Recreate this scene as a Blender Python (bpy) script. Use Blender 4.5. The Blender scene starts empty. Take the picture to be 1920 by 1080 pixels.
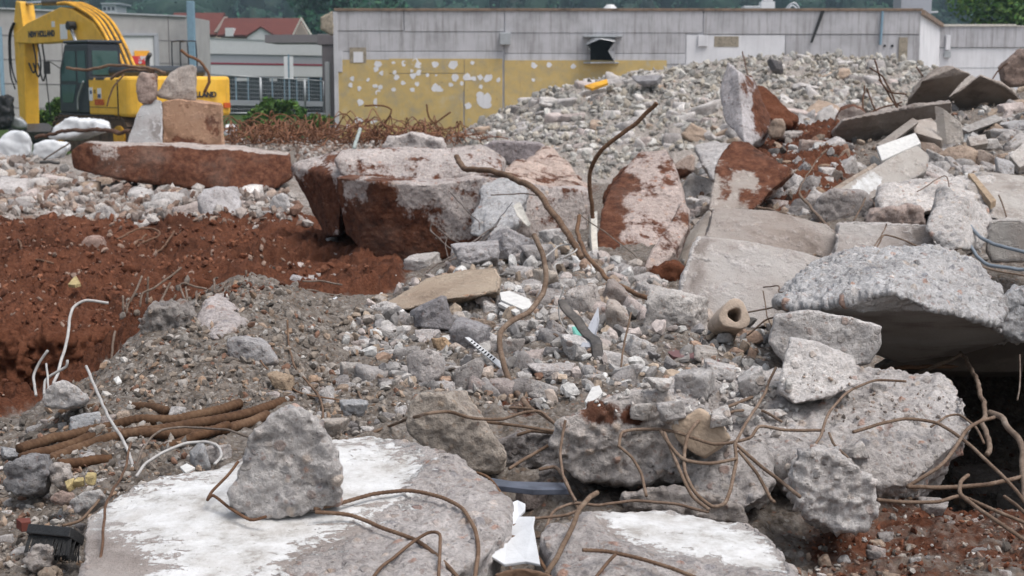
import bpy, bmesh, math, random
import numpy as np
from mathutils import Vector, Matrix
R = math.radians
random.seed(7); RNG = np.random.default_rng(7)
sc = bpy.context.scene
COL = sc.collection
# ------------------------------------------------------------------ camera, sky, sun, exposure
F = 2700.0; HOR = 150.0; EYE = 2.0
TH = math.atan((540 - HOR) / F)
cam_d = bpy.data.cameras.new('camera'); cam = bpy.data.objects.new('camera', cam_d); COL.objects.link(cam)
cam.location = (0, 0, EYE); cam.rotation_euler = (math.pi / 2 - TH, 0, 0)
cam_d.sensor_width = 36; cam_d.lens = 36 * F / 1920; cam_d.clip_start = .1; cam_d.clip_end = 6000
cam_d.dof.use_dof = True; cam_d.dof.focus_distance = 3.5; cam_d.dof.aperture_fstop = 11
sc.camera = cam
SUN_EL = R(64)
sun_d = bpy.data.lights.new('sun', 'SUN'); sun = bpy.data.objects.new('sun', sun_d); COL.objects.link(sun)
sdir = Vector((math.cos(SUN_EL) * .80, -math.cos(SUN_EL) * .60, math.sin(SUN_EL)))
sun.rotation_euler = sdir.to_track_quat('Z', 'Y').to_euler()
sun_d.energy = 1.5; sun_d.angle = R(30); sun_d.color = (1, .965, .925)
w = bpy.data.worlds.new('World'); sc.world = w; w.use_nodes = True
wn = w.node_tree; bg = wn.nodes['Background']
sky = wn.nodes.new('ShaderNodeTexSky'); sky.sky_type = 'NISHITA'; sky.sun_disc = False
sky.sun_elevation = SUN_EL; sky.sun_rotation = math.atan2(sdir.x, sdir.y); sky.air_density = 1.3; sky.dust_density = 4; sky.ozone_density = 1.0
hs = wn.nodes.new('ShaderNodeHueSaturation'); hs.inputs['Saturation'].default_value = .45
wn.links.new(sky.outputs[0], hs.inputs['Color']); wn.links.new(hs.outputs[0], bg.inputs[0]); bg.inputs[1].default_value = .12
sc.view_settings.view_transform = 'Standard'; sc.view_settings.look = 'None'; sc.view_settings.gamma = 1
sc.view_settings.exposure = 0.52
sc.cycles.max_bounces = 6; sc.cycles.diffuse_bounces = 2
sc.cycles.use_denoising = True
# ------------------------------------------------------------------ pixel <-> world
CT, ST = math.cos(TH), math.sin(TH)
def P(px, py, d):
    a = (px - 960) / F; b = (540 - py) / F
    s = d / (CT + b * ST)
    return np.array((a * s, d, EYE + s * (b * CT - ST)))
def W(px, py, d):                       # the same, with verticals kept vertical (for walls far off)
    v = P(px, py, d); v[0] = P(px, 130, d)[0]; return v
def pix(p):
    x, y, z = p[0], p[1], p[2] - EYE
    dep = y * CT - z * ST; up = y * ST + z * CT
    return 960 + F * x / dep, 540 - F * up / dep
# ------------------------------------------------------------------ noise
_r = np.random.default_rng(3)
_PERM = np.concatenate([_r.permutation(256)] * 3).astype(np.int64)
_G = _r.normal(size=(256, 3)); _G /= np.linalg.norm(_G, axis=1)[:, None]; _G = _G.astype(np.float32)
def perlin(p):
    p = np.asarray(p, np.float32); i = np.floor(p).astype(np.int64); f = p - i; i &= 255
    u = f * f * f * (f * (f * 6 - 15) + 10)
    def g(dx, dy, dz):
        h = _PERM[_PERM[_PERM[i[:, 0] + dx] + i[:, 1] + dy] + i[:, 2] + dz]
        q = _G[h]
        return q[:, 0] * (f[:, 0] - dx) + q[:, 1] * (f[:, 1] - dy) + q[:, 2] * (f[:, 2] - dz)
    x0 = g(0, 0, 0) + u[:, 0] * (g(1, 0, 0) - g(0, 0, 0)); x1 = g(0, 1, 0) + u[:, 0] * (g(1, 1, 0) - g(0, 1, 0))
    y0 = g(0, 0, 1) + u[:, 0] * (g(1, 0, 1) - g(0, 0, 1)); y1 = g(0, 1, 1) + u[:, 0] * (g(1, 1, 1) - g(0, 1, 1))
    a = x0 + u[:, 1] * (x1 - x0); b = y0 + u[:, 1] * (y1 - y0)
    return a + u[:, 2] * (b - a)
def fbm(p, freq, octv=4, seed=0., ridged=False, gain=.5):
    out = np.zeros(len(p), np.float32); a = 1.; q = np.asarray(p, np.float32) * freq + seed * 17.31
    for k in range(octv):
        n = perlin(q); out += a * ((.35 - np.abs(n)) * 1.6 if ridged else n); a *= gain; q = q * 2.03 + 5.7
    return out
_RJ = _r.random((256, 3)).astype(np.float32)
def worley(p, freq, seed=0.):           # distance to the nearest and second nearest of scattered points, and which one
    q = np.asarray(p, np.float32) * freq + seed * 7.77; i = np.floor(q).astype(np.int64); f = q - i
    F1 = np.full(len(q), 9., np.float32); F2 = F1.copy(); ID = np.zeros(len(q), np.int64)
    for a in (-1, 0, 1):
        for b in (-1, 0, 1):
            for c in (-1, 0, 1):
                h = _PERM[_PERM[_PERM[(i[:, 0] + a) & 255] + ((i[:, 1] + b) & 255)] + ((i[:, 2] + c) & 255)]
                d = np.sqrt(((_RJ[h] + (a, b, c) - f) ** 2).sum(1)); m = d < F1
                F2 = np.where(m, F1, np.minimum(F2, d)); ID = np.where(m, h, ID); F1 = np.where(m, d, F1)
    return F1, F2, ID
def sstep(a, b, x):
    t = np.clip((x - a) / (b - a), 0, 1); return t * t * (3 - 2 * t)
def in_poly(x, y, poly):
    x = np.asarray(x); y = np.asarray(y); c = np.zeros(x.shape, bool); n = len(poly)
    for k in range(n):
        x0, y0 = poly[k]; x1, y1 = poly[(k + 1) % n]
        if y0 == y1: continue
        c ^= ((y0 > y) != (y1 > y)) & (x < (x1 - x0) * (y - y0) / (y1 - y0) + x0)
    return c
def poly_dist(x, y, poly):              # signed distance in pixels, positive inside
    x = np.asarray(x, float); y = np.asarray(y, float); d = np.full(x.shape, 1e9); n = len(poly)
    for k in range(n):
        x0, y0 = poly[k]; x1, y1 = poly[(k + 1) % n]
        ex, ey = x1 - x0, y1 - y0; L = ex * ex + ey * ey + 1e-9
        t = np.clip(((x - x0) * ex + (y - y0) * ey) / L, 0, 1)
        d = np.minimum(d, np.hypot(x - x0 - t * ex, y - y0 - t * ey))
    return np.where(in_poly(x, y, poly), d, -d)
# ------------------------------------------------------------------ terrain: height below the eye (cm) by picture column and distance
TD = [1.5, 2.2, 2.8, 3.4, 4.0, 4.5, 5.0, 5.5, 6.2, 7.0, 8.0, 9.5, 11.5, 14, 17, 21, 26, 29, 32, 36, 40, 45, 60]
TT = {
 -900: "95 95 95 95 97 106 112 118 124 130 132 130 130 130 135 145 155 160 165 185 200 200 200",
 0:    "95 95 95 93 97 106 112 118 124 130 132 130 128 125 132 145 155 160 165 185 200 200 200",
 150:  "95 95 95 92 90 94 112 118 124 130 132 130 128 125 130 142 152 160 172 192 200 200 200",
 300:  "95 95 94 90 86 80 75 102 124 130 132 130 128 125 130 140 150 165 180 195 200 200 200",
 450:  "95 95 93 90 85 76 64 76 116 130 135 130 128 124 130 140 150 165 180 195 200 200 200",
 560:  "95 95 93 90 87 82 74 78 99 124 132 130 126 122 128 138 150 170 185 195 200 200 200",
 650:  "95 95 93 90 87 86 85 86 93 115 130 130 124 120 128 138 150 175 190 200 200 200 200",
 780:  "95 95 93 90 88 87 87 88 91 97 110 128 122 118 125 140 160 185 195 200 200 195 200",
 900:  "95 95 94 92 90 88 88 89 91 93 95 115 122 118 125 145 175 200 190 110 110 190 200",
 1050: "95 95 95 93 90 88 88 90 93 96 97 98 105 110 125 150 185 200 130 0 20 180 200",
 1200: "95 95 95 93 90 88 88 91 95 98 99 98 95 100 130 155 190 200 100 -35 0 170 200",
 1350: "95 95 95 94 92 89 89 95 103 106 98 86 80 78 100 150 190 200 80 -75 -30 150 200",
 1500: "95 95 95 95 94 93 93 97 104 104 92 78 66 52 72 150 190 190 70 -85 -40 150 200",
 1650: "95 95 95 97 118 150 168 165 130 92 84 74 60 42 60 130 180 180 70 -70 -30 150 200",
 1800: "95 95 95 101 150 190 200 200 175 105 82 72 56 32 18 80 150 170 90 -30 20 160 200",
 1950: "95 95 95 102 150 195 200 200 175 105 82 72 56 28 5 60 140 170 120 40 80 180 200",
 2330: "95 95 94 90 84 80 78 78 80 82 80 70 52 26 0 50 130 170 140 80 110 190 200",  # unseen bank off to the right, raised to block light from the hollow
 2800: "95 95 94 88 80 76 74 74 76 78 78 70 50 30 20 60 140 170 180 190 200 200 200"}
_cols = np.array(list(TT.keys()), float); _tab = np.array([[float(v) for v in s.split()] for s in TT.values()]) / 100
_gx = np.linspace(-900, 2800, 149); _gv = np.linspace(math.log(1.5), math.log(60), 150)
_t1 = np.array([np.interp(_gv, np.log(TD), r) for r in _tab])
_t2 = np.array([np.interp(_gx, _cols, _t1[:, k]) for k in range(len(_gv))])      # (v, x)
def _blur(a, ax, n):
    for _ in range(n):
        p = np.pad(a, [(1, 1) if k == ax else (0, 0) for k in (0, 1)], mode='edge')
        a = (p[:-2] + 2 * p[1:-1] + p[2:]) / 4 if ax == 0 else (p[:, :-2] + 2 * p[:, 1:-1] + p[:, 2:]) / 4
    return a
_t2 = _blur(_blur(_t2, 0, 5), 1, 6)
def gz(x, y):
    x = np.asarray(x, float); y = np.asarray(y, float); yy = np.maximum(y, 1.5)
    u = np.clip((960 + F * .985 * x / yy + 900) / 25, 0, 147.999); v = np.clip((np.log(yy) - _gv[0]) / (_gv[1] - _gv[0]), 0, 148.999)
    i = u.astype(int); j = v.astype(int); fu = u - i; fv = v - j
    t = _t2
    r = (t[j, i] * (1 - fu) + t[j, i + 1] * fu) * (1 - fv) + (t[j + 1, i] * (1 - fu) + t[j + 1, i + 1] * fu) * fv
    return EYE - r
def ground_mask(X, Y, Z):
    px = 960 + F * .985 * X / np.maximum(Y, 1.5); rel = EYE - Z
    red = sstep(.97, 1.06, rel) * sstep(4.0, 4.5, Y) * (1 - sstep(11.8, 13.2, Y)) * (1 - sstep(700, 830, px))
    red = np.maximum(red, .56 * sstep(1450, 1560, px) * (1 - sstep(3.3, 3.7, Y)))
    red = np.maximum(red, .60 * np.exp(-((px - 985) / 85) ** 2 - ((Y - 4.0) / .32) ** 2))
    red = np.maximum(red, .95 * np.exp(-((px - 1490) / 110) ** 4 - ((Y - 12.0) / 3.2) ** 4))
    red = np.maximum(red, .6 * np.exp(-((px - 1240) / 70) ** 2 - ((Y - 7.6) / .8) ** 2))
    red = np.maximum(red, .52 * sstep(880, 1000, px) * (1 - sstep(1100, 1180, px)) * sstep(11, 14, Y) * (1 - sstep(20, 23, Y)))
    red = np.maximum(red, .44 * sstep(12, 13, Y) * (1 - sstep(600, 700, px)) * (1 - sstep(20, 26, Y)))
    return px, red
def disp(X, Y, Z, red=None):            # clods, stones and unevenness of the ground
    X = np.atleast_1d(X); Y = np.atleast_1d(Y); Z = np.atleast_1d(Z)
    if red is None: red = ground_mask(X, Y, Z)[1]
    q = np.stack([X, Y, Z], 1); rd = sstep(.5, .8, red)
    n2 = fbm(q, 11, 4, 2.2); n4 = fbm(q, 34, 3, 4.4)
    h = .050 * fbm(q, 2.6, 4, 1.1) + (.026 * n2 + .013 * n4) * (1 - rd) + rd * (.12 * fbm(q, 5, 4, 3.3, ridged=True) + .13 * fbm(q, 1.6, 3, 6.6) + .034 * n2 + .022 * n4)
    return h * (1 + 2.2 * sstep(14, 45, Y)) * sstep(1.4, 2.0, Y)
_ds = np.exp(np.linspace(math.log(1.6), math.log(60), 700))
def dg(px, py):                         # distance at which the ray through a pixel meets the terrain
    pts = P(px, py, _ds); hit = np.nonzero(pts[2] <= gz(pts[0], pts[1]))[0] if False else None
    a = (px - 960) / F; b = (540 - py) / F; s = _ds / (CT + b * ST)
    z = EYE + s * (b * CT - ST); h = np.nonzero(z <= gz(a * s, _ds))[0]
    return float(_ds[h[0]]) if len(h) else 60.
# ------------------------------------------------------------------ object helpers
def tag(o, label=None, cat=None, group=None, kind=None):
    if label: o['label'] = label
    if cat: o['category'] = cat
    if group: o['group'] = group
    if kind or cat: o['kind'] = kind or 'thing'
    return o
def link(name, me, m=None, parent=None):
    o = bpy.data.objects.new(name, me); COL.objects.link(o)
    if m is not None and me is not None:
        for x in (m if isinstance(m, (list, tuple)) else [m]): me.materials.append(x)
    if parent: o.parent = parent
    return o
def empty(name, loc, label, cat, group=None, rz=0):
    o = bpy.data.objects.new(name, None); COL.objects.link(o); o.location = loc; o.rotation_euler.z = rz; o.empty_display_size = .2
    return tag(o, label, cat, group)
def np_mesh(name, V, Fs, smooth=True, attrs=None):
    """V (n,3); Fs a list of (m,k) index arrays"""
    me = bpy.data.meshes.new(name); V = np.asarray(V, np.float32)
    li = np.concatenate([f.ravel() for f in Fs]).astype(np.int32)
    lt = np.concatenate([np.full(len(f), f.shape[1]) for f in Fs]); ls = np.concatenate([[0], np.cumsum(lt)[:-1]]).astype(np.int32)
    me.vertices.add(len(V)); me.vertices.foreach_set('co', V.ravel())
    me.loops.add(len(li)); me.loops.foreach_set('vertex_index', li)
    me.polygons.add(len(ls)); me.polygons.foreach_set('loop_start', ls)
    me.polygons.foreach_set('use_smooth', np.full(len(ls), smooth))
    me.update(calc_edges=True)
    for k, a in (attrs or {}).items(): put_attr(me, k, a)
    return me
def put_attr(me, k, a):
    a = np.asarray(a, np.float32)
    if a.shape[1] == 3: a = np.concatenate([a, np.ones((len(a), 1), np.float32)], 1)
    at = me.attributes.new(k, 'FLOAT_COLOR', 'POINT'); at.data.foreach_set('color', a.ravel())
def origin_to(o, c):
    """put the object's origin at c while its mesh stays where it is"""
    me = o.data; n = len(me.vertices); co = np.empty(n * 3, np.float32); me.vertices.foreach_get('co', co)
    me.vertices.foreach_set('co', (co.reshape(-1, 3) - np.asarray(c, np.float32)).ravel()); o.location = [float(v) for v in c]; me.update()
class MB:
    """collects boxes, prisms and tubes into one mesh"""
    def __init__(s): s.v = []; s.f = []; s.n = 0; s.mi = []
    def add(s, V, Fc, mi=0):
        s.v.append(np.asarray(V, float)); s.f += [[i + s.n for i in f] for f in Fc]; s.mi += [mi] * len(Fc); s.n += len(V); return s
    def prism(s, pts, ext, mi=0):       # pts: polygon in 3-D, ext: vector
        pts = np.asarray(pts, float); n = len(pts); V = np.concatenate([pts, pts + np.asarray(ext, float)])
        return s.add(V, [list(range(n))[::-1], list(range(n, 2 * n))] + [[i, (i + 1) % n, n + (i + 1) % n, n + i] for i in range(n)], mi)
    def box(s, x0, x1, y0, y1, z0, z1, mi=0):
        return s.prism([(x0, y0, z0), (x1, y0, z0), (x1, y1, z0), (x0, y1, z0)], (0, 0, z1 - z0), mi)
    def tube(s, pts, r, n=8, mi=0, **k):
        V, Fq, Fe = tube_geo(pts, r, n, **k); return s.add(V, [list(map(int, q)) for q in Fq] + Fe, mi)
    def build(s, name, m, parent=None, bevel=0, smooth=False, seg=2):
        me = bpy.data.meshes.new(name); me.from_pydata([tuple(v) for v in np.concatenate(s.v)], [], s.f)
        me.polygons.foreach_set('material_index', s.mi)
        bm = bmesh.new(); bm.from_mesh(me); bmesh.ops.recalc_face_normals(bm, faces=bm.faces)
        if bevel:
            ed = [e for e in bm.edges if len(e.link_faces) == 2 and e.calc_face_angle(0) > .5]
            bmesh.ops.bevel(bm, geom=ed, offset=bevel, segments=seg, affect='EDGES', profile=.5, clamp_overlap=True)
        bm.to_mesh(me); bm.free()
        if smooth: me.polygons.foreach_set('use_smooth', [True] * len(me.polygons))
        return link(name, me, m, parent)
def smooth_path(pts, sp, k=1.):
    pts = np.asarray(pts, float)
    if len(pts) < 3:
        n = max(2, int(np.linalg.norm(pts[1] - pts[0]) / sp)); t = np.linspace(0, 1, n)[:, None]; return pts[0] * (1 - t) + pts[1] * t
    p = np.concatenate([[2 * pts[0] - pts[1]], pts, [2 * pts[-1] - pts[-2]]]); out = []
    for i in range(1, len(p) - 2):
        L = np.linalg.norm(p[i + 1] - p[i]); n = max(2, int(L / sp)); t = np.linspace(0, 1, n, endpoint=False)[:, None]
        a, b, c, d = p[i - 1], p[i], p[i + 1], p[i + 2]
        m0, m1 = (c - a) * .5 * k, (d - b) * .5 * k; t2, t3 = t ** 2, t ** 3
        out.append((2 * t3 - 3 * t2 + 1) * b + (t3 - 2 * t2 + t) * m0 + (3 * t2 - 2 * t3) * c + (t3 - t2) * m1)
    return np.concatenate(out + [pts[-1:]])
def tube_geo(P_, r, n=8, rib=0, pitch=.02, flat=None, taper=None):
    P_ = np.asarray(P_, float); m = len(P_)
    T = np.gradient(P_, axis=0); T /= np.linalg.norm(T, axis=1)[:, None] + 1e-12
    up = np.array((0, 0, 1.)) if abs(T[0, 2]) < .9 else np.array((1., 0, 0))
    u = np.cross(T[0], up); u /= np.linalg.norm(u); U = np.empty((m, 3))
    for k in range(m):
        u = u - T[k] * (u @ T[k]); u /= np.linalg.norm(u) + 1e-12; U[k] = u
    B = np.cross(T, U); a = np.arange(n) * 2 * math.pi / n
    s = np.concatenate([[0], np.cumsum(np.linalg.norm(np.diff(P_, axis=0), axis=1))])
    rr = np.full((m, n), r, float)
    if taper is not None: rr *= np.interp(s / s[-1], [0, 1], taper)[:, None]
    if rib: rr *= 1 + rib * np.clip(np.sin(s[:, None] * 2 * math.pi / pitch + 2 * np.abs(((a / math.pi + .5) % 1) - .5) * 4)[:, :], -.2, 1)
    fu, fb = (1, 1) if flat is None else flat
    V = (P_[:, None] + rr[..., None] * (np.cos(a)[None, :, None] * U[:, None] * fu + np.sin(a)[None, :, None] * B[:, None] * fb)).reshape(-1, 3)
    i = np.arange(m - 1)[:, None] * n; j = np.arange(n)[None]; j2 = (j + 1) % n
    Fq = np.stack([i + j, i + j2, i + n + j2, i + n + j], -1).reshape(-1, 4)
    return V, Fq, [list(range(n))[::-1], list(range((m - 1) * n, m * n))]
def tube_mesh(name, pts, r, n=8, **k):
    V, Fq, Fe = tube_geo(pts, r, n, **k)
    return np_mesh(name, V, [Fq, np.array(Fe)])
def vnormals(me):
    a = np.empty(len(me.vertices) * 3, np.float32); me.vertex_normals.foreach_get('vector', a); return a.reshape(-1, 3)
def coords(me):
    a = np.empty(len(me.vertices) * 3, np.float32); me.vertices.foreach_get('co', a); return a.reshape(-1, 3)
def edges(me):
    a = np.empty(len(me.edges) * 2, np.int32); me.edges.foreach_get('vertices', a); return a.reshape(-1, 2)
def laplace(V, E, it, lam=.6):
    n = len(V); cnt = np.bincount(E.ravel(), minlength=n)[:, None]
    for _ in range(it):
        s = np.stack([np.bincount(E[:, 0], V[E[:, 1], k], n) + np.bincount(E[:, 1], V[E[:, 0], k], n) for k in range(3)], 1)
        V = V + lam * (s / np.maximum(cnt, 1) - V)
    return V
# ------------------------------------------------------------------ materials
class NT:
    def __init__(s, name, rough=.85, spec=.3, metal=0):
        s.m = bpy.data.materials.new(name); s.m.use_nodes = True; s.t = s.m.node_tree
        s.b = s.t.nodes['Principled BSDF']; s.b.inputs['Roughness'].default_value = rough
        s.b.inputs['Specular IOR Level'].default_value = spec; s.b.inputs['Metallic'].default_value = metal
        s.pos = s.new('ShaderNodeNewGeometry').outputs['Position']
    def new(s, t): return s.t.nodes.new(t)
    def put(s, sock, v):
        if hasattr(v, 'is_linked') or hasattr(v, 'links'): s.t.links.new(v, sock)
        elif isinstance(v, (tuple, list)): sock.default_value = tuple(v) + ((1,) if len(v) == 3 and sock.type == 'RGBA' else ())
        else: sock.default_value = v
    def noise(s, scale, detail=5, rough=.55, vec=None, dist=0):
        n = s.new('ShaderNodeTexNoise'); s.put(n.inputs['Vector'], s.pos if vec is None else vec)
        n.inputs['Scale'].default_value = scale; n.inputs['Detail'].default_value = detail; n.inputs['Roughness'].default_value = rough; n.inputs['Distortion'].default_value = dist
        return n.outputs['Fac']
    def voro(s, scale, vec=None, feat='F1'):
        n = s.new('ShaderNodeTexVoronoi'); n.feature = feat; s.put(n.inputs['Vector'], s.pos if vec is None else vec); n.inputs['Scale'].default_value = scale
        return n.outputs['Distance'], n.outputs.get('Color')
    def warp(s, amt, scale):
        n = s.new('ShaderNodeTexNoise'); s.put(n.inputs['Vector'], s.pos); n.inputs['Scale'].default_value = scale; n.inputs['Detail'].default_value = 2
        v = s.new('ShaderNodeVectorMath'); v.operation = 'MULTIPLY_ADD'; s.put(v.inputs[0], n.outputs['Color']); v.inputs[1].default_value = (amt,) * 3; s.put(v.inputs[2], s.pos)
        return v.outputs[0]
    def scalev(s, sx, sy, sz):
        v = s.new('ShaderNodeVectorMath'); v.operation = 'MULTIPLY'; s.put(v.inputs[0], s.pos); v.inputs[1].default_value = (sx, sy, sz); return v.outputs[0]
    def ramp(s, fac, stops, inter='LINEAR'):
        n = s.new('ShaderNodeValToRGB'); n.color_ramp.interpolation = inter; e = n.color_ramp.elements
        while len(e) < len(stops): e.new(.5)
        for k, (p, c) in enumerate(stops):
            e[k].position = p; e[k].color = (c, c, c, 1) if not isinstance(c, (tuple, list)) else tuple(c) + (1,)
        s.put(n.inputs[0], fac); return n.outputs[0]
    def math(s, op, a, b=0., c=0., clamp=False):
        n = s.new('ShaderNodeMath'); n.operation = op; n.use_clamp = clamp
        for k, x in enumerate((a, b, c)): s.put(n.inputs[k], x)
        return n.outputs[0]
    def mix(s, fac, a, b, mode='MIX'):
        n = s.new('ShaderNodeMix'); n.data_type = 'RGBA'; n.blend_type = mode
        s.put(n.inputs[0], fac); s.put(n.inputs[6], a); s.put(n.inputs[7], b); return n.outputs[2]
    def attr(s, name):
        n = s.new('ShaderNodeAttribute'); n.attribute_name = name
        q = s.new('ShaderNodeSeparateColor'); s.t.links.new(n.outputs['Color'], q.inputs[0]); return q.outputs, n.outputs['Color']
    def info(s): return s.new('ShaderNodeObjectInfo').outputs
    def bump(s, h, strength=.5, dist=.01):
        n = s.new('ShaderNodeBump'); n.inputs['Strength'].default_value = strength; n.inputs['Distance'].default_value = dist; s.put(n.inputs['Height'], h)
        s.t.links.new(n.outputs[0], s.b.inputs['Normal'])
    def out(s, col): s.put(s.b.inputs['Base Color'], col); return s.m
def edge(n, fac, lo, hi): return n.ramp(fac, [(lo, 0.), (hi, 1.)] if lo < hi else [(hi, 1.), (lo, 0.)])
RED = [(.30, (.045, .017, .010)), (.5, (.125, .047, .026)), (.72, (.22, .098, .058))]
def concrete_mat():
    """mask attribute: R white paint, G red soil, B smooth cast face"""
    n = NT('broken_concrete', .9, .25)
    (mr, mg, mb), _ = n.attr('mask'); _, agg = n.attr('agg')
    lo = n.noise(5, 4); mid = n.noise(34, 8, .74); fine = n.noise(150, 4, .75)
    base = n.ramp(n.math('ADD', n.math('MULTIPLY', lo, .4), n.math('MULTIPLY', mid, .6)), [(.32, (.20, .19, .188)), (.48, (.46, .444, .44)), (.66, (.66, .645, .64))])
    base = n.mix(.62, base, n.ramp(fine, [(.28, .30), (.42, .92), (.70, 1.45)]), 'MULTIPLY')
    wv = n.warp(.012, 60)
    d1, c1 = n.voro(34, wv); d2, c2 = n.voro(85, wv)
    pal = [(0, (.36, .33, .31)), (.22, (.20, .19, .19)), (.36, (.30, .205, .17)), (.47, (.40, .37, .35)), (.62, (.33, .26, .21)), (.74, (.24, .24, .25)), (.86, (.46, .43, .40)), (.95, (.27, .14, .10))]
    q1 = n.new('ShaderNodeSeparateColor'); n.t.links.new(c1, q1.inputs[0]); q2 = n.new('ShaderNodeSeparateColor'); n.t.links.new(c2, q2.inputs[0])
    a1 = n.math('MULTIPLY', edge(n, n.math('ADD', d1, n.math('MULTIPLY', q1.outputs[1], .35)), .52, .40), edge(n, n.noise(11, 2), .42, .55))
    a2 = n.math('MULTIPLY', edge(n, n.math('ADD', d2, n.math('MULTIPLY', q2.outputs[1], .35)), .55, .42), .8)
    br = n.mix(n.math('MULTIPLY', a2, .55), base, n.ramp(q2.outputs[0], pal, 'CONSTANT'))
    br = n.mix(n.math('MULTIPLY', a1, .55), br, n.ramp(q1.outputs[0], pal, 'CONSTANT'))
    pits = edge(n, n.noise(75, 3, .6), .66, .73)
    br = n.mix(1, br, agg, 'MULTIPLY')
    br = n.mix(n.math('MULTIPLY', pits, .6), br, (.10, .09, .085))
    # smooth cast face: large stains, small pores
    fm = n.ramp(n.noise(3.2, 7, .62, dist=.4), [(.36, (.225, .20, .185)), (.47, (.36, .335, .32)), (.56, (.39, .375, .365)), (.66, (.43, .42, .41))])
    fm = n.mix(.35, fm, n.ramp(n.noise(220, 4, .7), [(.3, .55), (.7, 1.25)]), 'MULTIPLY')
    fm = n.mix(edge(n, n.noise(120, 2), .70, .74), fm, (.14, .13, .125))
    fmk = edge(n, n.math('ADD', mb, n.math('MULTIPLY', n.math('SUBTRACT', n.noise(14, 5, .6), .5), .8)), .42, .58)
    col = n.mix(fmk, br, fm)
    info = n.info()
    col = n.mix(1, col, info['Color'], 'MULTIPLY')
    # red soil stuck on it
    rs = n.ramp(n.noise(16, 7, .65), RED)
    so = edge(n, n.math('ADD', mg, n.math('MULTIPLY', n.math('SUBTRACT', n.noise(4.5, 9, .74), .5), 2.1)), .46, .60)
    col = n.mix(so, col, rs)
    # dust: pale brown film
    col = n.mix(n.math('MULTIPLY', edge(n, n.noise(2.2, 6, .6), .5, .72), .22), col, (.34, .28, .24))
    # flaking white paint
    pn = n.math('ADD', n.math('MULTIPLY', n.noise(15, 9, .74, n.scalev(.8, 1.3, 1), 1.4), .62), n.math('MULTIPLY', n.noise(44, 6, .7), .38))
    pk = n.math('MULTIPLY', edge(n, n.math('ADD', mr, n.math('MULTIPLY', n.math('SUBTRACT', pn, .5), 2.3)), .46, .50), edge(n, n.noise(150, 2), .24, .30))
    pc = n.ramp(n.noise(16, 9, .74), [(.34, (.33, .31, .29)), (.46, (.52, .515, .51)), (.58, (.62, .62, .625)), (.7, (.68, .685, .70))])
    pc = n.mix(n.math('MULTIPLY', edge(n, n.noise(6.5, 8, .72), .50, .70), .45), pc, (.38, .345, .315))
    col = n.mix(pk, col, pc)
    h = n.math('ADD', n.math('MULTIPLY', n.math('SUBTRACT', 1, fmk), n.math('ADD', n.math('MULTIPLY', a1, .5), n.math('SUBTRACT', n.math('MULTIPLY', mid, 1.4), n.math('MULTIPLY', pits, .8)))), n.math('MULTIPLY', fine, .55))
    h = n.math('MULTIPLY', h, n.math('SUBTRACT', 1, n.math('MULTIPLY', pk, .75)))
    h = n.math('ADD', h, n.math('MULTIPLY', pk, .25))
    n.bump(h, 1.0, .013)
    return n.out(col)
M = {}
M['con'] = concrete_mat()
def ground_mat():
    """mask: R red soil, G grass, B pale dust"""
    n = NT('rubble_ground', .95, .15)
    (mr, mg, mb), _ = n.attr('mask')
    g = n.ramp(n.noise(30, 8, .72), [(.30, (.062, .049, .041)), (.46, (.155, .130, .110)), (.58, (.245, .215, .19)), (.74, (.40, .37, .345))])
    d2, c2 = n.voro(70); q = n.new('ShaderNodeSeparateColor'); n.t.links.new(c2, q.inputs[0])
    g = n.mix(n.math('MULTIPLY', edge(n, d2, .5, .35), .55), g, n.ramp(q.outputs[0], [(0, (.20, .18, .17)), (.3, (.10, .09, .085)), (.5, (.30, .275, .255)), (.68, (.21, .145, .105)), (.85, (.42, .40, .38)), (.95, (.25, .12, .08))], 'CONSTANT'))
    rs = n.mix(.5, n.ramp(n.noise(13, 9, .7), RED), n.ramp(n.noise(75, 5, .7), RED)); rs = n.mix(1, rs, n.ramp(n.noise(1.3, 5, .65), [(.32, .5), (.5, .92), (.7, 1.15)]), 'MULTIPLY')
    rk = edge(n, n.math('ADD', mr, n.math('MULTIPLY', n.math('SUBTRACT', n.noise(7, 7, .65), .5), .9)), .42, .60)
    col = n.mix(rk, g, rs)
    pale = n.ramp(n.noise(24, 8, .7), [(.3, (.16, .135, .12)), (.5, (.31, .275, .25)), (.7, (.46, .42, .39))])
    col = n.mix(edge(n, n.math('ADD', mb, n.math('MULTIPLY', n.math('SUBTRACT', n.noise(5, 6, .65), .5), .9)), .42, .6), col, pale)
    gr = n.ramp(n.noise(9, 7, .7), [(.3, (.018, .035, .010)), (.6, (.055, .09, .022)), (.75, (.12, .13, .05))])
    col = n.mix(edge(n, n.math('ADD', mg, n.math('MULTIPLY', n.math('SUBTRACT', n.noise(3, 5), .5), .7)), .45, .55), col, gr)
    n.bump(n.math('ADD', n.math('ADD', n.noise(60, 8, .75), n.math('MULTIPLY', edge(n, d2, .6, .1), .4)), n.math('MULTIPLY', n.noise(260, 3), .4)), .9, .012)
    return n.out(col)
M['ground'] = ground_mat()
def stone_mat(name='rubble_stone'):
    """many small stones: their own colour in the point attribute 'tint'"""
    n = NT(name, .92, .2)
    _, c = n.attr('tint')
    k = n.mix(1, c, n.ramp(n.noise(60, 7, .75), [(.3, .45), (.48, 1.05), (.72, 1.6)]), 'MULTIPLY')
    n.bump(n.noise(70, 6, .7), .7, .006)
    return n.out(k)
M['stone'] = stone_mat()
def soil_mat():
    n = NT('red_soil', .97, .1)
    n.bump(n.math('ADD', n.noise(28, 8, .75), n.math('MULTIPLY', n.noise(150, 4, .7), .5)), .9, .015)
    return n.out(n.mix(.5, n.ramp(n.noise(9, 9, .7), RED), n.ramp(n.noise(80, 5, .7), RED)))
M['soil'] = soil_mat()
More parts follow.
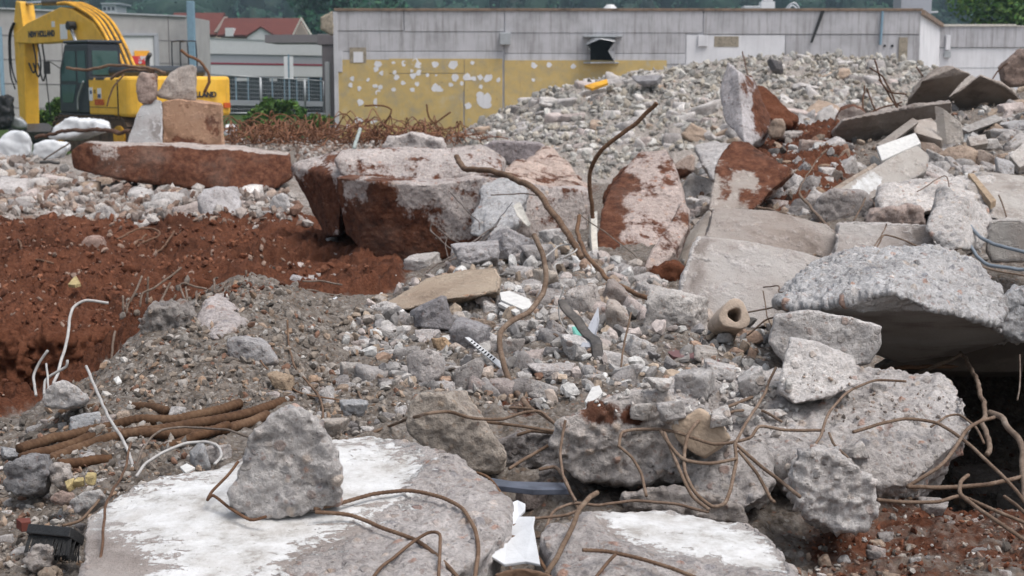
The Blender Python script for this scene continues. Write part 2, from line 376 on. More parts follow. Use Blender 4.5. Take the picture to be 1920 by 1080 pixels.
def rust_mat(name, a, b, c, rough=.85, metal=.0):
    n = NT(name, rough, .3, metal); col = n.ramp(n.math('ADD', n.math('MULTIPLY', n.noise(70, 7, .72), .55), n.math('MULTIPLY', n.noise(13, 4, .6), .45)), [(.32, a), (.5, b), (.7, c)])
    i = n.info(); col = n.mix(1, col, i['Color'], 'MULTIPLY'); n.bump(n.noise(300, 4), .4, .002); return n.out(col)
M['rust'] = rust_mat('rusty_steel', (.06, .034, .022), (.14, .085, .055), (.24, .17, .12))
M['dusty'] = rust_mat('dusty_steel', (.07, .048, .035), (.15, .118, .097), (.28, .25, .225))
M['pale'] = rust_mat('pale_coated_wire', (.25, .235, .225), (.40, .385, .375), (.52, .51, .50), .6)
M['darkmetal'] = rust_mat('dark_sheet_metal', (.035, .033, .032), (.085, .08, .078), (.16, .15, .145), .5, .3)
def plain(name, col, rough=.6, spec=.4, metal=0, var=.12, scale=8, bump=0):
    n = NT(name, rough, spec, metal)
    k = n.ramp(n.noise(scale, 6, .65), [(.25, tuple(v * (1 - var * 2) for v in col)), (.5, tuple(col)), (.75, tuple(min(1, v * (1 + var)) for v in col))])
    if bump: n.bump(n.noise(scale * 6, 5), bump, .01)
    return n.out(k)
M['white'] = plain('white_plaster', (.60, .59, .575), .8, .2, var=.12, scale=40, bump=.3)
M['plaster'] = plain('white_film', (.64, .655, .68), .45, .4, var=.08, scale=6, bump=.3)
M['black'] = plain('black_rubber', (.018, .018, .019), .55, .4, var=.3, scale=30, bump=.3)
def yellow_mat():
    n = NT('yellow_paint', .45, .4); k = n.ramp(n.noise(2.2, 6, .65), [(.25, (.66, .36, .03)), (.5, (.80, .45, .042)), (.75, (.86, .52, .07))])
    k = n.mix(n.math('MULTIPLY', edge(n, n.noise(1.5, 8, .72), .54, .70), .45), k, (.36, .22, .07))
    k = n.mix(n.math('MULTIPLY', edge(n, n.noise(3, 6, .7, n.scalev(3, 3, .3)), .58, .70), .5), k, (.22, .13, .06)); return n.out(k)
M['yellow'] = yellow_mat()
M['yellow2'] = plain('worn_yellow_paint', (.66, .33, .02), .5, .4, var=.3, scale=3.5)
M['cab'] = plain('dark_grey_cab_paint', (.026, .032, .042), .4, .5, var=.2)
M['glass'] = plain('cab_glass', (.05, .10, .095), .04, .9, var=.25, scale=1.6)
M['darkglass'] = plain('shop_glass', (.018, .028, .035), .08, .7, var=.5, scale=.35)
M['chrome'] = plain('steel_rod', (.55, .56, .58), .25, .5, .8)
M['track'] = plain('muddy_track', (.10, .066, .045), .9, .2, var=.4, scale=6, bump=.5)
M['ink'] = plain('dark_lettering', (.02, .022, .03), .5)
M['sticker'] = plain('white_sticker', (.74, .74, .76), .5, var=.05)
M['stickblue'] = plain('blue_sticker_print', (.06, .10, .22), .5, var=.3, scale=20)
M['stickred'] = plain('orange_red_print', (.52, .09, .015), .5, var=.2)
M['orange'] = plain('orange_poster', (.86, .40, .04), .5, var=.05)
M['redpost'] = plain('red_poster_print', (.62, .045, .05), .5, var=.05)
M['bluepost'] = plain('blue_grey_post_paint', (.20, .31, .40), .5, var=.1)
M['galv'] = plain('galvanised_steel', (.42, .44, .46), .45, .5, .5, var=.15)
M['wood'] = plain('weathered_wood', (.34, .25, .17), .85, var=.3, scale=30, bump=.5)
M['whitewood'] = plain('white_painted_wood', (.58, .55, .50), .8, var=.25, scale=30, bump=.4)
M['teal'] = plain('teal_plastic', (.16, .46, .38), .4, var=.1)
M['bluehose'] = plain('grey_blue_hose', (.17, .20, .235), .5, var=.15)
M['foam'] = plain('yellow_foam', (.43, .34, .17), .9, var=.35, scale=60, bump=.5)
M['maroon'] = plain('maroon_board', (.15, .075, .075), .6, var=.2)
M['slate'] = plain('blue_grey_plastic', (.085, .095, .125), .45, var=.3, scale=20)
M['sand'] = plain('beige_sandstone', (.43, .335, .255), .9, .2, var=.18, scale=18, bump=.4)
M['clay'] = plain('pale_clay_pipe', (.46, .37, .30), .85, .2, var=.2, scale=25, bump=.4)
def wall_mat(name, lo, hi, streak=1., joint=0.):
    n = NT(name, .85, .25)
    k = n.ramp(n.noise(1.1, 7, .6), [(.3, lo), (.55, hi), (.75, tuple(min(1, v * 1.08) for v in hi))])
    st = n.noise(2.2, 6, .7, n.scalev(3.2, .3, .22))
    k = n.mix(n.math('MULTIPLY', edge(n, st, .49, .66), .65 * streak), k, (.19, .175, .17))
    st2 = n.noise(2.0, 5, .7, n.scalev(5.5, .3, .12))
    k = n.mix(n.math('MULTIPLY', edge(n, st2, .62, .75), .45 * streak), k, (.30, .225, .165))
    n.bump(n.noise(30, 5), .3, .01); return n.out(k)
M['precast'] = wall_mat('stained_precast_concrete', (.34, .335, .35), (.47, .465, .49))
M['precast2'] = wall_mat('pale_precast_concrete', (.40, .40, .425), (.52, .52, .55), .6)
M['paintwall'] = wall_mat('white_painted_wall', (.60, .60, .63), (.70, .70, .73), .25)
M['greywall'] = wall_mat('grey_cladding', (.30, .29, .29), (.36, .35, .35), .3)
M['flash'] = plain('rusty_roof_flashing', (.20, .14, .10), .7, var=.35, scale=3)
M['brownclad'] = plain('brown_grey_cladding', (.185, .165, .175), .6, var=.06)
M['shopwhite'] = plain('white_shop_cladding', (.58, .585, .60), .5, var=.04)
M['shopgrey'] = plain('grey_shop_cladding', (.34, .35, .385), .5, var=.05)
M['stripe'] = plain('dark_red_stripe', (.26, .03, .05), .5, var=.05)
M['brick'] = plain('crumbling_brick', (.30, .26, .205), .9, var=.3, scale=14, bump=.6)
M['dark'] = plain('near_black_fill', (.012, .012, .013), .9, .1)  # near-black; on holes and openings its colour stands for their shade
def glue_mat():
    n = NT('yellow_adhesive_wall', .85, .2)
    k = n.ramp(n.noise(1.8, 8, .66), [(.30, (.36, .31, .22)), (.42, (.44, .345, .18)), (.55, (.52, .38, .155)), (.72, (.52, .43, .26))])
    k = n.mix(n.math('MULTIPLY', edge(n, n.noise(2.6, 8, .74), .57, .68), .7), k, (.45, .40, .30))
    k = n.mix(n.math('MULTIPLY', edge(n, n.noise(5, 8, .75), .62, .68), .7), k, (.24, .17, .09))
    k = n.mix(n.math('MULTIPLY', edge(n, n.noise(3, 5, .7, n.scalev(4, .3, .2)), .58, .72), .5), k, (.33, .22, .10))
    return n.out(k)
M['glue'] = glue_mat()
def roof_mat(name, a, b):
    n = NT(name, .85, .2)
    wv = n.new('ShaderNodeTexWave'); wv.bands_direction = 'Z'; n.put(wv.inputs[0], n.pos); wv.inputs['Scale'].default_value = 1.3
    k = n.mix(.5, n.ramp(n.noise(.9, 8, .75), [(.3, a), (.7, b)]), n.ramp(wv.outputs['Fac'], [(0, a), (1, b)])); return n.out(k)
M['roof'] = roof_mat('red_roof_tiles', (.085, .026, .022), (.155, .05, .038))
def leaf_mat(name, a, b, c):
    n = NT(name, .7, .25); i = n.info(); _, t = n.attr('tint')
    k = n.mix(1, n.ramp(n.noise(1.7, 5, .7), [(.3, a), (.5, b), (.72, c)]), t, 'MULTIPLY')
    return n.out(k)
M['leaf'] = leaf_mat('green_leaves', (.022, .06, .014), (.06, .125, .026), (.11, .20, .045))
M['forest'] = leaf_mat('hillside_forest', (.007, .036, .022), (.018, .072, .042), (.042, .125, .065))
M['bark'] = plain('tree_bark', (.07, .052, .04), .9, var=.3, bump=.6)
M['hill'] = plain('wooded_hill', (.02, .045, .022), .95, .1, var=.35, scale=.05)
# ------------------------------------------------------------------ broken pieces: union of hulls, remeshed, worn and roughened
OUT = []                                # screen outlines of the pieces already placed: (outline, distance)
def parse(s, d=None):
    o = []
    for w_ in s.split():
        q = [float(v) for v in w_.split(',')]; o.append((q[0], q[1], q[2] if len(q) > 2 else d))
    return o
def newell(p):
    n = np.zeros(3)
    for i in range(len(p)):
        a, b = p[i], p[(i + 1) % len(p)]; n += np.cross(a, b)
    n /= np.linalg.norm(n) + 1e-12
    c = np.mean(p, 0) - np.array((0, 0, EYE))
    return n if n @ c < 0 else -n
def hull_verts(parts):
    bm = bmesh.new()
    for pts in parts:
        vs = [bm.verts.new([float(t) for t in v]) for v in pts]
        r = bmesh.ops.convex_hull(bm, input=vs, use_existing_faces=False)
        kill = [e for e in set(r['geom_interior']) | set(r['geom_unused']) if isinstance(e, bmesh.types.BMVert) and e.is_valid]
        if kill: bmesh.ops.delete(bm, geom=kill, context='VERTS')
    return bm
def remesh(bm, vox):
    bmesh.ops.recalc_face_normals(bm, faces=bm.faces)
    me = bpy.data.meshes.new('t'); bm.to_mesh(me); bm.free()
    o = bpy.data.objects.new('t', me); COL.objects.link(o)
    md = o.modifiers.new('r', 'REMESH'); md.mode = 'VOXEL'; md.voxel_size = vox
    dep = bpy.context.evaluated_depsgraph_get(); dep.update()
    m2 = bpy.data.meshes.new_from_object(o.evaluated_get(dep), depsgraph=dep)
    bpy.data.objects.remove(o); bpy.data.meshes.remove(me); return m2
_cs = [0]
AGG = np.array([(1.05, 1.03, 1.0), (.8, .8, .82), (1.0, .74, .64), (1.15, 1.12, 1.1), (.95, .86, .78), (.7, .72, .76), (1.25, 1.2, 1.15), (.9, .62, .5), (1, .96, .93), (.85, .84, .84), (1.1, 1.0, .9)])
def piece(name, label, cat, parts, vox, wear=3, amp=1., warp=1., formed=(), soil=None, paint=None, tint=(1, 1, 1), mat='con', group=None, mask=None, fine=1., parent=None, fmask=None, soft=2):
    """parts: list of point lists (world). formed: face directions kept smooth. soil / paint: f(P, N) -> 0..1"""
    _cs[0] += 1; seed = _cs[0] * 1.37
    allp = np.concatenate([np.asarray(p, float) for p in parts]); size = np.ptp(allp, axis=0); L = float(np.sort(size)[1]); 
    me = remesh(hull_verts(parts), vox); V = coords(me).astype(float); E = edges(me)
    V = laplace(V, E, soft); me.vertices.foreach_set('co', V.astype(np.float32).ravel()); me.update(); N0 = vnormals(me)
    fm = np.zeros(len(V))
    for dv in formed:
        dv = np.asarray(dv, float); dv /= np.linalg.norm(dv); fm = np.maximum(fm, sstep(.80, .95, N0 @ dv))
    if fmask is not None: fm = fm * np.clip(fmask(V, N0), 0, 1)
    wv = np.stack([fbm(V, 1.6 / L, 3, seed + k) for k in range(3)], 1) * .055 * L * warp     # bend the straight outline
    V = V + wv
    V = laplace(V, E, wear)
    me.vertices.foreach_set('co', V.astype(np.float32).ravel()); me.update(); N = vnormals(me)
    rough = 1 - .93 * laplace(np.repeat(fm[:, None], 3, 1), E, 3)[:, 0]
    F1, F2, _ = worley(V + .25 * wv, 3.0 / L, seed); h = .040 * L * fbm(V, 2.6 / L, 3, seed + 5) + .075 * L * (F1 - .5) - .02 * L * np.abs(fbm(V, 6 / L, 3, seed + 6))
    F1, F2, _ = worley(V, 8.0 / L, seed + 3); h = h + .022 * L * (F1 - .5)
    h = h + np.minimum(.02 * L, .010) * fbm(V, 24, 3, seed + 8, ridged=True) * fine
    agg = np.ones((len(V), 3))
    if vox < .012:
        k = 1 if vox < .007 else .7
        h = h + .008 * fine * fbm(V, 46 * k, 3, seed + 9) - .009 * fine * sstep(.25, .42, fbm(V, 34 * k, 1, seed + 3))
        F1, F2, ID = worley(V, 36 * k, seed + 1); on = (_RJ[ID, 0] > .52); pb = np.clip(.46 - F1 * (1 + .5 * _RJ[ID, 1]), 0, .5) * on
        h = h + .020 * fine * pb / k; wgt = sstep(.02, .10, pb)[:, None] * (fine > .5)
        agg = agg * (1 - wgt) + wgt * AGG[(_RJ[ID, 2] * len(AGG)).astype(int) % len(AGG)]
    V = V + N * (h * amp * rough + .0012 * fbm(V, 30, 2, seed + 2) * (vox < .02))[:, None]
    me.vertices.foreach_set('co', V.astype(np.float32).ravel()); me.update()
    if mat == 'con':
        mk = np.zeros((len(V), 3)); mk[:, 2] = fm
        if soil is not None: mk[:, 1] = np.clip(soil(V, N), 0, 1)
        if paint is not None: mk[:, 0] = np.clip(paint(V, N), 0, 1)
        put_attr(me, 'mask', mk); put_attr(me, 'agg', agg)
    me.polygons.foreach_set('use_smooth', [True] * len(me.polygons)); me.update()
    me.name = name; o = link(name, me, M[mat], parent); o.color = tuple(tint) + (1,)
    c = V.mean(0); c[2] = V[:, 2].min()
    if parent is None: origin_to(o, c); tag(o, label, cat, group)
    return o
def slab(name, label, cat, pts, ext, d=None, back=.93, vox=None, formed='', auto=True, **k):
    """pts: visible face as 'px,py,distance' (several faces split by |), ext: vector to its far side.
       formed: letters f (the visible face), u (up), b (far side) stay smooth"""
    parts = []; fd = []; exts = ext if isinstance(ext, list) else None
    for i, s in enumerate(pts.split('|')):
        q = parse(s, d); my = np.mean([t[1] for t in q]); sh = max(0., float(np.median([t[2] - dg(t[0], t[1]) for t in q if t[1] > my] or [0]))) if auto else 0
        q = [(a, b, c - sh) for a, b, c in q]; OUT.append(([(a, b) for a, b, c in q], min(c for a, b, c in q)))
        p = np.array([P(*t) for t in q]); e = np.array(exts[i] if exts else ext, float); c = p.mean(0)
        bk = c + (p - c) * back + e
        mx = np.mean([t[0] for t in q])
        for v, t in zip(bk, q):                                              # its far side stays behind its outline
            ray = P(t[0], t[1] + 1, v[1]); v[2] = min(v[2], ray[2]); v[0] = max(v[0], ray[0]) if t[0] < mx else min(v[0], ray[0])
        parts.append(np.concatenate([p, bk])); nn = newell(p)
        if 'f' in formed: fd.append(nn)
        if 'b' in formed: fd.append(-nn)
    if 'u' in formed: fd.append((0, 0, 1))
    if 'd' in formed: fd.append((0, -.3, -1))
    if 'l' in formed: fd.append((-1, -.2, 0))
    dm = np.mean([t[1] for p in parts for t in p])
    return piece(name, label, cat, parts, vox or max(.0042, min(c for _, c in OUT[-1:]) * 3.4 / F), formed=fd, **k)
def unit_rock(seed, sub=3, nplane=13, squash=(1, .85, .72), rough=1.):
    """angular stone of about unit size: a rounded polytope with noise"""
    r = np.random.default_rng(seed)
    bm = bmesh.new(); bmesh.ops.create_icosphere(bm, subdivisions=sub, radius=1)
    D = np.array([v.co[:] for v in bm.verts]); Fc = np.array([[v.index for v in f.verts] for f in bm.faces]); bm.free()
    D /= np.linalg.norm(D, axis=1)[:, None]
    n = np.concatenate([np.array([(1, 0, 0), (-1, 0, 0), (0, 1, 0), (0, -1, 0), (0, 0, 1), (0, 0, -1)]) + r.normal(size=(6, 3)) * .26, r.normal(size=(max(2, nplane - 8), 3))]); n /= np.linalg.norm(n, axis=1)[:, None]; h = np.concatenate([r.uniform(.30, .44, 6), r.uniform(.38, .54, len(n) - 6)])
    q = np.clip((D @ n.T) / h, .02, None); p = 60.
    rad = 1 / (np.sum(q ** p, 1) ** (1 / p)); rad = np.minimum(rad, .74)
    V = D * rad[:, None] * np.asarray(squash)
    ex = r.normal(size=3)
    V += D * (.05 * fbm(V, 2.2, 3, seed + .3) + .040 * rough * fbm(V, 6, 3, seed + .7) + .03 * rough * fbm(V, 13, 2, seed + .9, ridged=True))[:, None]
    return V / np.ptp(V, axis=0).max(), Fc
# ------------------------------------------------------------------ ground: one sheet from behind the camera to the horizon
def build_ground():
    ys = [-3, -1.5, 0, .8, 1.3]; y = 1.6
    while y < 30: ys.append(y); y *= 1.003
    while y < 60: ys.append(y); y *= 1.008
    while y < 2500: ys.append(y); y *= 1.16
    ys = np.array(ys); t0 = np.arange(-.43, .4301, .00115); ex = .43 + np.cumsum(np.linspace(.004, .11, 26))
    ts = np.concatenate([-ex[::-1], t0, ex])
    Y, T = np.meshgrid(ys, ts, indexing='ij'); X = T * np.maximum(Y, 1.6); X = X.ravel(); Y = Y.ravel()
    Z = gz(X, Y); px, red = ground_mask(X, Y, Z)
    pale = np.maximum(.56 * sstep(12.4, 13.6, Y) * (1 - sstep(800, 900, px)) * (1 - sstep(30, 33, Y)), .85 * sstep(23, 27, Y) * sstep(840, 900, px) * (1 - sstep(60, 70, Y)))
    grass = np.maximum(.8 * sstep(35, 38, Y) * (1 - sstep(150, 320, px)), .75 * sstep(47, 50, Y)) * (px < 900) 
    grass = np.maximum(grass, sstep(75, 110, Y))
    A = Y < 45; Z[A] += disp(X[A], Y[A], Z[A], red[A])
    nr, nc = len(ys), len(ts); i = np.arange(nr - 1)[:, None] * nc; j = np.arange(nc - 1)[None]
    Fq = np.stack([i + j, i + j + 1, i + nc + j + 1, i + nc + j], -1).reshape(-1, 4)
    me = np_mesh('ground', np.stack([X, Y, Z], 1), [Fq], attrs={'mask': np.stack([red, grass, pale], 1)})
    tag(link('ground', me, M['ground']), kind='structure')
build_ground()
# ------------------------------------------------------------------ wooded hillside and houses on it
def hill_z(x, y): return np.clip((y - 270) * .17, 0, 400) * (1 + .10 * np.sin(x * .011 + 1)) + 6 * np.sin(x * .03) * sstep(300, 420, y)
def build_hill():
    xs = np.linspace(-1100, 1100, 90); ys = np.linspace(265, 640, 60); X, Y = np.meshgrid(xs, ys); X = X.ravel(); Y = Y.ravel()
    V = np.stack([X, Y, hill_z(X, Y) - 1.2], 1); n = 90
    i = np.arange(59)[:, None] * n; j = np.arange(n - 1)[None]; Fq = np.stack([i + j, i + j + 1, i + n + j + 1, i + n + j], -1).reshape(-1, 4)
    tag(link('hill', np_mesh('hill', V, [Fq]), M['hill']), kind='structure')
    vs = []; fs = []; ts = []; n = 0; r = np.random.default_rng(11)
    protos = []
    for k in range(8):
        V0, F0 = unit_rock(900 + k, 3, 26, (1, 1, 1.15)); D = V0 / np.linalg.norm(V0, axis=1)[:, None]
        V0 = V0 * (1 + .30 * fbm(D, 2.6, 3, k) + .16 * fbm(D, 7, 2, k))[:, None]; protos.append((V0, F0))
    for k in range(1500):
        y = 285 + 300 * r.random() ** 1.2; x = r.uniform(-.50, .50) * y
        V0, F0 = protos[r.integers(8)]; s = r.uniform(7, 13) * (1 + y / 1800); a = r.uniform(0, 6.28)
        if y < 330: s *= .62
        con = r.random() < .18
        sc_ = np.array((s * (.55 if con else 1), s * (.55 if con else 1), s * (1.5 if con else .95)))
        V = V0 * sc_; V = np.stack([V[:, 0] * math.cos(a) - V[:, 1] * math.sin(a), V[:, 0] * math.sin(a) + V[:, 1] * math.cos(a), V[:, 2]], 1)
        V += (x, y, float(hill_z(x, y)) + s * .35); b = r.uniform(.45, 1.15); tc = np.array((b * r.uniform(.8, 1.25), b, b * r.uniform(.8, 1.15))) * (.6 if con else 1)
        vs.append(V); fs.append(F0 + n); n += len(V); ts.append(np.tile(tc * .55, (len(V), 1)))
        m_ = 110; D = r.normal(size=(m_, 3)); D /= np.linalg.norm(D, axis=1)[:, None]; D[:, 2] = np.abs(D[:, 2]) * 1.1 - .15
        c_ = np.array((x, y, float(hill_z(x, y)) + s * .35)) + D * sc_ * r.uniform(.42, .60, m_)[:, None]; u = r.normal(size=(m_, 3)); u /= np.linalg.norm(u, axis=1)[:, None]; w2 = np.cross(u, r.normal(size=(m_, 3))); w2 /= np.linalg.norm(w2, axis=1)[:, None]; e = r.uniform(.35, .85, m_)[:, None] * (.7 if con else 1)
        vs.append(np.stack([c_ - u * e, c_ - w2 * e * .7, c_ + u * e, c_ + w2 * e * .7], 1).reshape(-1, 3)); q4 = np.arange(4 * m_).reshape(-1, 4) + n; fs += [q4[:, :3], q4[:, [0, 2, 3]]]; n += 4 * m_; ts.append(np.repeat(tc * r.uniform(.7, 1.5, m_)[:, None], 4, 0))
    me = np_mesh('forest', np.concatenate(vs), [np.concatenate(fs)], attrs={'tint': np.concatenate(ts)})
    tag(link('forest', me, M['forest']), 'dark green woods covering the hillside', None, None, 'stuff')
build_hill()
def gable_house(name, label, px0, px1, py_ridge, py_eave, d, wallm, roofm, deep=9, gable=True, low=7, hip=0, group=None, tilt=0):
    a, b = W(px0, py_ridge, d), W(px1, py_ridge, d); zr, ze = a[2], W(px0, py_eave, d)[2]; x0, x1 = a[0], b[0]
    t = empty(name, ((x0 + x1) / 2, d, ze - low), label, 'house', group); o = np.array(((x0 + x1) / 2, d, ze - low))
    h = deep / 2; rh = zr - ze
    m = MB(); m.prism([(x0 + .3 - o[0], -h + .4, 0), (x0 + .3 - o[0], h - .4, 0), (x0 + .3 - o[0], h - .4, low), (x0 + .3 - o[0], 0, low + rh - .3), (x0 + .3 - o[0], -h + .4, low)], (x1 - x0 - .6, 0, 0)); m.build('wall', wallm, t)
    m = MB()
    for s in (-1, 1):
        m.prism([(x0 - o[0] + hip, 0, low + rh), (x1 - o[0] - hip, 0, low + rh), (x1 - o[0], s * h, low), (x0 - o[0], s * h, low)], (0, s * .12, .22))
    m.build('roof', roofm, t)
    return t, o
WH = M['shopwhite']; M['pink'] = plain('pale_pink_render', (.52, .42, .38), .8, var=.05)
M['cream'] = plain('cream_render', (.60, .50, .36), .8, var=.05); M['orangeroof'] = roof_mat('orange_roof_tiles', (.32, .085, .045), (.42, .13, .07)); M['brownroof'] = roof_mat('brown_roof_tiles', (.085, .05, .05), (.14, .08, .075))
t, o = gable_house('house', 'long red tiled house with a white dormer and a pink gable end behind the shop', 424, 570, 38, 72, 150, M['pink'], M['roof'], deep=8)
for px, py0, py1, wd in ((491, 52, 71, 1.5), (431, 52, 68, .7)):
    c = W(px, py0, 145.6); b = W(px, py1, 145.6)
    m = MB(); x = c[0] - o[0]; z1 = c[2] - o[2]; z0 = b[2] - o[2]; y = -4.3
    m.prism([(x - wd * .95, y, z0 - .5), (x + wd * .95, y, z0 - .5), (x + wd * .95, y, z0 + .1), (x, y, z1), (x - wd * .95, y, z0 + .1)] if wd > 1 else [(x - wd * .55, y, z0), (x + wd * .55, y, z0), (x + wd * .55, y, z1), (x - wd * .55, y, z1)], (0, 3.2, 0)); dm = m.build('dormer', WH, t)
    if wd > 1:
        m = MB(); 
        for s in (-1, 1): m.prism([(x, y - .2, z1 + .05), (x + s * wd * 1.05, y - .2, z0 + .05), (x + s * wd * 1.05, y + 3.4, z0 + .05), (x, y + 3.4, z1 + .05)], (0, 0, .12))
        m.build('roof', M['roof'], dm)
m = MB(); c = W(562, 40, 147); m.prism([W(553, 69, 145.9) - o, W(583, 69, 145.9) - o, W(567, 42, 145.9) - o], (0, -.25, 0)); m.build('gable', M['pink'], t)
m = MB()
for q in (((567, 38), (586, 70)), ((567, 38), (551, 70))):
    a_, b_ = W(*q[0], 145.4) - o, W(*q[1], 145.4) - o; m.prism([a_, b_, b_ + (0, 0, .3), a_ + (0, 0, .3)], (0, -.35, 0))
m.build('bargeboard', M['whitewood'], t)
t, o = gable_house('house', 'dark red tiled roof of the house beside the blue post', 330, 424, 28, 71, 156, M['cream'], M['roof'], deep=9)
m = MB(); a_, b_ = W(424, 33, 151) - o, W(404, 62, 151) - o; m.prism([a_, b_, b_ + (.35, 0, 0), a_ + (.35, 0, 0)], (0, -.3, .1)); m.build('bargeboard', M['pink'], t)
m = MB(); m.prism([W(366, 71, 150.5) - o, W(377, 71, 150.5) - o, W(366, 57, 150.5) - o], (0, 1, 0)); m.build('dormer', WH, t)
for nm, lb, a in (
    ('house', 'small brown roofed villa with a white gable standing among the trees', (497, 529, 11, 24, 430, M['cream'], M['brownroof'])),
    ('house', 'small house with a bright orange red roof among the trees', (453, 470, 24, 33, 400, M['pink'], M['orangeroof'])),
    ('house', 'tall narrow salmon gabled house half hidden by trees', (421, 435, 15, 27, 380, M['pink'], M['orangeroof'])),
    ('house', 'cream flat house high on the wooded slope', (517, 549, -6, 1, 620, M['cream'], M['brownroof'])),
    ('house', 'tiny reddish house in the woods above the white building', (1002, 1018, 2, 8, 640, M['pink'], M['brownroof']))):
    gable_house(nm, lb, *a, deep=10, low=5)
t = empty('white_villa', W(212, 26, 300), 'white boxy villa on the slope above the excavator boom', 'house'); o = W(212, 26, 300)
m = MB(); m.prism([W(196, 27, 300) - o, W(222, 27, 300) - o, W(222, 6, 300) - o, W(196, 6, 300) - o], (0, 8, 0)); m.build('wall', WH, t)
m = MB(); m.prism([W(194, 8, 299.5) - o, W(229, 8, 299.5) - o, W(229, 5, 299.5) - o, W(194, 5, 299.5) - o], (0, 9, 0)); m.build('roof', M['galv'], t)
for px in (198, 206, 214):
    m = MB(); m.prism([W(px, 19, 299.9) - o, W(px + 5, 19, 299.9) - o, W(px + 5, 13, 299.9) - o, W(px, 13, 299.9) - o], (0, .3, 0)); m.build('window', M['darkglass'], t)
# ------------------------------------------------------------------ trees and bushes made of many small leaves
def leaves(name, cs, rad, n, size, parent=None, m='leaf', seed=0, mat=None):
    r = np.random.default_rng(seed); k = r.integers(len(cs), size=n); C = np.asarray(cs, float)[k]; Rr = np.asarray(rad, float)[k]
    D = r.normal(size=(n, 3)); D /= np.linalg.norm(D, axis=1)[:, None]; q = C + D * (Rr * r.random(n) ** .45)[:, None] * (1, 1, .8)
    u = r.normal(size=(n, 3)); u /= np.linalg.norm(u, axis=1)[:, None]; v = np.cross(u, r.normal(size=(n, 3))); v /= np.linalg.norm(v, axis=1)[:, None]
    s = size * r.uniform(.6, 1.3, n)[:, None]
    V = np.stack([q - u * s, q - v * s * .45, q + u * s, q + v * s * .45], 1).reshape(-1, 3); Fq = np.arange(4 * n).reshape(-1, 4)
    b = r.uniform(.6, 1.5, n)[:, None] * np.stack([r.uniform(.8, 1.3, n), np.ones(n), r.uniform(.7, 1.1, n)], 1)
    me = np_mesh(name, V, [Fq], attrs={'tint': np.repeat(b, 4, 0)}); return link(name, me, M[m], parent)
def tree(label, px, py_top, d, rad, seed, m='leaf', tall=1.0, n=4200, leaf=.11):
    top = W(px, py_top, d); g = float(gz(top[0], d)) if d < 60 else 0.; r = np.random.default_rng(seed)
    t = empty('tree', (top[0], d, g), label, 'tree'); H = top[2] - g
    V, Fq, Fe = tube_geo(smooth_path([(0, 0, 0), (.1, 0, H * .35), (-.05, .1, H * .7), (0, 0, H * .95)], .3), H * .035, 8, taper=(1, .2))
    tr = link('trunk', np_mesh('trunk', V, [Fq, np.array(Fe)]), M['bark'], t)
    cs = []; rs = []; mb = MB()
    for k in range(16):
        a = r.uniform(0, 6.28); hh = r.uniform(.42, .97); rr = rad * (1.15 - abs(hh - .62)) * r.uniform(.35, 1)
        c = np.array((math.cos(a) * rr, math.sin(a) * rr, H * hh * tall)); cs.append(c); rs.append(rad * r.uniform(.28, .5))
        mb.tube(smooth_path([(0, 0, H * hh * .6), c * (.5, .5, .85), c], .3), H * .010, 5, taper=(1, .3))
    mb.build('limb', M['bark'], t); leaves('crown', cs, rs, n, leaf, t, m, seed)
tree('dark tree beside the broken masonry end of the yellow walled building', 608, 4, 190, 3.4, 21, 'forest', 1, 7000, .3)
tree('broad dark tree behind the red tiled house', 655, -12, 175, 6.5, 22, 'forest', 1, 6000, .5)
tree('leafy green tree reaching over the flat roof of the right hand wing', 1893, -55, 70, 2.9, 23, 'leaf', 1, 9000, .15)
def bush(label, px, py0, py1, wpx, d, seed, cat='bush', name='bush', n=2200, leaf=.085):
    b = W(px, py1, d); h = (py1 - py0) * d / F; wd = wpx * d / F / 2; r = np.random.default_rng(seed)
    t = empty(name, b, label, cat); mb = MB(); cs = []; rs = []
    for k in range(9):
        a = r.uniform(0, 6.28); q = r.random() ** .5; hh = h * r.uniform(.35, .95) * (1 - .35 * q)
        c = np.array((math.cos(a) * wd * q, math.sin(a) * wd * q * .7, hh)); cs += [c, c * (.7, .7, .55)]; rs += [h * .17, h * .17]
        mb.tube(smooth_path([(c[0] * .2, c[1] * .2, -.1), c * (.6, .6, .6), c], .1), .012, 5, taper=(1, .4))
    mb.build('stem', M['bark'], t); leaves('foliage', cs, rs, n, leaf, t, 'leaf', seed)
bush('dark green bush growing behind the excavator arm', 97, 178, 252, 50, 47, 31, n=2600, leaf=.085)
bush('tall weed growing in front of the mesh fence', 513, 166, 248, 84, 44, 32, 'weed', 'weed')
bush('bright green bush beside the brown building corner', 585, 190, 246, 66, 46, 33)
bush('low green weeds left of the tall weed by the fence', 470, 205, 246, 46, 45, 34, 'weed', 'weed', 800)
# ------------------------------------------------------------------ the half demolished flat roofed building
D0 = 50.
def wallbox(mb, px0, py0, px1, py1, d0, d1=None, thick=.3, mi=0, o=(0, 0, 0), out=0.):
    d1 = d0 if d1 is None else d1
    q = [W(px0, py1, d0 - out), W(px1, py1, d1 - out), W(px1, py0, d1 - out), W(px0, py0, d0 - out)]
    for v in q[:2]: v[2] = q[0][2] if False else v[2]
    return mb.prism([v - np.asarray(o) for v in q], (0, thick, 0), mi)
o = W(1170, 250, D0); B = empty('flat_roofed_building', o, 'long flat roofed concrete building with a yellow stripped wall, half torn down', 'building')
m = MB(); wallbox(m, 628, 24, 1722, 264, D0, D0, .35, o=o, out=-.02); m.build('wall', M['precast2'], B)
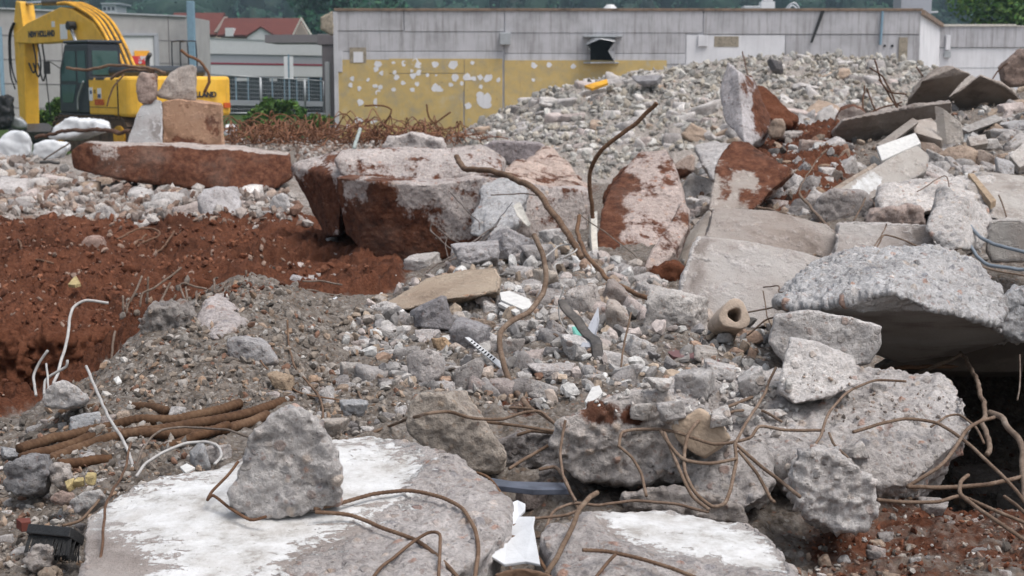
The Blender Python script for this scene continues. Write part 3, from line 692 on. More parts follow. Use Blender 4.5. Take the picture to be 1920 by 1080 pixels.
# panels: parapet band, second band, pale band
for n_, a in (('parapet', [(632, 19, 757, 57.5), (759, 19, 945, 59), (947, 20, 1316, 61.5), (1318, 20.5, 1722, 64)]),):
    for k, (x0, y0, x1, y1) in enumerate(a):
        m = MB(); wallbox(m, x0, y0, x1, y1, D0, D0, .35, o=o, out=.03); m.build(n_, M['precast'], B, .012)
for (x0, y0, x1, y1) in ((630, 59.5, 944, 96), (946, 61.5, 1284, 100)):
    m = MB(); wallbox(m, x0, y0, x1, y1, D0, o=o, out=.012); m.build('wall_panel', M['precast'], B, .01)
for (x0, y0, x1, y1) in ((630, 97.3, 944, 112), (946, 101.3, 1284, 120)):
    m = MB(); wallbox(m, x0, y0, x1, y1, D0, o=o, out=.012); m.build('wall_panel', M['precast2'], B, .01)
m = MB(); wallbox(m, 1286, 65.8, 1470, 122, D0, o=o, out=.01); m.build('painted_wall', M['paintwall'], B, .006)
m = MB(); wallbox(m, 1472, 65.8, 1722, 140, D0, o=o, out=.008); m.build('wall_panel', M['precast'], B, .01)
m = MB(); wallbox(m, 1338, 68, 1384, 88, D0, o=o, out=.022, thick=.05); m.build('brick_patch', M['brick'], B, .005)
m = MB(); wallbox(m, 1308, 66, 1326, 87, D0, o=o, out=.10, thick=.12); m.build('wall_box', M['paintwall'], B, .01)
m = MB(); wallbox(m, 628, 15.5, 1726, 20.5, D0, thick=.5, o=o, out=.08); m.build('roof_flashing', M['flash'], B, .01)
m = MB(); wallbox(m, 628, 22, 1722, 24, D0 + .5, thick=13, o=o); m.build('roof', M['precast'], B)
# yellow adhesive wall with dabs of plaster
m = MB()
for (x0, y0, x1, y1, ou) in ((634, 112, 730, 264, .0), (730, 110, 870, 137, .006), (730, 138, 870, 171, .002), (706, 172, 868, 264, .012), (730, 171, 868, 172, .004), (871, 110, 942, 264, .0), (946, 113, 1250, 264, .004)): wallbox(m, x0, y0, x1, y1, D0, thick=.06, o=o, out=ou + .028)
r = np.random.default_rng(5)
dabs = "707,119,7 711,121,6 738,118,4 757,119,6 780,119,9 784,123,7 816,120,7 849,121,11 886,118,5 705,130,6 715,137,5 740,135,5 744,145,6 772,133,4 774,142,7 785,136,6 802,141,4 818,141,3 853,146,8 875,145,8 888,147,6 900,145,6 915,146,9 756,156,5 781,157,5 673,166,5 703,161,5 712,164,5 708,173,6 738,168,5 773,169,6 815,164,8 823,168,8 845,159,5 866,156,5 902,162,5 853,178,6 676,192,8 704,191,7 709,196,9 736,196,7 756,196,6 780,190,11 783,198,6 801,189,7 822,189,6 845,192,8 853,202,6 813,201,4 825,201,4 877,199,7 671,228,10 698,228,5 705,226,4 712,228,5 733,232,6 774,230,7 773,226,5 813,227,5 840,223,5 853,232,6 755,237,5 650,237,6 660,148,5 656,160,5 830,206,4 690,150,4 935,150,5 905,190,14 912,185,12 900,181,9 915,196,8 1001,123,7 1030,122,6 1075,124,6 1000,150,4"
for s in dabs.split():
    x, y, a = map(float, s.split(',')); k = 9; c = W(x, y, D0 - .036); q = []
    for i in range(k):
        an = i * 2 * math.pi / k; rr = a * D0 / F * r.uniform(.6, 1.1); q.append(c - o + np.array((math.cos(an) * rr, r.uniform(-.004, .004), math.sin(an) * rr)))
    m.prism(q, (0, .035, 0), 1)
m.build('yellow_wall', [M['glue'], M['paintwall']], B)
# left edge: pale column with broken masonry crown
m = MB(); wallbox(m, 626, 22, 634, 264, D0, thick=.4, o=o, out=.07); wallbox(m, 634, 96, 642, 135, D0, thick=.2, o=o, out=.06); m.build('corner_column', M['precast2'], B, .01)
m = MB(); wallbox(m, 656, 89, 687, 118, D0, thick=.05, o=o, out=.035); m.build('broken_recess', M['brick'], B)
m = MB(); wallbox(m, 663, 97, 681, 117, D0, thick=.03, o=o, out=.05); m.build('recess_infill', M['paintwall'], B)
q = parse("603,33 611,30 626,20 628,62 622,66 612,58 602,55", D0 - .1); p_ = np.array([W(*t_) for t_ in q])
piece('broken_masonry', None, None, [np.concatenate([p_, p_ + (0, .5, 0)]) - o], .035, 1, .8, mat='brick', parent=B)
m = MB(); wallbox(m, 937, 61, 957, 84, D0, thick=.25, o=o, out=.28); m.build('wall_lamp_box', M['galv'], B, .02)
# crushed vent duct
m = MB(); wallbox(m, 1094, 66, 1167, 69.5, D0, thick=.25, o=o, out=.25); wallbox(m, 1094, 116, 1160, 119, D0, thick=.1, o=o, out=.1); m.build('duct_flange', M['galv'], B, .006)
fr = np.array([W(*t_) for t_ in parse("1107,70 1153,71 1152,117 1106,119", D0 - .03)]) - o; bk = np.array([W(*t_) for t_ in parse("1098,84 1126,73 1153,78 1140,96 1152,116 1107,119 1106,98", D0 - .55)]) - o
m = MB(); rim = [fr[0], (fr[0] + fr[1]) / 2, fr[1], (fr[1] + fr[2]) / 2, fr[2], fr[3], (fr[3] + fr[0]) / 2]
for k in range(7):
    a, b = rim[k], rim[(k + 1) % 7]; c, e = bk[(k + 1) % 7], bk[k]; m.prism([a, b, c, e], (0, .012, .012))
m.build('crushed_duct', M['chrome'], B)
m = MB(); m.prism(fr, (0, .01, 0)); m.build('duct_dark_sheet', M['dark'], B)  # black sheet painted in for the shade inside the duct
# hanging black strip, pipe, cable marks
m = MB(); a, b = W(1540, 20, D0 - .12) - o, W(1520, 80, D0 - .12) - o; m.prism([a - (.06, 0, 0), a + (.06, 0, 0), b + (.04, 0, 0), b - (.04, 0, 0)], (0, .03, 0)); m.build('hanging_strip', M['black'], B)
m = MB(); m.tube(smooth_path([W(1651, 21, D0 - .1) - o, W(1649, 84, D0 - .1) - o], .3), .045, 8); m.build('downpipe', M['bluepost'], B)
for px in (1657, 1671):
    m = MB(); c = W(px, 86, D0 - .02) - o; m.tube([c, c + (0, -.03, 0)], .045, 10); m.build('hole_dark_disc', M['dark'], B)  # black disc in place of a hole, its shade given as colour
m = MB(); wallbox(m, 1684, 70, 1700, 118, D0, thick=.1, o=o, out=.05); m.build('buttress', M['brick'], B)
# receding bright end wall and its roof edge
def quadwall(name, pts, ext, mat, o, par, bev=0): m = MB(); m.prism([np.asarray(p) - o for p in pts], ext); return m.build(name, mat, par, bev)
quadwall('end_wall', [W(1723, 140, D0), W(1760, 140, D0 + 9), W(1760, 49, D0 + 9), W(1723, 24, D0)], (-.25, .1, 0), M['paintwall'], o, B)
quadwall('end_flashing', [W(1723, 28, D0 - .1), W(1761, 51, D0 + 9), W(1761, 44.5, D0 + 9), W(1723, 18.5, D0 - .1)], (.12, 0, 0), M['flash'], o, B)
# things on the roof
def roof_thing(name, label, cat, boxes, d, mats):
    q = W(boxes[0][0], boxes[0][3], d); t = empty(name, q, label, cat)
    for (x0, y0, x1, y1, nm), mt in zip(boxes, mats): m = MB(); wallbox(m, x0, y0, x1, y1, d, thick=(x1 - x0) * d / F, o=q); m.build(nm, M[mt], t, .02)
roof_thing('roof_vent', 'white roof vent with a stubby housing standing on the flat roof', 'roof vent', [(1424, 3, 1450, 19, 'housing'), (1428, -4, 1446, 3, 'cap'), (1392, 11, 1424, 19, 'duct')], D0 + 5, ['shopwhite', 'shopwhite', 'galv'])
roof_thing('roof_block', 'plain grey block rising above the flat roof near its end', 'stair head', [(1685, -22, 1742, 26, 'wall'), (1740, 21, 1755, 24, 'bracket')], D0 + 14, ['shopgrey', 'galv'])
m = MB(); c = W(1143, 17, D0 + 3); bm_ = MB(); q = [c + np.array((math.cos(i * .524) * .27, math.sin(i * .524) * .27, 0)) for i in range(12)]; q2 = [c + np.array((math.cos(i * .524) * .13, math.sin(i * .524) * .13, .16)) for i in range(12)]
bm_.add(q + q2, [list(range(12))[::-1], list(range(12, 24))] + [[i, (i + 1) % 12, 12 + (i + 1) % 12, 12 + i] for i in range(12)])
tag(bm_.build('roof_dome', M['shopwhite'], None, .01), 'small white dome vent on the roof above the crushed duct', 'roof vent')
m = MB(); m.tube(smooth_path([W(1470, 18, D0 + 4), W(1478, 8, D0 + 4), W(1488, 6, D0 + 4), W(1496, 17, D0 + 4)], .05), .035, 6); m.tube(smooth_path([W(1474, 18, D0 + 4), W(1482, 10, D0 + 4.4), W(1492, 17, D0 + 4.4)], .05), .03, 6)
tag(m.build('roof_pipe', M['galv'], None, 0, True), 'bent pale pipe arching over the roof beside the white vent', 'pipe')
# lower wing at the right
o = W(1840, 160, 59); t = empty('low_wing', o, 'low white wing with a stained grey parapet at the end of the long building', 'building')
m = MB(); wallbox(m, 1758, 90, 2100, 190, 59, o=o); m.build('wall', M['paintwall'], t)
m = MB(); wallbox(m, 1756, 49, 2100, 89, 59, o=o, out=.06); m.build('parapet', M['precast'], t, .02)
m = MB(); wallbox(m, 1756, 45.5, 1902, 49.5, 59, thick=.5, o=o, out=.12); wallbox(m, 1902, 48, 2100, 50, 59, thick=.5, o=o, out=.1); m.build('roof_flashing', M['whitewood'], t, .01)
m = MB(); wallbox(m, 1757, 50, 2100, 52, 59.6, thick=12, o=o); m.build('roof', M['precast'], t)
m = MB(); wallbox(m, 1770, 96, 1782, 108, 59, thick=.2, o=o, out=.15); m.build('wall_box', M['galv'], t, .01)
m = MB(); wallbox(m, 1772, 66, 1780, 94, 59, thick=.15, o=o, out=.2); m.build('downpipe', M['paintwall'], t, .02)
m = MB(); wallbox(m, 1758, 126.6, 2100, 127.4, 59, thick=.02, o=o, out=.012); m.build('wall_joint', M['galv'], t)
# ------------------------------------------------------------------ brown corner, white pole
o = W(617, 240, 54); t = empty('brown_clad_block', o, 'brown grey clad corner block between the shop and the yellow walled building', 'building')
m = MB(); wallbox(m, 604, 66, 640, 262, 54, thick=2, o=o); m.build('wall', M['brownclad'], t, .02)
m = MB(); wallbox(m, 596, 64, 640, 84, 54, thick=2.2, o=o, out=.05); m.build('fascia', M['brownclad'], t, .02)
m = MB(); wallbox(m, 609, 116, 618, 248, 52, thick=.17); tag(m.build('white_post', M['shopwhite'], None, .02), 'square white post in front of the brown clad corner', 'post')
# ------------------------------------------------------------------ shop with a red stripe
DS = 84.
o = W(480, 230, DS); t = empty('shop_building', o, 'low modern white and grey shop with a thin dark red stripe', 'shop')
def band(nm, y0a, y1a, y0b, y1b, mat, out, thick=.3): quadwall(nm, [W(350, y1a, DS - out), W(640, y1b, DS - out), W(640, y0b, DS - out), W(350, y0a, DS - out)], (0, thick, 0), M[mat], o, t)
band('wall', 70, 240, 82, 240, 'shopgrey', -.05, 8)
band('upper_cladding', 69.5, 100, 82, 105, 'shopwhite', .06); band('middle_cladding', 101, 142, 106, 144, 'shopgrey', 0); band('lower_cladding', 121, 142, 124.5, 144.5, 'shopwhite', .03)
band('red_stripe', 116.5, 119.5, 121, 124, 'stripe', .05); band('roof_edge', 68.5, 70, 80.5, 82, 'galv', .1); band('glazing', 143, 186, 145.5, 190, 'darkglass', -.03); band('window_sill', 187, 196, 191, 200, 'shopgrey', .05); band('plinth', 197, 240, 201, 240, 'dark', -.02)
for px in np.linspace(372, 600, 11):
    m = MB(); wallbox(m, px, 145, px + 2.2, 190, DS, thick=.1, o=o, out=.04); m.build('mullion', M['bluepost'], t)
for px, w_ in ((440, 26), (505, 14), (556, 22)):
    m = MB(); wallbox(m, px, 146, px + w_, 152, DS, thick=.05, o=o, out=.02); m.build('ceiling_light', M['shopwhite'], t)
m = MB(); wallbox(m, 498, 65, 597, 80, DS - 6, thick=4, o=o); m.build('brown_fascia', M['brownclad'], t)
m = MB(); wallbox(m, 353, 2, 366.5, 240, 64, thick=.3); tag(m.build('tall_post', M['bluepost'], None, .03), 'tall blue grey square post at the corner of the grey warehouse', 'post')
# sign with two pale panels
o = W(541, 236, 66); t = empty('panel_sign', o, 'two narrow white panels on a pole in front of the shop', 'sign')
for a, b in ((532.5, 539.5), (543, 549.5)): m = MB(); wallbox(m, a, 106, b, 148.5, 66, thick=.06, o=o); m.build('panel', M['sticker'], t, .005)
m = MB(); wallbox(m, 540, 102, 542.6, 238, 66, thick=.06, o=o, out=-.02); m.build('pole', M['bluepost'], t)
# ------------------------------------------------------------------ construction fence of wire mesh panels
def fence_panel(px0, y0a, px1, y0b, d, lab):
    o = W((px0 + px1) / 2, 215, d); t = empty('mesh_fence_panel', o, lab, 'fence', 'mesh panels of the construction fence')
    a, b = W(px0, y0a, d) - o, W(px1, y0b, d) - o; za = W(px0, 212, d)[2] - o[2]
    m = MB(); A0, B0 = a.copy(), b.copy(); A0[2] = B0[2] = za
    for p_, q in ((a, b), (A0, B0), (a, A0), (b, B0)): m.tube([p_, q], .024, 6)
    m.build('frame', M['galv'], t, 0, True)
    m = MB(); n = int((px1 - px0) / 3.6)
    for k in range(1, n): f = k / n; p_ = a * (1 - f) + b * f; q = A0 * (1 - f) + B0 * f; m.tube([p_, q], .0055, 4)
    for k in range(1, 9): f = k / 9; m.tube([a * (1 - f) + A0 * f, b * (1 - f) + B0 * f], .0055, 4)
    m.build('wire_mesh', M['galv'], t)
    for e, p_ in enumerate((a, b)):
        q = p_.copy(); q[2] = za; m = MB(); m.box(q[0] - .12, q[0] + .12, -.25, .25, za - .14, za); m.build('foot_block', M['galv'], t, .02)
fence_panel(392, 139, 487, 145, 54, 'wire mesh fence panel right behind the excavator counterweight')
fence_panel(489, 145, 570, 149, 54, 'wire mesh fence panel behind the tall weed and under the panel sign')
fence_panel(572, 149, 606, 152, 54, 'wire mesh fence panel ending at the brown clad corner')
# ------------------------------------------------------------------ grey warehouse with a poster panel
o = W(160, 240, 62); t = empty('grey_warehouse', o, 'grey panelled warehouse wall with a framed poster behind the excavator', 'warehouse')
dl = lambda px: 1 / (1 / 58 + (px + 60) / 412 * (1 / 65 - 1 / 58))
quadwall('wall', [W(-60, 250, dl(-60)), W(352, 250, dl(352)), W(352, 30, dl(352)), W(-60, 12, dl(-60))], (0, 5, 0), M['greywall'], o, t)
quadwall('roof_edge', [W(-60, 14, dl(-60) - .1), W(352, 32, dl(352) - .1), W(352, 29, dl(352) - .1), W(-60, 11, dl(-60) - .1)], (0, .4, 0), M['galv'], o, t)
for f in (.22, .42, .62, .82):
    ya, yb = 12 + f * 230, 30 + f * 212; quadwall('panel_joint', [W(-60, ya + .8, dl(-60) - .02), W(352, yb + .8, dl(352) - .02), W(352, yb, dl(352) - .02), W(-60, ya, dl(-60) - .02)], (0, .03, 0), M['brownclad'], o, t)
for px in (-20, 118, 318):
    m = MB(); wallbox(m, px, 16 + px * .04, px + 1, 248, dl(px), thick=.03, o=o, out=.02); m.build('panel_joint', M['brownclad'], t)
def onw(px0, y0, px1, y1, nm, mat, out, th=.05):
    return quadwall(nm, [W(px0, y1, dl(px0) - out), W(px1, y1, dl(px1) - out), W(px1, y0, dl(px1) - out), W(px0, y0, dl(px0) - out)], (0, th, 0), M[mat], o, t)
onw(212, 66, 292, 240, 'poster_panel', 'shopwhite', .04); onw(208, 62, 298, 67, 'poster_frame', 'shopgrey', .12, .15); onw(291, 66, 298, 240, 'poster_frame', 'shopgrey', .12, .15)
onw(0, 50, 5, 215, 'poster_frame', 'bluepost', .12, .15); onw(-40, 60, 0, 215, 'poster_panel', 'shopwhite', .04)
onw(253, 95, 281, 124, 'price_poster', 'orange', .09, .03); onw(246, 105, 278, 120.5, 'price_panel', 'redpost', .12, .03)
def text(name, s, size, loc, ax, up, m, parent=None, width=None, off=.0):
    cu = bpy.data.curves.new('t', 'FONT'); cu.body = s; cu.size = size; cu.align_x = 'CENTER'; cu.align_y = 'CENTER'; cu.extrude = .004; cu.offset = off
    ob = bpy.data.objects.new('t', cu); COL.objects.link(ob); dep = bpy.context.evaluated_depsgraph_get(); me = bpy.data.meshes.new_from_object(ob.evaluated_get(dep)); bpy.data.objects.remove(ob)
    ax = Vector(ax).normalized(); up = Vector(up).normalized(); nz = ax.cross(up); me.name = name
    xs = coords(me)[:, 0]; k = width / np.ptp(xs) if width else 1
    me.transform(Matrix(((ax.x * k, up.x, nz.x, loc[0]), (ax.y * k, up.y, nz.y, loc[1]), (ax.z * k, up.z, nz.z, loc[2]), (0, 0, 0, 1)))); me.materials.clear()
    return link(name, me, m, parent)
c = W(262, 109.5, dl(262) - .15) - o; text('price_digits', '99.99', .24, c, (1, .01, 0), (0, 0, 1), M['sticker'], t, .66, .012)
c = W(262, 117.5, dl(262) - .15) - o; text('price_digits', '99', .14, c, (1, .01, 0), (0, 0, 1), M['sticker'], t, .2, .008)
# ------------------------------------------------------------------ excavator: local +x is its heading, +y its left
h_ang = math.atan2(.72, -.69)
EX = empty('excavator', (-10.67, 41, 0.02), 'yellow tracked excavator with a dark cab and its arm hanging straight down', 'excavator', None, h_ang)
def part(mb, name, m, par=EX, bevel=0, smooth=False): return mb.build(name, m, par, bevel, smooth)
def xz(pts, y0, y1): m = MB(); m.prism([(x, y0, z) for x, z in pts], (0, y1 - y0, 0)); return m
def stadium(x0, x1, z0, z1, n=10):
    r = (z1 - z0) / 2; zc = (z0 + z1) / 2; q = []
    for k in range(n + 1): a = -math.pi / 2 + math.pi * k / n; q.append((x1 - r + math.cos(a) * r, zc + math.sin(a) * r))
    for k in range(n + 1): a = math.pi / 2 + math.pi * k / n; q.append((x0 + r + math.cos(a) * r, zc + math.sin(a) * r))
    return q
for s in (-1, 1):
    y0, y1 = (.8, 1.4) if s > 0 else (-1.4, -.8)
    tr = part(xz(stadium(-2.15, 2.15, .02, .92), y0, y1), 'track', M['track'])
    m = MB(); q = stadium(-2.2, 2.2, -.03, .97, 12); 
    per = np.array(q + [q[0]]); ss = np.concatenate([[0], np.cumsum(np.linalg.norm(np.diff(per, axis=0), axis=1))])
    for sv in np.linspace(0, ss[-1], 46, endpoint=False):
        c = np.array([np.interp(sv, ss, per[:, k]) for k in (0, 1)]); c2 = np.array([np.interp((sv + .06) % ss[-1], ss, per[:, k]) for k in (0, 1)])
        tv = c2 - c; tv /= np.linalg.norm(tv) + 1e-9; nv = np.array((tv[1], -tv[0]))
        m.prism([(c[0] + tv[0] * .075 * a + nv[0] * .03 * b, y0 - .03, c[1] + tv[1] * .075 * a + nv[1] * .03 * b) for a, b in ((-1, -1), (1, -1), (1, 1), (-1, 1))], (0, y1 - y0 + .06, 0))
    m.build('track_shoe', M['track'], tr)
    for x in (-1.7, 1.7): m = MB(); m.tube([(x, y0 - .05, .47), (x, y1 + .05, .47)], .30, 16); m.build('sprocket', M['yellow2'], tr)
m = MB(); m.box(-1.2, 1.2, -.85, .85, .35, .85); m.tube([(0, 0, .8), (0, 0, 1.02)], .75, 24); part(m, 'undercarriage', M['track'])
# upper body
body = part(MB().prism([(-1.62, -1.38, 1.02), (1.5, -1.38, 1.02), (1.5, -.3, 1.02), (1.7, .3, 1.02), (0.02, .3, 1.02), (.02, 1.38, 1.02), (-1.62, 1.38, 1.02)], (0, 0, 1.02)), 'body', M['yellow'], bevel=.06)
m = MB(); m.prism([(-1.4, 1.384, 1.02), (.0, 1.384, 1.02), (.0, 1.384, 1.045), (-1.4, 1.384, 1.045)], (0, .012, 0)); m.box(-.02, .0, 1.384, 1.392, 1.25, 1.95); m.box(-1.63, -1.61, 1.36, 1.40, 1.05, 2.0); m.box(-1.6, 0, 1.382, 1.387, 1.235, 1.25); part(m, 'panel_gap', M['ink'], body)
for x0, x1 in ((-.30, -.06), (-.9, -.42)): m = MB(); m.box(x0, x1, 1.05, 1.395, 1.98, 2.065); m.build('vent_grille', M['darkmetal'], body, .015)
m = MB(); m.box(-.24, -.04, 1.384, 1.396, 1.42, 1.78); m.build('notice_sticker', M['sticker'], body)
m = MB(); m.box(-.22, -.10, 1.397, 1.40, 1.60, 1.70); m.build('notice_print', M['stickblue'], body)
m = MB(); m.box(-.72, -.52, 1.384, 1.396, 1.48, 1.76); m.build('notice_sticker', M['sticker'], body)
m = MB(); m.box(-.71, -.53, 1.397, 1.40, 1.50, 1.60); m.build('notice_print', M['stickblue'], body)
text('model_digits', 'E305', .19, (-.62, 1.40, 1.37), (-1, 0, 0), (0, 0, 1), M['stickred'], body, .52, .012)
text('panel_digits', 'C', .12, (-.38, 1.40, 1.66), (-1, 0, 0), (0, 0, 1), M['ink'], body, None, .006)
cwp = [(-1.64, 1.42), (-2.2, 1.42), (-2.5, 1.22), (-2.62, .7), (-2.66, -.1), (-2.62, -1.0), (-2.5, -1.55), (-2.2, -1.74), (-1.64, -1.74)]
cw = part(MB().prism([(x, y, 1.0) for x, y in cwp], (0, 0, 1.08)), 'counterweight', M['yellow'], bevel=.09)
ct = text('lettering', 'NEW HOLLAND', .2, (-2.672, -.26, 1.58), (0, -1, 0), (0, 0, 1), M['ink'], cw, 1.5, .012)
m = MB(); m.box(-2.69, -2.64, -.05, .3, 1.2, 1.28); m.build('reflector', M['stickred'], cw)
m = MB(); m.box(-2.675, -2.62, .88, 1.04, 1.22, 1.42); m.box(-2.60, -2.52, -1.5, -1.3, 1.22, 1.36); m.build('reflector', M['stickred'], cw)
m = MB(); m.prism([(-2.1, -1.1, 2.06), (-.25, -1.1, 2.06), (-.25, .95, 2.06), (-2.1, .95, 2.06)], (0, 0, .30)); part(m, 'engine_hood', M['cab'], bevel=.12)
m = MB(); m.box(-.3, .3, -.8, .28, 2.03, 2.30); part(m, 'hood_step', M['cab'], bevel=.05)
m = MB(); m.tube(smooth_path([(-1.35, .3, 2.3), (-1.35, .3, 2.55), (-1.5, .3, 2.68)], .05), .06, 10); part(m, 'exhaust_pipe', M['darkmetal'], smooth=True)
for y in (-1.32, -1.05):
    m = MB(); m.tube(smooth_path([(-1.25, y, 2.0), (-1.2, y, 2.95), (-1.1, y, 3.06), (-.45, y, 3.06), (-.36, y, 2.95), (-.36, y, 2.0)], .08), .022, 6); part(m, 'handrail', M['cab'], smooth=True)
# cab
cp = [(0, 1.06), (0, 2.98), (1.36, 2.98), (1.72, 2.25), (1.78, 1.55), (1.78, 1.06)]
cabp = part(xz(cp, .36, 1.36), 'cab', M['cab'], bevel=.05)
part(MB().prism([(-.05, .33, 2.985), (1.4, .33, 2.985), (1.4, 1.39, 2.985), (-.05, 1.39, 2.985)], (0, 0, .09)), 'cab_roof', M['cab'], cabp, bevel=.04)
for nm, q in (('side_window', [(.72, 1.95), (.72, 2.78), (1.28, 2.78), (1.58, 2.2), (1.58, 1.95)]), ('side_window', [(.16, 1.9), (.16, 2.78), (.6, 2.78), (.6, 1.9)]), ('door_window', [(.95, 1.35), (.72, 1.85), (1.6, 1.85), (1.64, 1.5), (1.5, 1.35)])):
    m = MB(); m.prism([(x, 1.362, z) for x, z in q], (0, .01, 0)); part(m, nm, M['glass'], cabp)
m = MB(); m.prism([(-.004, .46, 2.12), (-.004, 1.24, 2.12), (-.004, 1.24, 2.78), (-.004, .46, 2.78)], (-.01, 0, 0)); part(m, 'rear_window', M['glass'], cabp, .004)
m = MB(); m.tube(smooth_path([(.62, 1.40, 1.15), (.55, 1.42, 1.5), (.2, 1.42, 1.95)], .05), .028, 6); part(m, 'grab_handle', M['galv'], cabp, smooth=True)
m = MB(); m.box(.02, 1.8, .34, 1.38, .90, 1.05); part(m, 'cab_base', M['black'], cabp, bevel=.02)
m = MB(); m.tube(smooth_path([(1.75, 1.30, 2.3), (2.0, 1.55, 2.5), (2.05, 1.6, 2.2), (2.0, 1.55, 1.0)], .08), .015, 6); m.box(1.98, 2.02, 1.5, 1.68, 2.15, 2.5); part(m, 'mirror_arm', M['black'], cabp)
# boom, arm, cylinders
boom = part(xz([(.3, 1.7), (.75, 1.6), (1.5, 2.6), (2.3, 3.12), (5.6, 3.08), (6.7, 3.12), (6.88, 3.4), (5.9, 3.72), (3.7, 4.12), (3.0, 4.05), (1.7, 3.62), (.9, 2.95), (.2, 2.1)], -.29, .27), 'boom', M['yellow'], bevel=.03)
text('lettering', 'NEW HOLLAND', .24, (4.95, .275, 3.36), (-1, 0, 0), (0, 0, 1), M['ink'], boom, 1.75, .016)
m = MB(); m.box(3.28, 3.72, .272, .28, 3.18, 3.62); m.build('notice_sticker', M['sticker'], boom)
m = MB(); m.box(4.05, 4.25, .272, .28, 3.55, 3.72); m.build('notice_sticker', M['sticker'], boom)
top = [(3.9, 4.17), (3.1, 4.13), (1.75, 3.70), (.95, 3.05), (.3, 2.25)]
for k, y in enumerate((-.24, -.08, .09, .23)):
    m = MB(); m.tube(smooth_path([(x, y, z + .06) for x, z in top], .1), .05, 8); m.build('hydraulic_pipe', M['yellow2'], boom, 0, True)
for k, y in enumerate((-.16, .005, .16)):
    m = MB(); m.tube(smooth_path([(x, y, z + .05) for x, z in top], .1), .035, 6); m.build('hose', M['black'], boom, 0, True)
for y in (-.44, .42):
    a, b = np.array((1.3, y, 1.35)), np.array((2.75, y, 3.5)); c = a * .42 + b * .58
    m = MB(); m.tube([a, c], .095, 12); m.build('boom_cylinder', M['yellow2'], EX, 0, True); m = MB(); m.tube([c, b], .055, 10); m.build('cylinder_rod', M['chrome'], EX, 0, True)
    m = MB(); m.tube([b + (0, -.11, .05), b + (0, .11, .05)], .13, 12); m.build('pin_boss', M['black'], EX)
arm = part(xz([(6.42, .3), (6.28, 2.8), (6.2, 3.3), (6.42, 4.38), (6.72, 4.42), (6.98, 3.6), (6.95, 2.6), (6.8, .3)], -.24, .22), 'arm', M['yellow'], bevel=.03)
a, b = np.array((3.6, -.02, 4.3)), np.array((6.5, -.02, 4.34)); c = a * .42 + b * .58
m = MB(); m.tube([a, c], .10, 12); m.build('arm_cylinder', M['darkmetal'], EX, 0, True); m = MB(); m.tube([c, b], .06, 10); m.build('cylinder_rod', M['chrome'], EX, 0, True)
for k in range(3):
    m = MB(); y = .1 - .15 * k; m.tube(smooth_path([(5.9, y, 3.1), (5.75, y, 2.55 - .1 * k), (5.95, y, 2.2 - .12 * k), (6.25, y, 2.5)], .06), .028, 6); m.build('hose', M['black'], arm, 0, True)
for k in range(2):
    m = MB(); y = .26 + .05 * k; m.tube(smooth_path([(6.75, y, 3.75), (7.1, y, 3.3), (7.12, y, 2.4 - .2 * k), (6.85, y, 1.9 - .2 * k)], .06), .028, 6); m.build('hose', M['black'], arm, 0, True)
m = MB(); m.tube(smooth_path([(7.02, 0, 3.2), (7.02, 0, 1.6)], .2), .085, 10); m.build('bucket_cylinder', M['yellow2'], arm, 0, True)
m = MB(); m.tube(smooth_path([(7.0, 0, 1.6), (6.98, 0, .75)], .2), .05, 8); m.build('cylinder_rod', M['chrome'], arm, 0, True)
part(xz([(6.3, .62), (6.9, .62), (7.15, .3), (7.0, .02), (6.4, -.05), (5.9, .1), (5.75, .4)], -.5, .5), 'bucket', M['darkmetal'], bevel=.03)
# ------------------------------------------------------------------ the large pieces, placed one by one
HALF = lambda V, N: np.full(len(V), .60)
def scr(V):
    x, y, z = V[:, 0], V[:, 1], V[:, 2] - EYE; dep = y * CT - z * ST; return 960 + F * x / dep, 540 - F * (y * ST + z * CT) / dep
def on_poly(s, nrm=(0, 0, 1), lo=.55, soft=30., top=1.):
    poly = [(a, b) for a, b, c in parse(s)]; nrm = np.asarray(nrm, float); nrm /= np.linalg.norm(nrm)
    def f(V, N):
        x, y = scr(V); return np.clip(.5 + poly_dist(x, y, poly) / (2 * soft), 0, top) * sstep(lo - .2, lo + .1, N @ nrm)
    return f
def dirt(nrm, k=1., base=0., lo=.2, hi=.8):
    nrm = np.asarray(nrm, float); nrm /= np.linalg.norm(nrm)
    return lambda V, N: base + k * sstep(lo, hi, N @ nrm)
def patch(*blobs):                       # soil in screen ellipses: (x, y, rx, ry, strength)
    def f(V, N):
        x, y = scr(V); o = np.zeros(len(V))
        for a, b, c, e, k in blobs: o = np.maximum(o, k * np.exp(-(((x - a) / c) ** 2 + ((y - b) / e) ** 2) ** 1.5))
        return o
    return f
PINK = (1.04, .99, .975); PALE = (1.18, 1.16, 1.15); DARK = (.62, .60, .60); WARM = (1.02, .95, .90); TAN = (1.0, .90, .79); COOL = (.95, .98, 1.02)
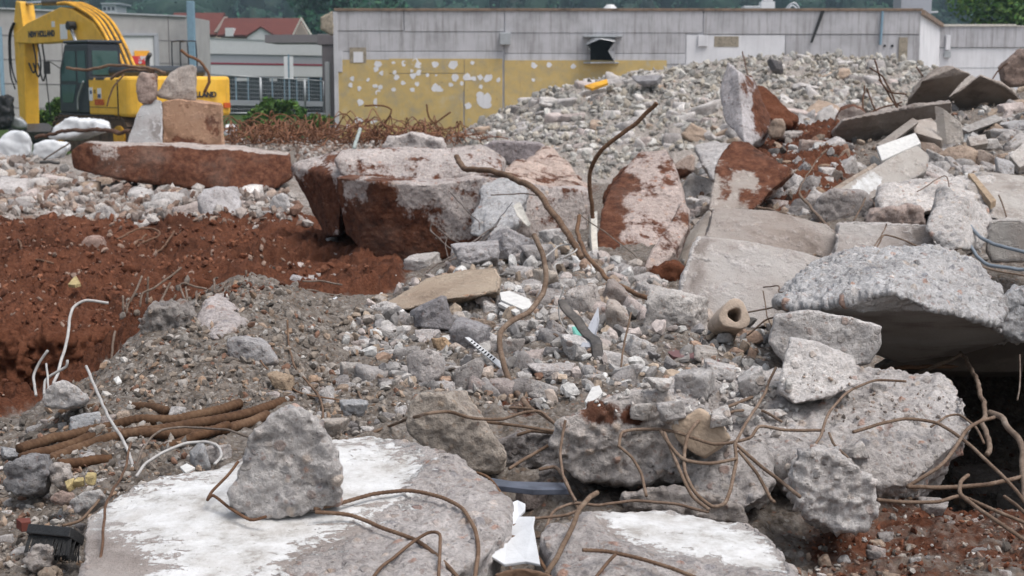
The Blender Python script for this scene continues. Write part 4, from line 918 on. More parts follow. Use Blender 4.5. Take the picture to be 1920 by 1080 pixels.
# foreground
slab('painted_slab', 'big flat concrete slab with flaking white paint on its top, a rock standing on it', 'concrete slab',
     "150,1100,2.30 163,960,2.66 215,930,2.76 330,897,2.86 420,868,2.95 560,846,3.02 640,834,3.06 700,822,3.10 770,836,3.06 840,862,2.97 915,912,2.82 955,955,2.70 940,1005,2.56 900,1050,2.45 820,1110,2.32 500,1180,2.16",
     (-.02, .02, -.2), back=.9, formed='u', tint=PINK, amp=.7, warp=.5, wear=1, vox=.0044,
     mask=None, fmask=on_poly("165,960 330,893 420,866 560,846 700,824 800,872 760,935 660,1000 570,1050 480,1110 150,1120", lo=.3, soft=40), paint=on_poly("215,925 330,893 420,866 560,846 700,824 790,872 748,925 650,985 560,1030 500,1080 470,1120 240,1120 330,1060 255,1010 180,975", lo=.4, soft=95, top=.72))
slab('standing_rock', 'rough grey rock with pinkish pebbles standing upright on the painted slab', 'rock',
     "520,772 560,769 592,790 612,835 630,868 637,942 598,955 500,974 468,973 432,946 447,915 460,870 466,828 482,795", (.01, .17, .02), d=2.62, back=.8, tint=PALE, amp=.75, warp=.6, wear=2, fine=1.5)
slab('painted_block', 'thick concrete block with a white painted sloping top beside the steel rods at the front', 'concrete block',
     "1015,1005,2.55 1110,948,2.72 1185,942,2.76 1300,956,2.74 1400,985,2.66 1452,1022,2.56 1485,1062,2.45 1500,1100,2.36 1300,1130,2.33 1150,1120,2.33 1050,1090,2.37|1105,1015,2.55 1300,1020,2.55 1300,1085,2.45 1110,1085,2.45",
     [(0, .03, -.28), (0, .2, -.1)], formed='u', amp=.8, warp=.5, wear=1, tint=PINK, vox=.0046,
     fmask=on_poly("1110,950 1185,940 1300,955 1400,985 1450,1020 1485,1080 1380,1065 1290,1047 1200,1028 1140,1000", lo=.2, soft=20), paint=on_poly("1122,960 1185,950 1300,962 1392,990 1440,1022 1475,1075 1380,1058 1290,1040 1200,1018 1150,990", lo=.3, soft=40, top=.72))
slab('concrete_shard', 'flat grey concrete shard behind the block with the white painted top', 'concrete shard', "1165,930 1230,915 1330,925 1400,950 1400,985 1300,965 1180,955", (0, .16, -.05), d=2.86, tint=WARM, vox=.005)
slab('conglomerate_boulder', 'wide pebbly concrete boulder, left of the beige square stone, wrapped in thin rods', 'boulder',
     "1040,832 1058,792 1110,758 1180,738 1255,730 1292,800 1288,850 1262,882 1200,906 1090,906 1050,868", (.05, .40, .05), d=3.05, back=.78, tint=(1.08, 1.02, .98), amp=.9, wear=2, fine=1.3, vox=.0048, soil=patch((1130, 775, 70, 30, .55), (1190, 780, 40, 25, .8)))
slab('conglomerate_slab', 'broad pebbly grey slab in the middle right carrying two pale rocks', 'concrete slab',
     "1210,745,3.5 1290,715,3.75 1400,692,3.75 1640,692,3.7 1750,712,3.6 1822,748,3.42 1833,790,3.25 1795,838,3.25 1700,912,3.08 1650,914,3.08 1560,880,3.1 1400,860,3.15 1280,850,3.2|1185,752,3.2 1300,732,3.5 1335,800,3.2 1320,872,3.08 1270,887,3.03 1225,872,3.03|1285,850,3.12 1420,850,3.12 1450,905,3.02 1440,935,2.98 1392,960,2.97 1330,945,3.0 1290,905,3.05",
     [(0, .16, -.20), (0, .2, -.1), (.02, .25, -.02)], back=.9, tint=(1.06, 1.02, 1.0), amp=.9, warp=.6, wear=2, fine=1.3, vox=.0052)
slab('pitted_boulder', 'rounded pale boulder full of pebbles with rust spots and a thin rod across it', 'boulder',
     "1475,880 1512,852 1530,841 1556,856 1600,872 1636,908 1645,950 1620,984 1578,990 1520,968 1490,928", (.02, .2, .03), d=2.78, back=.75, tint=(1.3, 1.27, 1.25), amp=1.0, wear=2, fine=1.7)
slab('beige_stone', 'smooth beige square stone among thin rods on the pebbly slab', 'stone', "1256,798 1312,764 1352,790 1370,822 1322,860 1300,850 1268,825", (.03, .13, .01), d=2.98, mat='sand', amp=.25, warp=.4, wear=3, fine=.3)
slab('pale_block', 'pale rough block leaning under the dark overhanging slab', 'concrete block', "1440,640 1455,592 1520,582 1655,612 1652,650 1630,680 1560,690 1480,692", (.03, .22, -.02), d=3.8, auto=False, tint=(1.26, 1.23, 1.21), amp=.6, warp=.4, wear=0, soft=1, fine=.45)
slab('pale_wedge', 'pale whitish wedge of concrete in front of the leaning pale block', 'concrete wedge', "1480,632,3.42 1520,640,3.42 1600,668,3.4 1612,718,3.34 1560,742,3.32 1490,757,3.31 1463,732,3.34 1470,680,3.38", (.03, .16, .0), auto=False, tint=(1.40, 1.37, 1.35), amp=.6, warp=.4, wear=0, soft=1, fine=.4)
slab('tilted_rock', 'tilted tan grey rock with one red pebble behind the painted slab', 'rock',
     "762,800 768,760 792,740 830,735 872,772 915,815 948,852 938,882 905,884 840,866 790,845 765,822", (.04, .22, .02), d=3.12, back=.8, tint=TAN, amp=.7, wear=2)
slab('dark_rock', 'dark brown grey rough rock between the tilted rock and the pebbly boulder', 'rock', "930,830 985,812 1045,812 1050,870 1000,880 945,880", (.02, .25, 0), d=3.35, tint=DARK, amp=1.3)
slab('pale_left_rock', 'smooth whitish rounded rock at the foot of the pale bent rods', 'rock', "75,748 92,722 118,714 145,726 166,748 150,762 110,766 80,764", (.02, .14, 0), d=3.75, tint=PALE, amp=.5)
slab('dark_left_rock', 'dark grey pebbly rock left of the thick ribbed bars', 'rock', "2,872 40,852 78,856 90,890 72,922 30,930 5,915", (.02, .14, 0), d=3.05, tint=(.60, .60, .62), amp=.9)
slab('grey_left_stone', 'grey wedge shaped stone right of the dark pebbly rock', 'stone', "88,890 100,868 118,878 133,905 125,916 100,914", (.01, .09, 0), d=3.08, tint=WARM)
slab('pale_flake', 'pale flat piece of concrete beside the left edge of the painted slab', 'concrete shard', "125,945 150,922 192,920 200,935 165,958 140,962", (.01, .08, -.03), d=2.86, tint=PALE, amp=.5)
slab('knobbly_stone', 'knobbly brown grey stone in front of the black brush', 'stone', "38,1058 62,1022 92,1022 105,1045 96,1068 60,1072", (.01, .09, 0), d=2.68, tint=WARM, amp=1.2)
slab('round_brown_stone', 'rounded brown stone below the knobbly stone at the front', 'stone', "65,1078 78,1064 100,1068 108,1090 80,1100", (.01, .07, 0), d=2.56, tint=(.75, .62, .50))
slab('brown_plate', 'flat reddish brown fragment beside the yellow foam crumbs', 'concrete shard', "90,935 110,918 140,926 140,940 110,948", (0, .06, -.02), d=2.95, tint=(.85, .66, .58))
# overhanging slab and the dark hollow under it
slab('overhanging_slab', 'thick overhanging slab with a rough torn edge and a dark smooth underside', 'concrete slab',
     "1462,568,4.25 1500,532,4.4 1580,497,4.5 1690,490,4.55 1745,474,4.6 1832,500,4.5 1870,540,4.35 1876,590,4.2 1855,606,4.12 1760,584,4.0 1672,546,3.98 1600,562,4.05 1490,582,4.15|1490,582,4.15 1672,546,3.98 1760,584,4.0 1855,606,4.12 1900,640,4.6 1800,665,4.9 1690,680,5.0 1600,640,4.75",
     [(.05, 1.3, -.02), (.05, .9, .10)], back=1.0, tint=(1.1, 1.11, 1.13), amp=.6, warp=.15, wear=0, soft=1, fine=2.2, vox=.0052, formed='d')
slab('cracked_slab', 'dark cracked slab lying under the overhanging slab', 'concrete slab', "1640,690,5.1 1700,668,5.0 1850,640,4.8 1935,600,4.6 2400,600,4.6 2400,690,4.75 1800,700,5.0", (.05, 2.6, .1), tint=(.55, .51, .47), amp=.5, warp=.5, vox=.008, formed='fd')  # depth and unseen right end added to keep light out of the hollow
slab('rough_edge_block', 'rough pale block wedged at the edge of the photo right of the overhanging slab', 'concrete block', "1880,560 1905,545 1960,540 1965,640 1900,640 1878,610", (.03, .3, 0), d=4.35, tint=COOL, amp=1.1)
# blocks of the right hand heap
slab('smooth_block', 'large smooth beige grey block with a white left edge in front of the long beam', 'concrete block',
     "1262,592,6.6 1300,470,6.8 1312,445,6.85 1420,455,6.85 1562,490,6.85 1572,520,6.8 1548,602,6.6 1400,615,6.55", (.06, .42, -.05), back=.97, tint=(1.22, 1.18, 1.16), amp=.6, warp=.15, wear=0, soft=1, formed='fu', vox=.0075, fmask=HALF)
slab('smooth_beam', 'long smooth concrete beam lying behind the large smooth block', 'concrete beam', "1322,445,7.15 1338,391,7.35 1450,396,7.35 1545,421,7.3 1567,442,7.25 1562,487,7.15 1440,467,7.1", (.05, .36, -.04), back=.97, tint=(.92, .84, .79), amp=.6, warp=.12, wear=0, soft=1, formed='fu', vox=.008, fmask=HALF)
slab('grey_panel_edge', 'narrow grey broken panel standing left of the smooth beam', 'concrete panel', "1265,470,8.0 1330,395,8.2 1338,430,8.0 1290,500,7.7 1270,505,7.7", (.05, .2, 0), tint=(.9, .84, .78), formed='f', warp=.18, wear=0, soft=1)
slab('square_block', 'square smooth grey block with a chipped lower left corner, right of the smooth beam', 'concrete block', "1565,478,7.0 1573,420,7.15 1640,419,7.17 1748,427,7.12 1754,470,7.0 1722,493,6.95 1580,493,6.95", (.05, .35, -.04), tint=(1.1, 1.06, 1.04), amp=.7, warp=.15, formed='f', wear=0, soft=1, vox=.0075, fmask=HALF)
slab('pointed_slab', 'pale pointed slab standing on its edge above the overhanging slab', 'concrete slab', "1738,430,6.7 1752,385,6.85 1778,350,7 1806,372,6.86 1808,465,6.55 1770,470,6.6|1804,370,6.87 1852,387,7.1 1863,425,7.0 1838,468,6.8 1806,468,6.57", [(.04, .3, 0), (.02, .3, 0)], tint=(1.12, 1.09, 1.07), formed='', amp=.5, warp=.2, wear=0, soft=1, fine=.7, vox=.0075)
slab('round_dark_boulder', 'rounded dark boulder with a pale top left of the pitted pale slab', 'boulder', "1527,405 1535,372 1560,356 1620,358 1640,380 1628,405 1580,418 1545,420", (.05, .4, 0), d=8.6, tint=(.74, .69, .67), amp=.8, soil=None)
slab('pitted_pale_slab', 'pale pitted slab lying behind the pointed slab', 'concrete slab', "1648,375,8.3 1660,350,8.6 1780,336,8.8 1860,330,8.8 1855,370,8.4 1760,395,8.1 1655,400,8.1", (.05, .4, -.03), tint=(1.22, 1.18, 1.15), amp=.9, warp=.18, wear=0, soft=1)
slab('mottled_block', 'brown mottled block below the pitted pale slab', 'concrete block', "1625,420 1640,395 1725,390 1740,420 1700,425", (.05, .35, 0), d=8.0, tint=(.8, .66, .6), amp=1.4, warp=.18, wear=0, soft=1)
slab('white_topped_block', 'chunky pale topped block carrying a strip of wood', 'concrete block', "1812,350,8.5 1840,322,8.9 1925,330,8.9 1985,360,8.5 1985,420,8.1 1880,415,8.1 1840,405,8.2", (.05, .5, -.03), tint=(1.12, 1.08, 1.04), amp=.7, formed='u', warp=.18, wear=0, soft=1, fmask=HALF)
slab('grey_post_block', 'upright grey concrete block by the grey hoses at the right edge', 'concrete block', "1850,470 1856,415 1890,410 1960,420 1960,490 1860,490", (.05, .3, 0), d=6.9, tint=(1.0, .97, .94), amp=.5, formed='f', warp=.18, wear=0, soft=1, fmask=HALF)
slab('half_round_post', 'pale half round concrete post sloping down to the left with a white patch', 'concrete post',
     "1550,364,8.9 1650,305,9.25 1695,279,9.45 1722,271,9.5 1743,292,9.5 1738,322,9.35 1650,366,9.05 1600,389,8.9 1558,387,8.85", (.05, .2, -.1), back=.85, tint=(1.12, 1.07, 1.02), amp=.3, warp=.15, wear=5, formed='fu', paint=on_poly("1590,355 1635,322 1655,335 1650,350 1610,375", (0, -.7, .7), .2, 10), fmask=HALF)




slab('long_slab', 'long broken slab with a dark lower face below the thin twigs', 'concrete slab', "1562,247,12.6 1580,225,12.5 1660,212,12.5 1745,195,12.5 1790,190,12.5 1786,210,12.6 1700,230,12.7 1640,263,12.8 1580,275,12.8", (.1, .7, .0), tint=(.72, .65, .60), amp=.7, warp=.15, wear=0, soft=1, vox=.0115, formed='f', fmask=HALF, auto=False)  # dark tint carries the shade of its overhanging lower face
slab('cracked_top_slab', 'huge brown grey slab tilted at the top of the heap with a crack across it', 'concrete slab', "1700,196,15.2 1728,153,14.7 1790,126,14.6 1821,139,14.6 1797,160,14.75 1762,192,15.1|1773,192,15.1 1812,160,14.75 1838,140,14.6 1880,160,14.7 1920,190,14.9 1900,206,15.1 1850,224,15.3 1800,226,15.3", [(.1, .9, .0), (.1, .9, .0)], tint=(.74, .65, .58), amp=.7, warp=.2, formed='f', wear=0, soft=1, vox=.0135, auto=False)  # tint darkened for the shade on its outward leaning face
slab('dark_brown_chunk', 'dark brown broken chunk at the right edge beyond the cracked top slab', 'rock', "1876,130 1890,115 1925,92 1950,100 1950,160 1895,158 1880,150", (.1, .6, 0), d=17, tint=(.55, .42, .36), vox=.018, amp=1.3)

slab('soil_capped_block', 'block capped with red soil at the left end of the long broken slab', 'concrete block', "1565,228 1575,205 1600,196 1625,212 1612,232 1580,240", (.1, .4, 0), d=14, tint=(.8, .7, .65), soil=dirt((0, -.1, 1), 1.0, .1, .1, .6), vox=.014)
slab('jagged_slab', 'tall jagged grey slab with a pointed top standing on the heap, red soil behind it', 'concrete slab', "1348,168,12.9 1364,116,13 1386,134,12.75 1397,266,12.35 1362,230,12.65|1385,133,12.78 1422,178,12.95 1444,218,12.95 1442,246,12.7 1408,272,12.35 1394,266,12.36", [(.1, .35, 0), (.15, .35, 0)], back=.9, tint=(1.0, .97, 1.0), amp=.5, warp=.2, wear=0, soft=1, vox=.012, formed='', soil=patch((1428, 205, 30, 62, .9), (1405, 150, 20, 40, .7)))
slab('soil_wedge', 'wedge of red soil sloping down behind the jagged slab', 'soil heap', "1405,165,14 1425,165,14 1470,195,14 1495,225,13.8 1480,235,13.5 1445,225,13.5", (.2, .8, -.1), mat='soil', amp=1.3, vox=.02)
slab('brown_stone', 'rounded brown stone at the foot of the jagged slab', 'stone', "1438,245 1448,224 1468,222 1473,240 1462,260 1445,260", (.05, .2, 0), d=12.5, tint=(.78, .62, .5), vox=.013)
slab('triangle_slab', 'large triangular slab smeared with red soil in front of the jagged slab', 'concrete slab', "1330,394,9.0 1343,300,9.4 1374,266,9.6 1400,270,9.6 1440,299,9.45 1484,322,9.3 1440,362,9.15 1410,394,9.0", (.10, .3, -.05), back=.97, tint=(1.0, .92, .86), amp=.6, formed='f', warp=.15, wear=0, soft=1, vox=.009, soil=patch((1400, 288, 75, 40, .9), (1455, 325, 45, 40, .88), (1355, 330, 25, 70, .6), (1425, 370, 60, 30, .6)), fmask=HALF)
slab('grey_backed_slab', 'grey broken slab behind the triangular slab', 'concrete slab', "1298,275,11 1340,266,11.2 1380,272,10.9 1350,310,10.4 1340,340,10.1 1318,310,10.5", (.1, .4, 0), tint=(.95, .93, .93), amp=.8, vox=.012)
slab('leaning_slab', 'big leaning slab with pink brown face, a raised rib along its right side', 'concrete slab', "1118,462,8.45 1126,400,8.75 1150,345,9.05 1198,283,9.35 1248,278,9.35 1268,318,9.15 1290,395,8.8 1226,508,8.25 1150,492,8.3|1204,508,8.2 1256,412,8.62 1278,380,8.74 1293,396,8.74 1291,428,8.6 1234,518,8.2", [(.10, .24, -.05), (.08, .22, -.05)], back=.97, tint=(1.0, .85, .79), amp=.45, warp=.15, formed='', wear=0, soft=1, fine=.6, vox=.0085, soil=lambda V, N: np.maximum(patch((1145, 400, 40, 70, .85), (1170, 345, 45, 35, .8), (1140, 460, 40, 30, .7), (1240, 460, 30, 60, .6))(V, N), .44))
slab('soil_backed_slab', 'red brown soil covered slab edge leaning behind the big leaning slab', 'concrete slab', "1128,385 1135,360 1168,318 1185,308 1195,320 1150,380", (.1, .3, 0), d=10.1, tint=(.8, .55, .45), soil=lambda V, N: np.full(len(V), .9), vox=.012)
slab('soil_clod_dark', 'dark red brown clod wedged under the big leaning slab', 'soil clod', "1215,530 1222,505 1262,487 1282,500 1275,530 1240,545", (.05, .35, 0), d=7.7, mat='soil', amp=1.3, vox=.011)
slab('white_edged_slab', 'brown slab with a white upper edge between the leaning slab and the triangular slab', 'concrete slab', "1258,312 1290,292 1300,290 1302,320 1268,335", (.05, .3, 0), d=10.4, tint=(.9, .72, .62), soil=patch((1275, 325, 30, 14, .9)), vox=.012)
def plate(name, label, cat, pts, ext, tint, d=None, mat='con', bev=.008):
    q = np.array([P(*t) for t in parse(pts, d)]); mb = MB(); mb.prism(q, ext); o = mb.build(name, M[mat], None, bev); k = len(o.data.vertices)
    put_attr(o.data, 'mask', np.tile((0, 0, .55), (k, 1))); put_attr(o.data, 'agg', np.ones((k, 3))); o.color = tuple(tint) + (1,)
    OUT.append(([(a, b) for a, b, c in parse(pts, d)], 11.)); origin_to(o, q.mean(0)); return tag(o, label, cat)
plate('white_board', 'white board lying behind the half round post', 'board', "1643,274,10.3 1716,248,10.5 1727,268,10.35 1653,301,10.15", (.02, .05, -.05), (1, 1, 1), mat='white')
plate('thin_slab', 'thin dark slab resting on the white board', 'concrete slab', "1644,270,10.7 1712,220,11.0 1724,228,10.9 1656,279,10.6", (.03, .18, -.04), (.85, .78, .72))
plate('paving_plate', 'square paving plate lying tilted left of the upright plate', 'paving plate', "1711,226,11.1 1746,220,11.35 1773,249,11.1 1766,263,10.9 1714,248,10.95", (.02, .06, -.07), (1.1, 1.02, .95))
plate('paving_plate', 'pale paving plate standing upright on its corner', 'paving plate', "1768,202,11.0 1804,231,10.9 1809,267,10.85 1776,272,10.9", (-.05, .07, .02), (1.22, 1.14, 1.05))
plate('paving_plate', 'brown edged plate stacked under the tilted paving plate', 'paving plate', "1714,264,10.9 1752,268,10.9 1772,284,10.85 1738,288,10.8", (.02, .1, -.05), (.72, .60, .52))
plate('paving_plate', 'pale plate at the bottom of the plate stack', 'paving plate', "1722,286,10.7 1784,298,10.7 1780,309,10.65 1728,302,10.65", (.02, .12, -.04), (1.08, 1.0, .94))
plate('flat_slab', 'flat grey slab lying below the cracked top slab', 'concrete slab', "1800,240,12.2 1866,214,12.4 1882,224,12.3 1816,248,12.1", (.03, .2, -.06), (.86, .84, .82))
plate('paving_plate', 'small pale plate right of the upright plate', 'paving plate', "1814,256,11.2 1848,251,11.3 1854,268,11.1 1820,274,11.0", (.02, .1, -.05), (1.1, 1.05, 1.0))
plate('white_panel_piece', 'whitish square board at the right edge of the heap', 'board', "1892,291,10.2 1925,262,10.3 1960,290,10.2 1912,314,10.1", (.02, .08, -.06), (1.45, 1.42, 1.38))
plate('concrete_board', 'narrow pale board lying along the upper side of the half round post', 'board', "1560,352,9.1 1640,304,9.4 1646,310,9.38 1566,360,9.06", (.02, .05, -.04), (1.0, .88, .76))
# centre block and its neighbours
slab('foundation_block', 'massive rust brown foundation block with a layered grey top in the middle', 'foundation block',
     "632,332,9.85 700,340,9.65 800,346,9.6 900,335,9.65 1000,350,9.8 1105,362,10.0 1108,440,9.9 1000,445,9.7 900,455,9.65 820,485,9.7 740,488,9.75 680,470,9.8 645,440,9.95|548,312,10.9 600,298,10.9 636,290,10.8 640,335,10.35 636,440,10.4 610,440,10.6 578,390,10.9|632,300,10.3 650,283,10.45 760,276,10.5 900,279,10.5 942,300,10.4 940,320,10.3 900,328,10.25 700,334,10.2 640,328,10.25",
     [(.02, 1.6, .02), (.3, .6, 0), (0, .9, -.1)], back=.96, tint=(1.0, .92, .89), amp=.5, warp=.15, wear=0, soft=1, vox=.0095,
     soil=lambda V, N: np.maximum(patch((600, 390, 60, 90, .95), (700, 440, 95, 85, 1.05), (820, 475, 150, 35, 1.05), (720, 370, 50, 40, .85), (800, 420, 60, 60, .72), (700, 334, 110, 10, .7), (880, 440, 50, 50, .6), (590, 360, 45, 60, .9))(V, N), .42))
slab('top_rubble_lump', 'pale rough lump of concrete on top of the foundation block', 'rock', "718,282 728,258 770,250 830,262 835,282", (.05, .5, 0), d=12, tint=(1.15, 1.08, 1.05), vox=.012, amp=1.1)
slab('purple_grey_block', 'purplish grey block right behind the foundation block', 'concrete block', "905,275 925,264 1010,268 1030,282 1026,308 960,310 920,300", (.05, .6, 0), d=12.8, tint=(.72, .66, .68), vox=.013, amp=.6, warp=.18, wear=0, soft=1)
slab('pink_soil_bank', 'pinkish crumbly earth bank at the right end of the foundation block', 'soil heap', "935,330,11.2 1028,275,12.6 1055,300,12.2 1100,350,11.2 1050,372,10.6 960,350,10.8", (.05, .9, -.2), tint=(1.05, .86, .76), amp=1.3, soil=lambda V, N: np.full(len(V), .42), vox=.014)
slab('grey_rough_slab', 'rough blue grey slab leaning on the right part of the foundation block', 'concrete slab', "880,440,9.1 905,350,9.6 960,330,9.7 985,360,9.5 975,420,9.0 920,455,8.8", (.08, .3, 0), tint=(.94, .96, .99), amp=1.1, vox=.011)
slab('small_leaning_slab', 'small grey slab leaning on the rubble left of the foundation block', 'concrete slab', "366,372,12.1 380,353,12.2 405,350,12.2 440,400,12.1 454,425,12.0 440,438,11.95 400,425,11.95 372,398,12.1", (.12, .4, 0), tint=(.98, .97, 1.0), amp=.5, formed='', vox=.012)
slab('grey_wedge', 'small grey wedge of concrete between the small leaning slab and the foundation block', 'concrete wedge', "498,395 512,368 535,362 545,385 530,402", (.05, .3, 0), d=13.5, tint=(1.05, 1.05, 1.06), vox=.014)
# long brown beam with the block on it
slab('foundation_beam', 'long rust brown foundation beam lying across in front of the excavator', 'foundation beam', "130,283,17 160,268,17 300,270,17 440,282,17 540,287,17 546,330,16.9 520,352,16.8 470,362,16.7 350,352,16.8 200,332,16.9 135,318,17", (.1, 1.3, -.02), tint=(.95, .85, .80), amp=.55, vox=.021, soil=lambda V, N: np.clip(.98 - .62 * sstep(.45, .9, N[:, 2]), 0, 1) * np.clip(1.05 - .5 * patch((210, 280, 55, 45, 1.))(V, N), 0, 1), warp=.18, wear=0, soft=1)
slab('ochre_cube', 'ochre brown cubic concrete block standing on the long foundation beam', 'concrete block', "304,192,17.7 330,186,17.7 416,196,17.7 420,290,17.6 305,290,17.6", (.1, .9, 0), tint=(.98, .63, .43), amp=.45, formed='f', vox=.02, soil=patch((360, 270, 60, 22, .66), (400, 230, 20, 45, .5), (345, 200, 20, 12, .5)), warp=.18, wear=0, soft=1, fmask=HALF)
slab('grey_side_slab', 'grey slab leaning against the left side of the ochre cube', 'concrete slab', "236,272,17.4 262,200,17.6 290,186,17.7 304,190,17.7 304,274,17.4", (.1, .6, 0), tint=(1.0, 1.02, 1.06), amp=.4, formed='f', vox=.02, warp=.18, wear=0, soft=1, fmask=HALF)
slab('upper_rubble_block', 'irregular grey and ochre lump lying on top of the ochre cube', 'rock', "290,178 312,142 335,127 366,122 368,190 330,190", (.0, .5, 0), d=17.8, tint=(1.02, .92, .84), amp=.8, vox=.021)
slab('balanced_rock', 'oval brown rock balanced beside the lump above the ochre cube', 'rock', "251,160 258,138 270,134 288,152 294,170 285,195 268,198 255,186", (.08, .32, 0), d=17.6, tint=(.78, .62, .55), amp=.9, vox=.02, soil=lambda V, N: np.full(len(V), .35))
# beam in the centre and the stones around it
slab('stained_beam', 'short rust stained concrete beam lying across the middle rubble', 'concrete beam', "715,572,5.45 760,546,5.6 800,521,5.75 870,505,5.85 925,505,5.8 938,520,5.72 934,546,5.55 830,562,5.45 760,580,5.4", (.04, .2, -.05), auto=False, tint=(1.0, .83, .66), amp=.4, formed='f', vox=.0075, warp=.18, wear=0, soft=1, fmask=HALF)
slab('prop_block', 'small square block propping up the stained beam', 'concrete block', "850,560 862,546 910,550 916,570 890,585 855,578", (.04, .2, 0), d=5.75, tint=(.86, .76, .66), formed='f', amp=.5, warp=.18, wear=0, soft=1)
slab('embedded_slab', 'grey slab half buried in the gravel mound', 'concrete slab', "425,640 440,632 500,650 525,680 490,690 440,686 425,665", (.03, .3, .0), d=4.42, tint=(.85, .84, .86), amp=.6)
slab('mound_slab', 'slanting grey pink slab sticking out of the mound below the cut rods', 'concrete slab', "358,625,4.9 385,560,5.1 405,547,5.2 440,558,5.2 470,600,5.0 440,618,4.8 400,640,4.7", (.05, .3, -.03), tint=(1.0, .93, .92), amp=.8, vox=.0075)
slab('mound_crumb_block', 'crumbling dark block at the crest of the mound under the cut rods', 'concrete block', "255,600 280,572 330,570 355,590 350,640 300,640 262,625", (.05, .4, 0), d=4.85, tint=(.66, .62, .59), amp=1.6)
slab('red_clod', 'large round red soil clod at the left edge', 'soil clod', "-30,720 -20,640 5,622 28,640 36,690 20,735 -10,745", (.05, .5, 0), d=4.9, mat='soil', amp=1.5, fine=2, wear=1, vox=.008)
slab('red_clod', 'large lumpy red soil clod in the shade behind the pale bent rods', 'soil clod', "38,680 55,645 90,628 135,650 142,690 120,735 60,740", (.05, .5, 0), d=5.0, mat='soil', amp=1.5, fine=2, wear=1, vox=.008)
slab('red_clod', 'red soil clod at the pit edge left of the crumbling mound block', 'soil clod', "125,640 150,620 180,630 190,670 160,690 130,680", (.05, .5, 0), d=5.4, mat='soil', amp=1.6, fine=2, wear=1, vox=.009)
slab('sunken_brown_stone', 'brown stone with a pale top sunk in the red soil', 'stone', "150,455 160,443 192,445 200,470 178,478 155,470", (.05, .3, 0), d=10.5, tint=(.8, .58, .5), soil=lambda V, N: np.full(len(V), .45), vox=.012)
slab('soil_lump', 'dark lump of soil in the middle of the red soil', 'soil clod', "222,505 235,492 252,500 255,512 235,514", (.05, .2, 0), d=9.0, mat='soil', vox=.012)
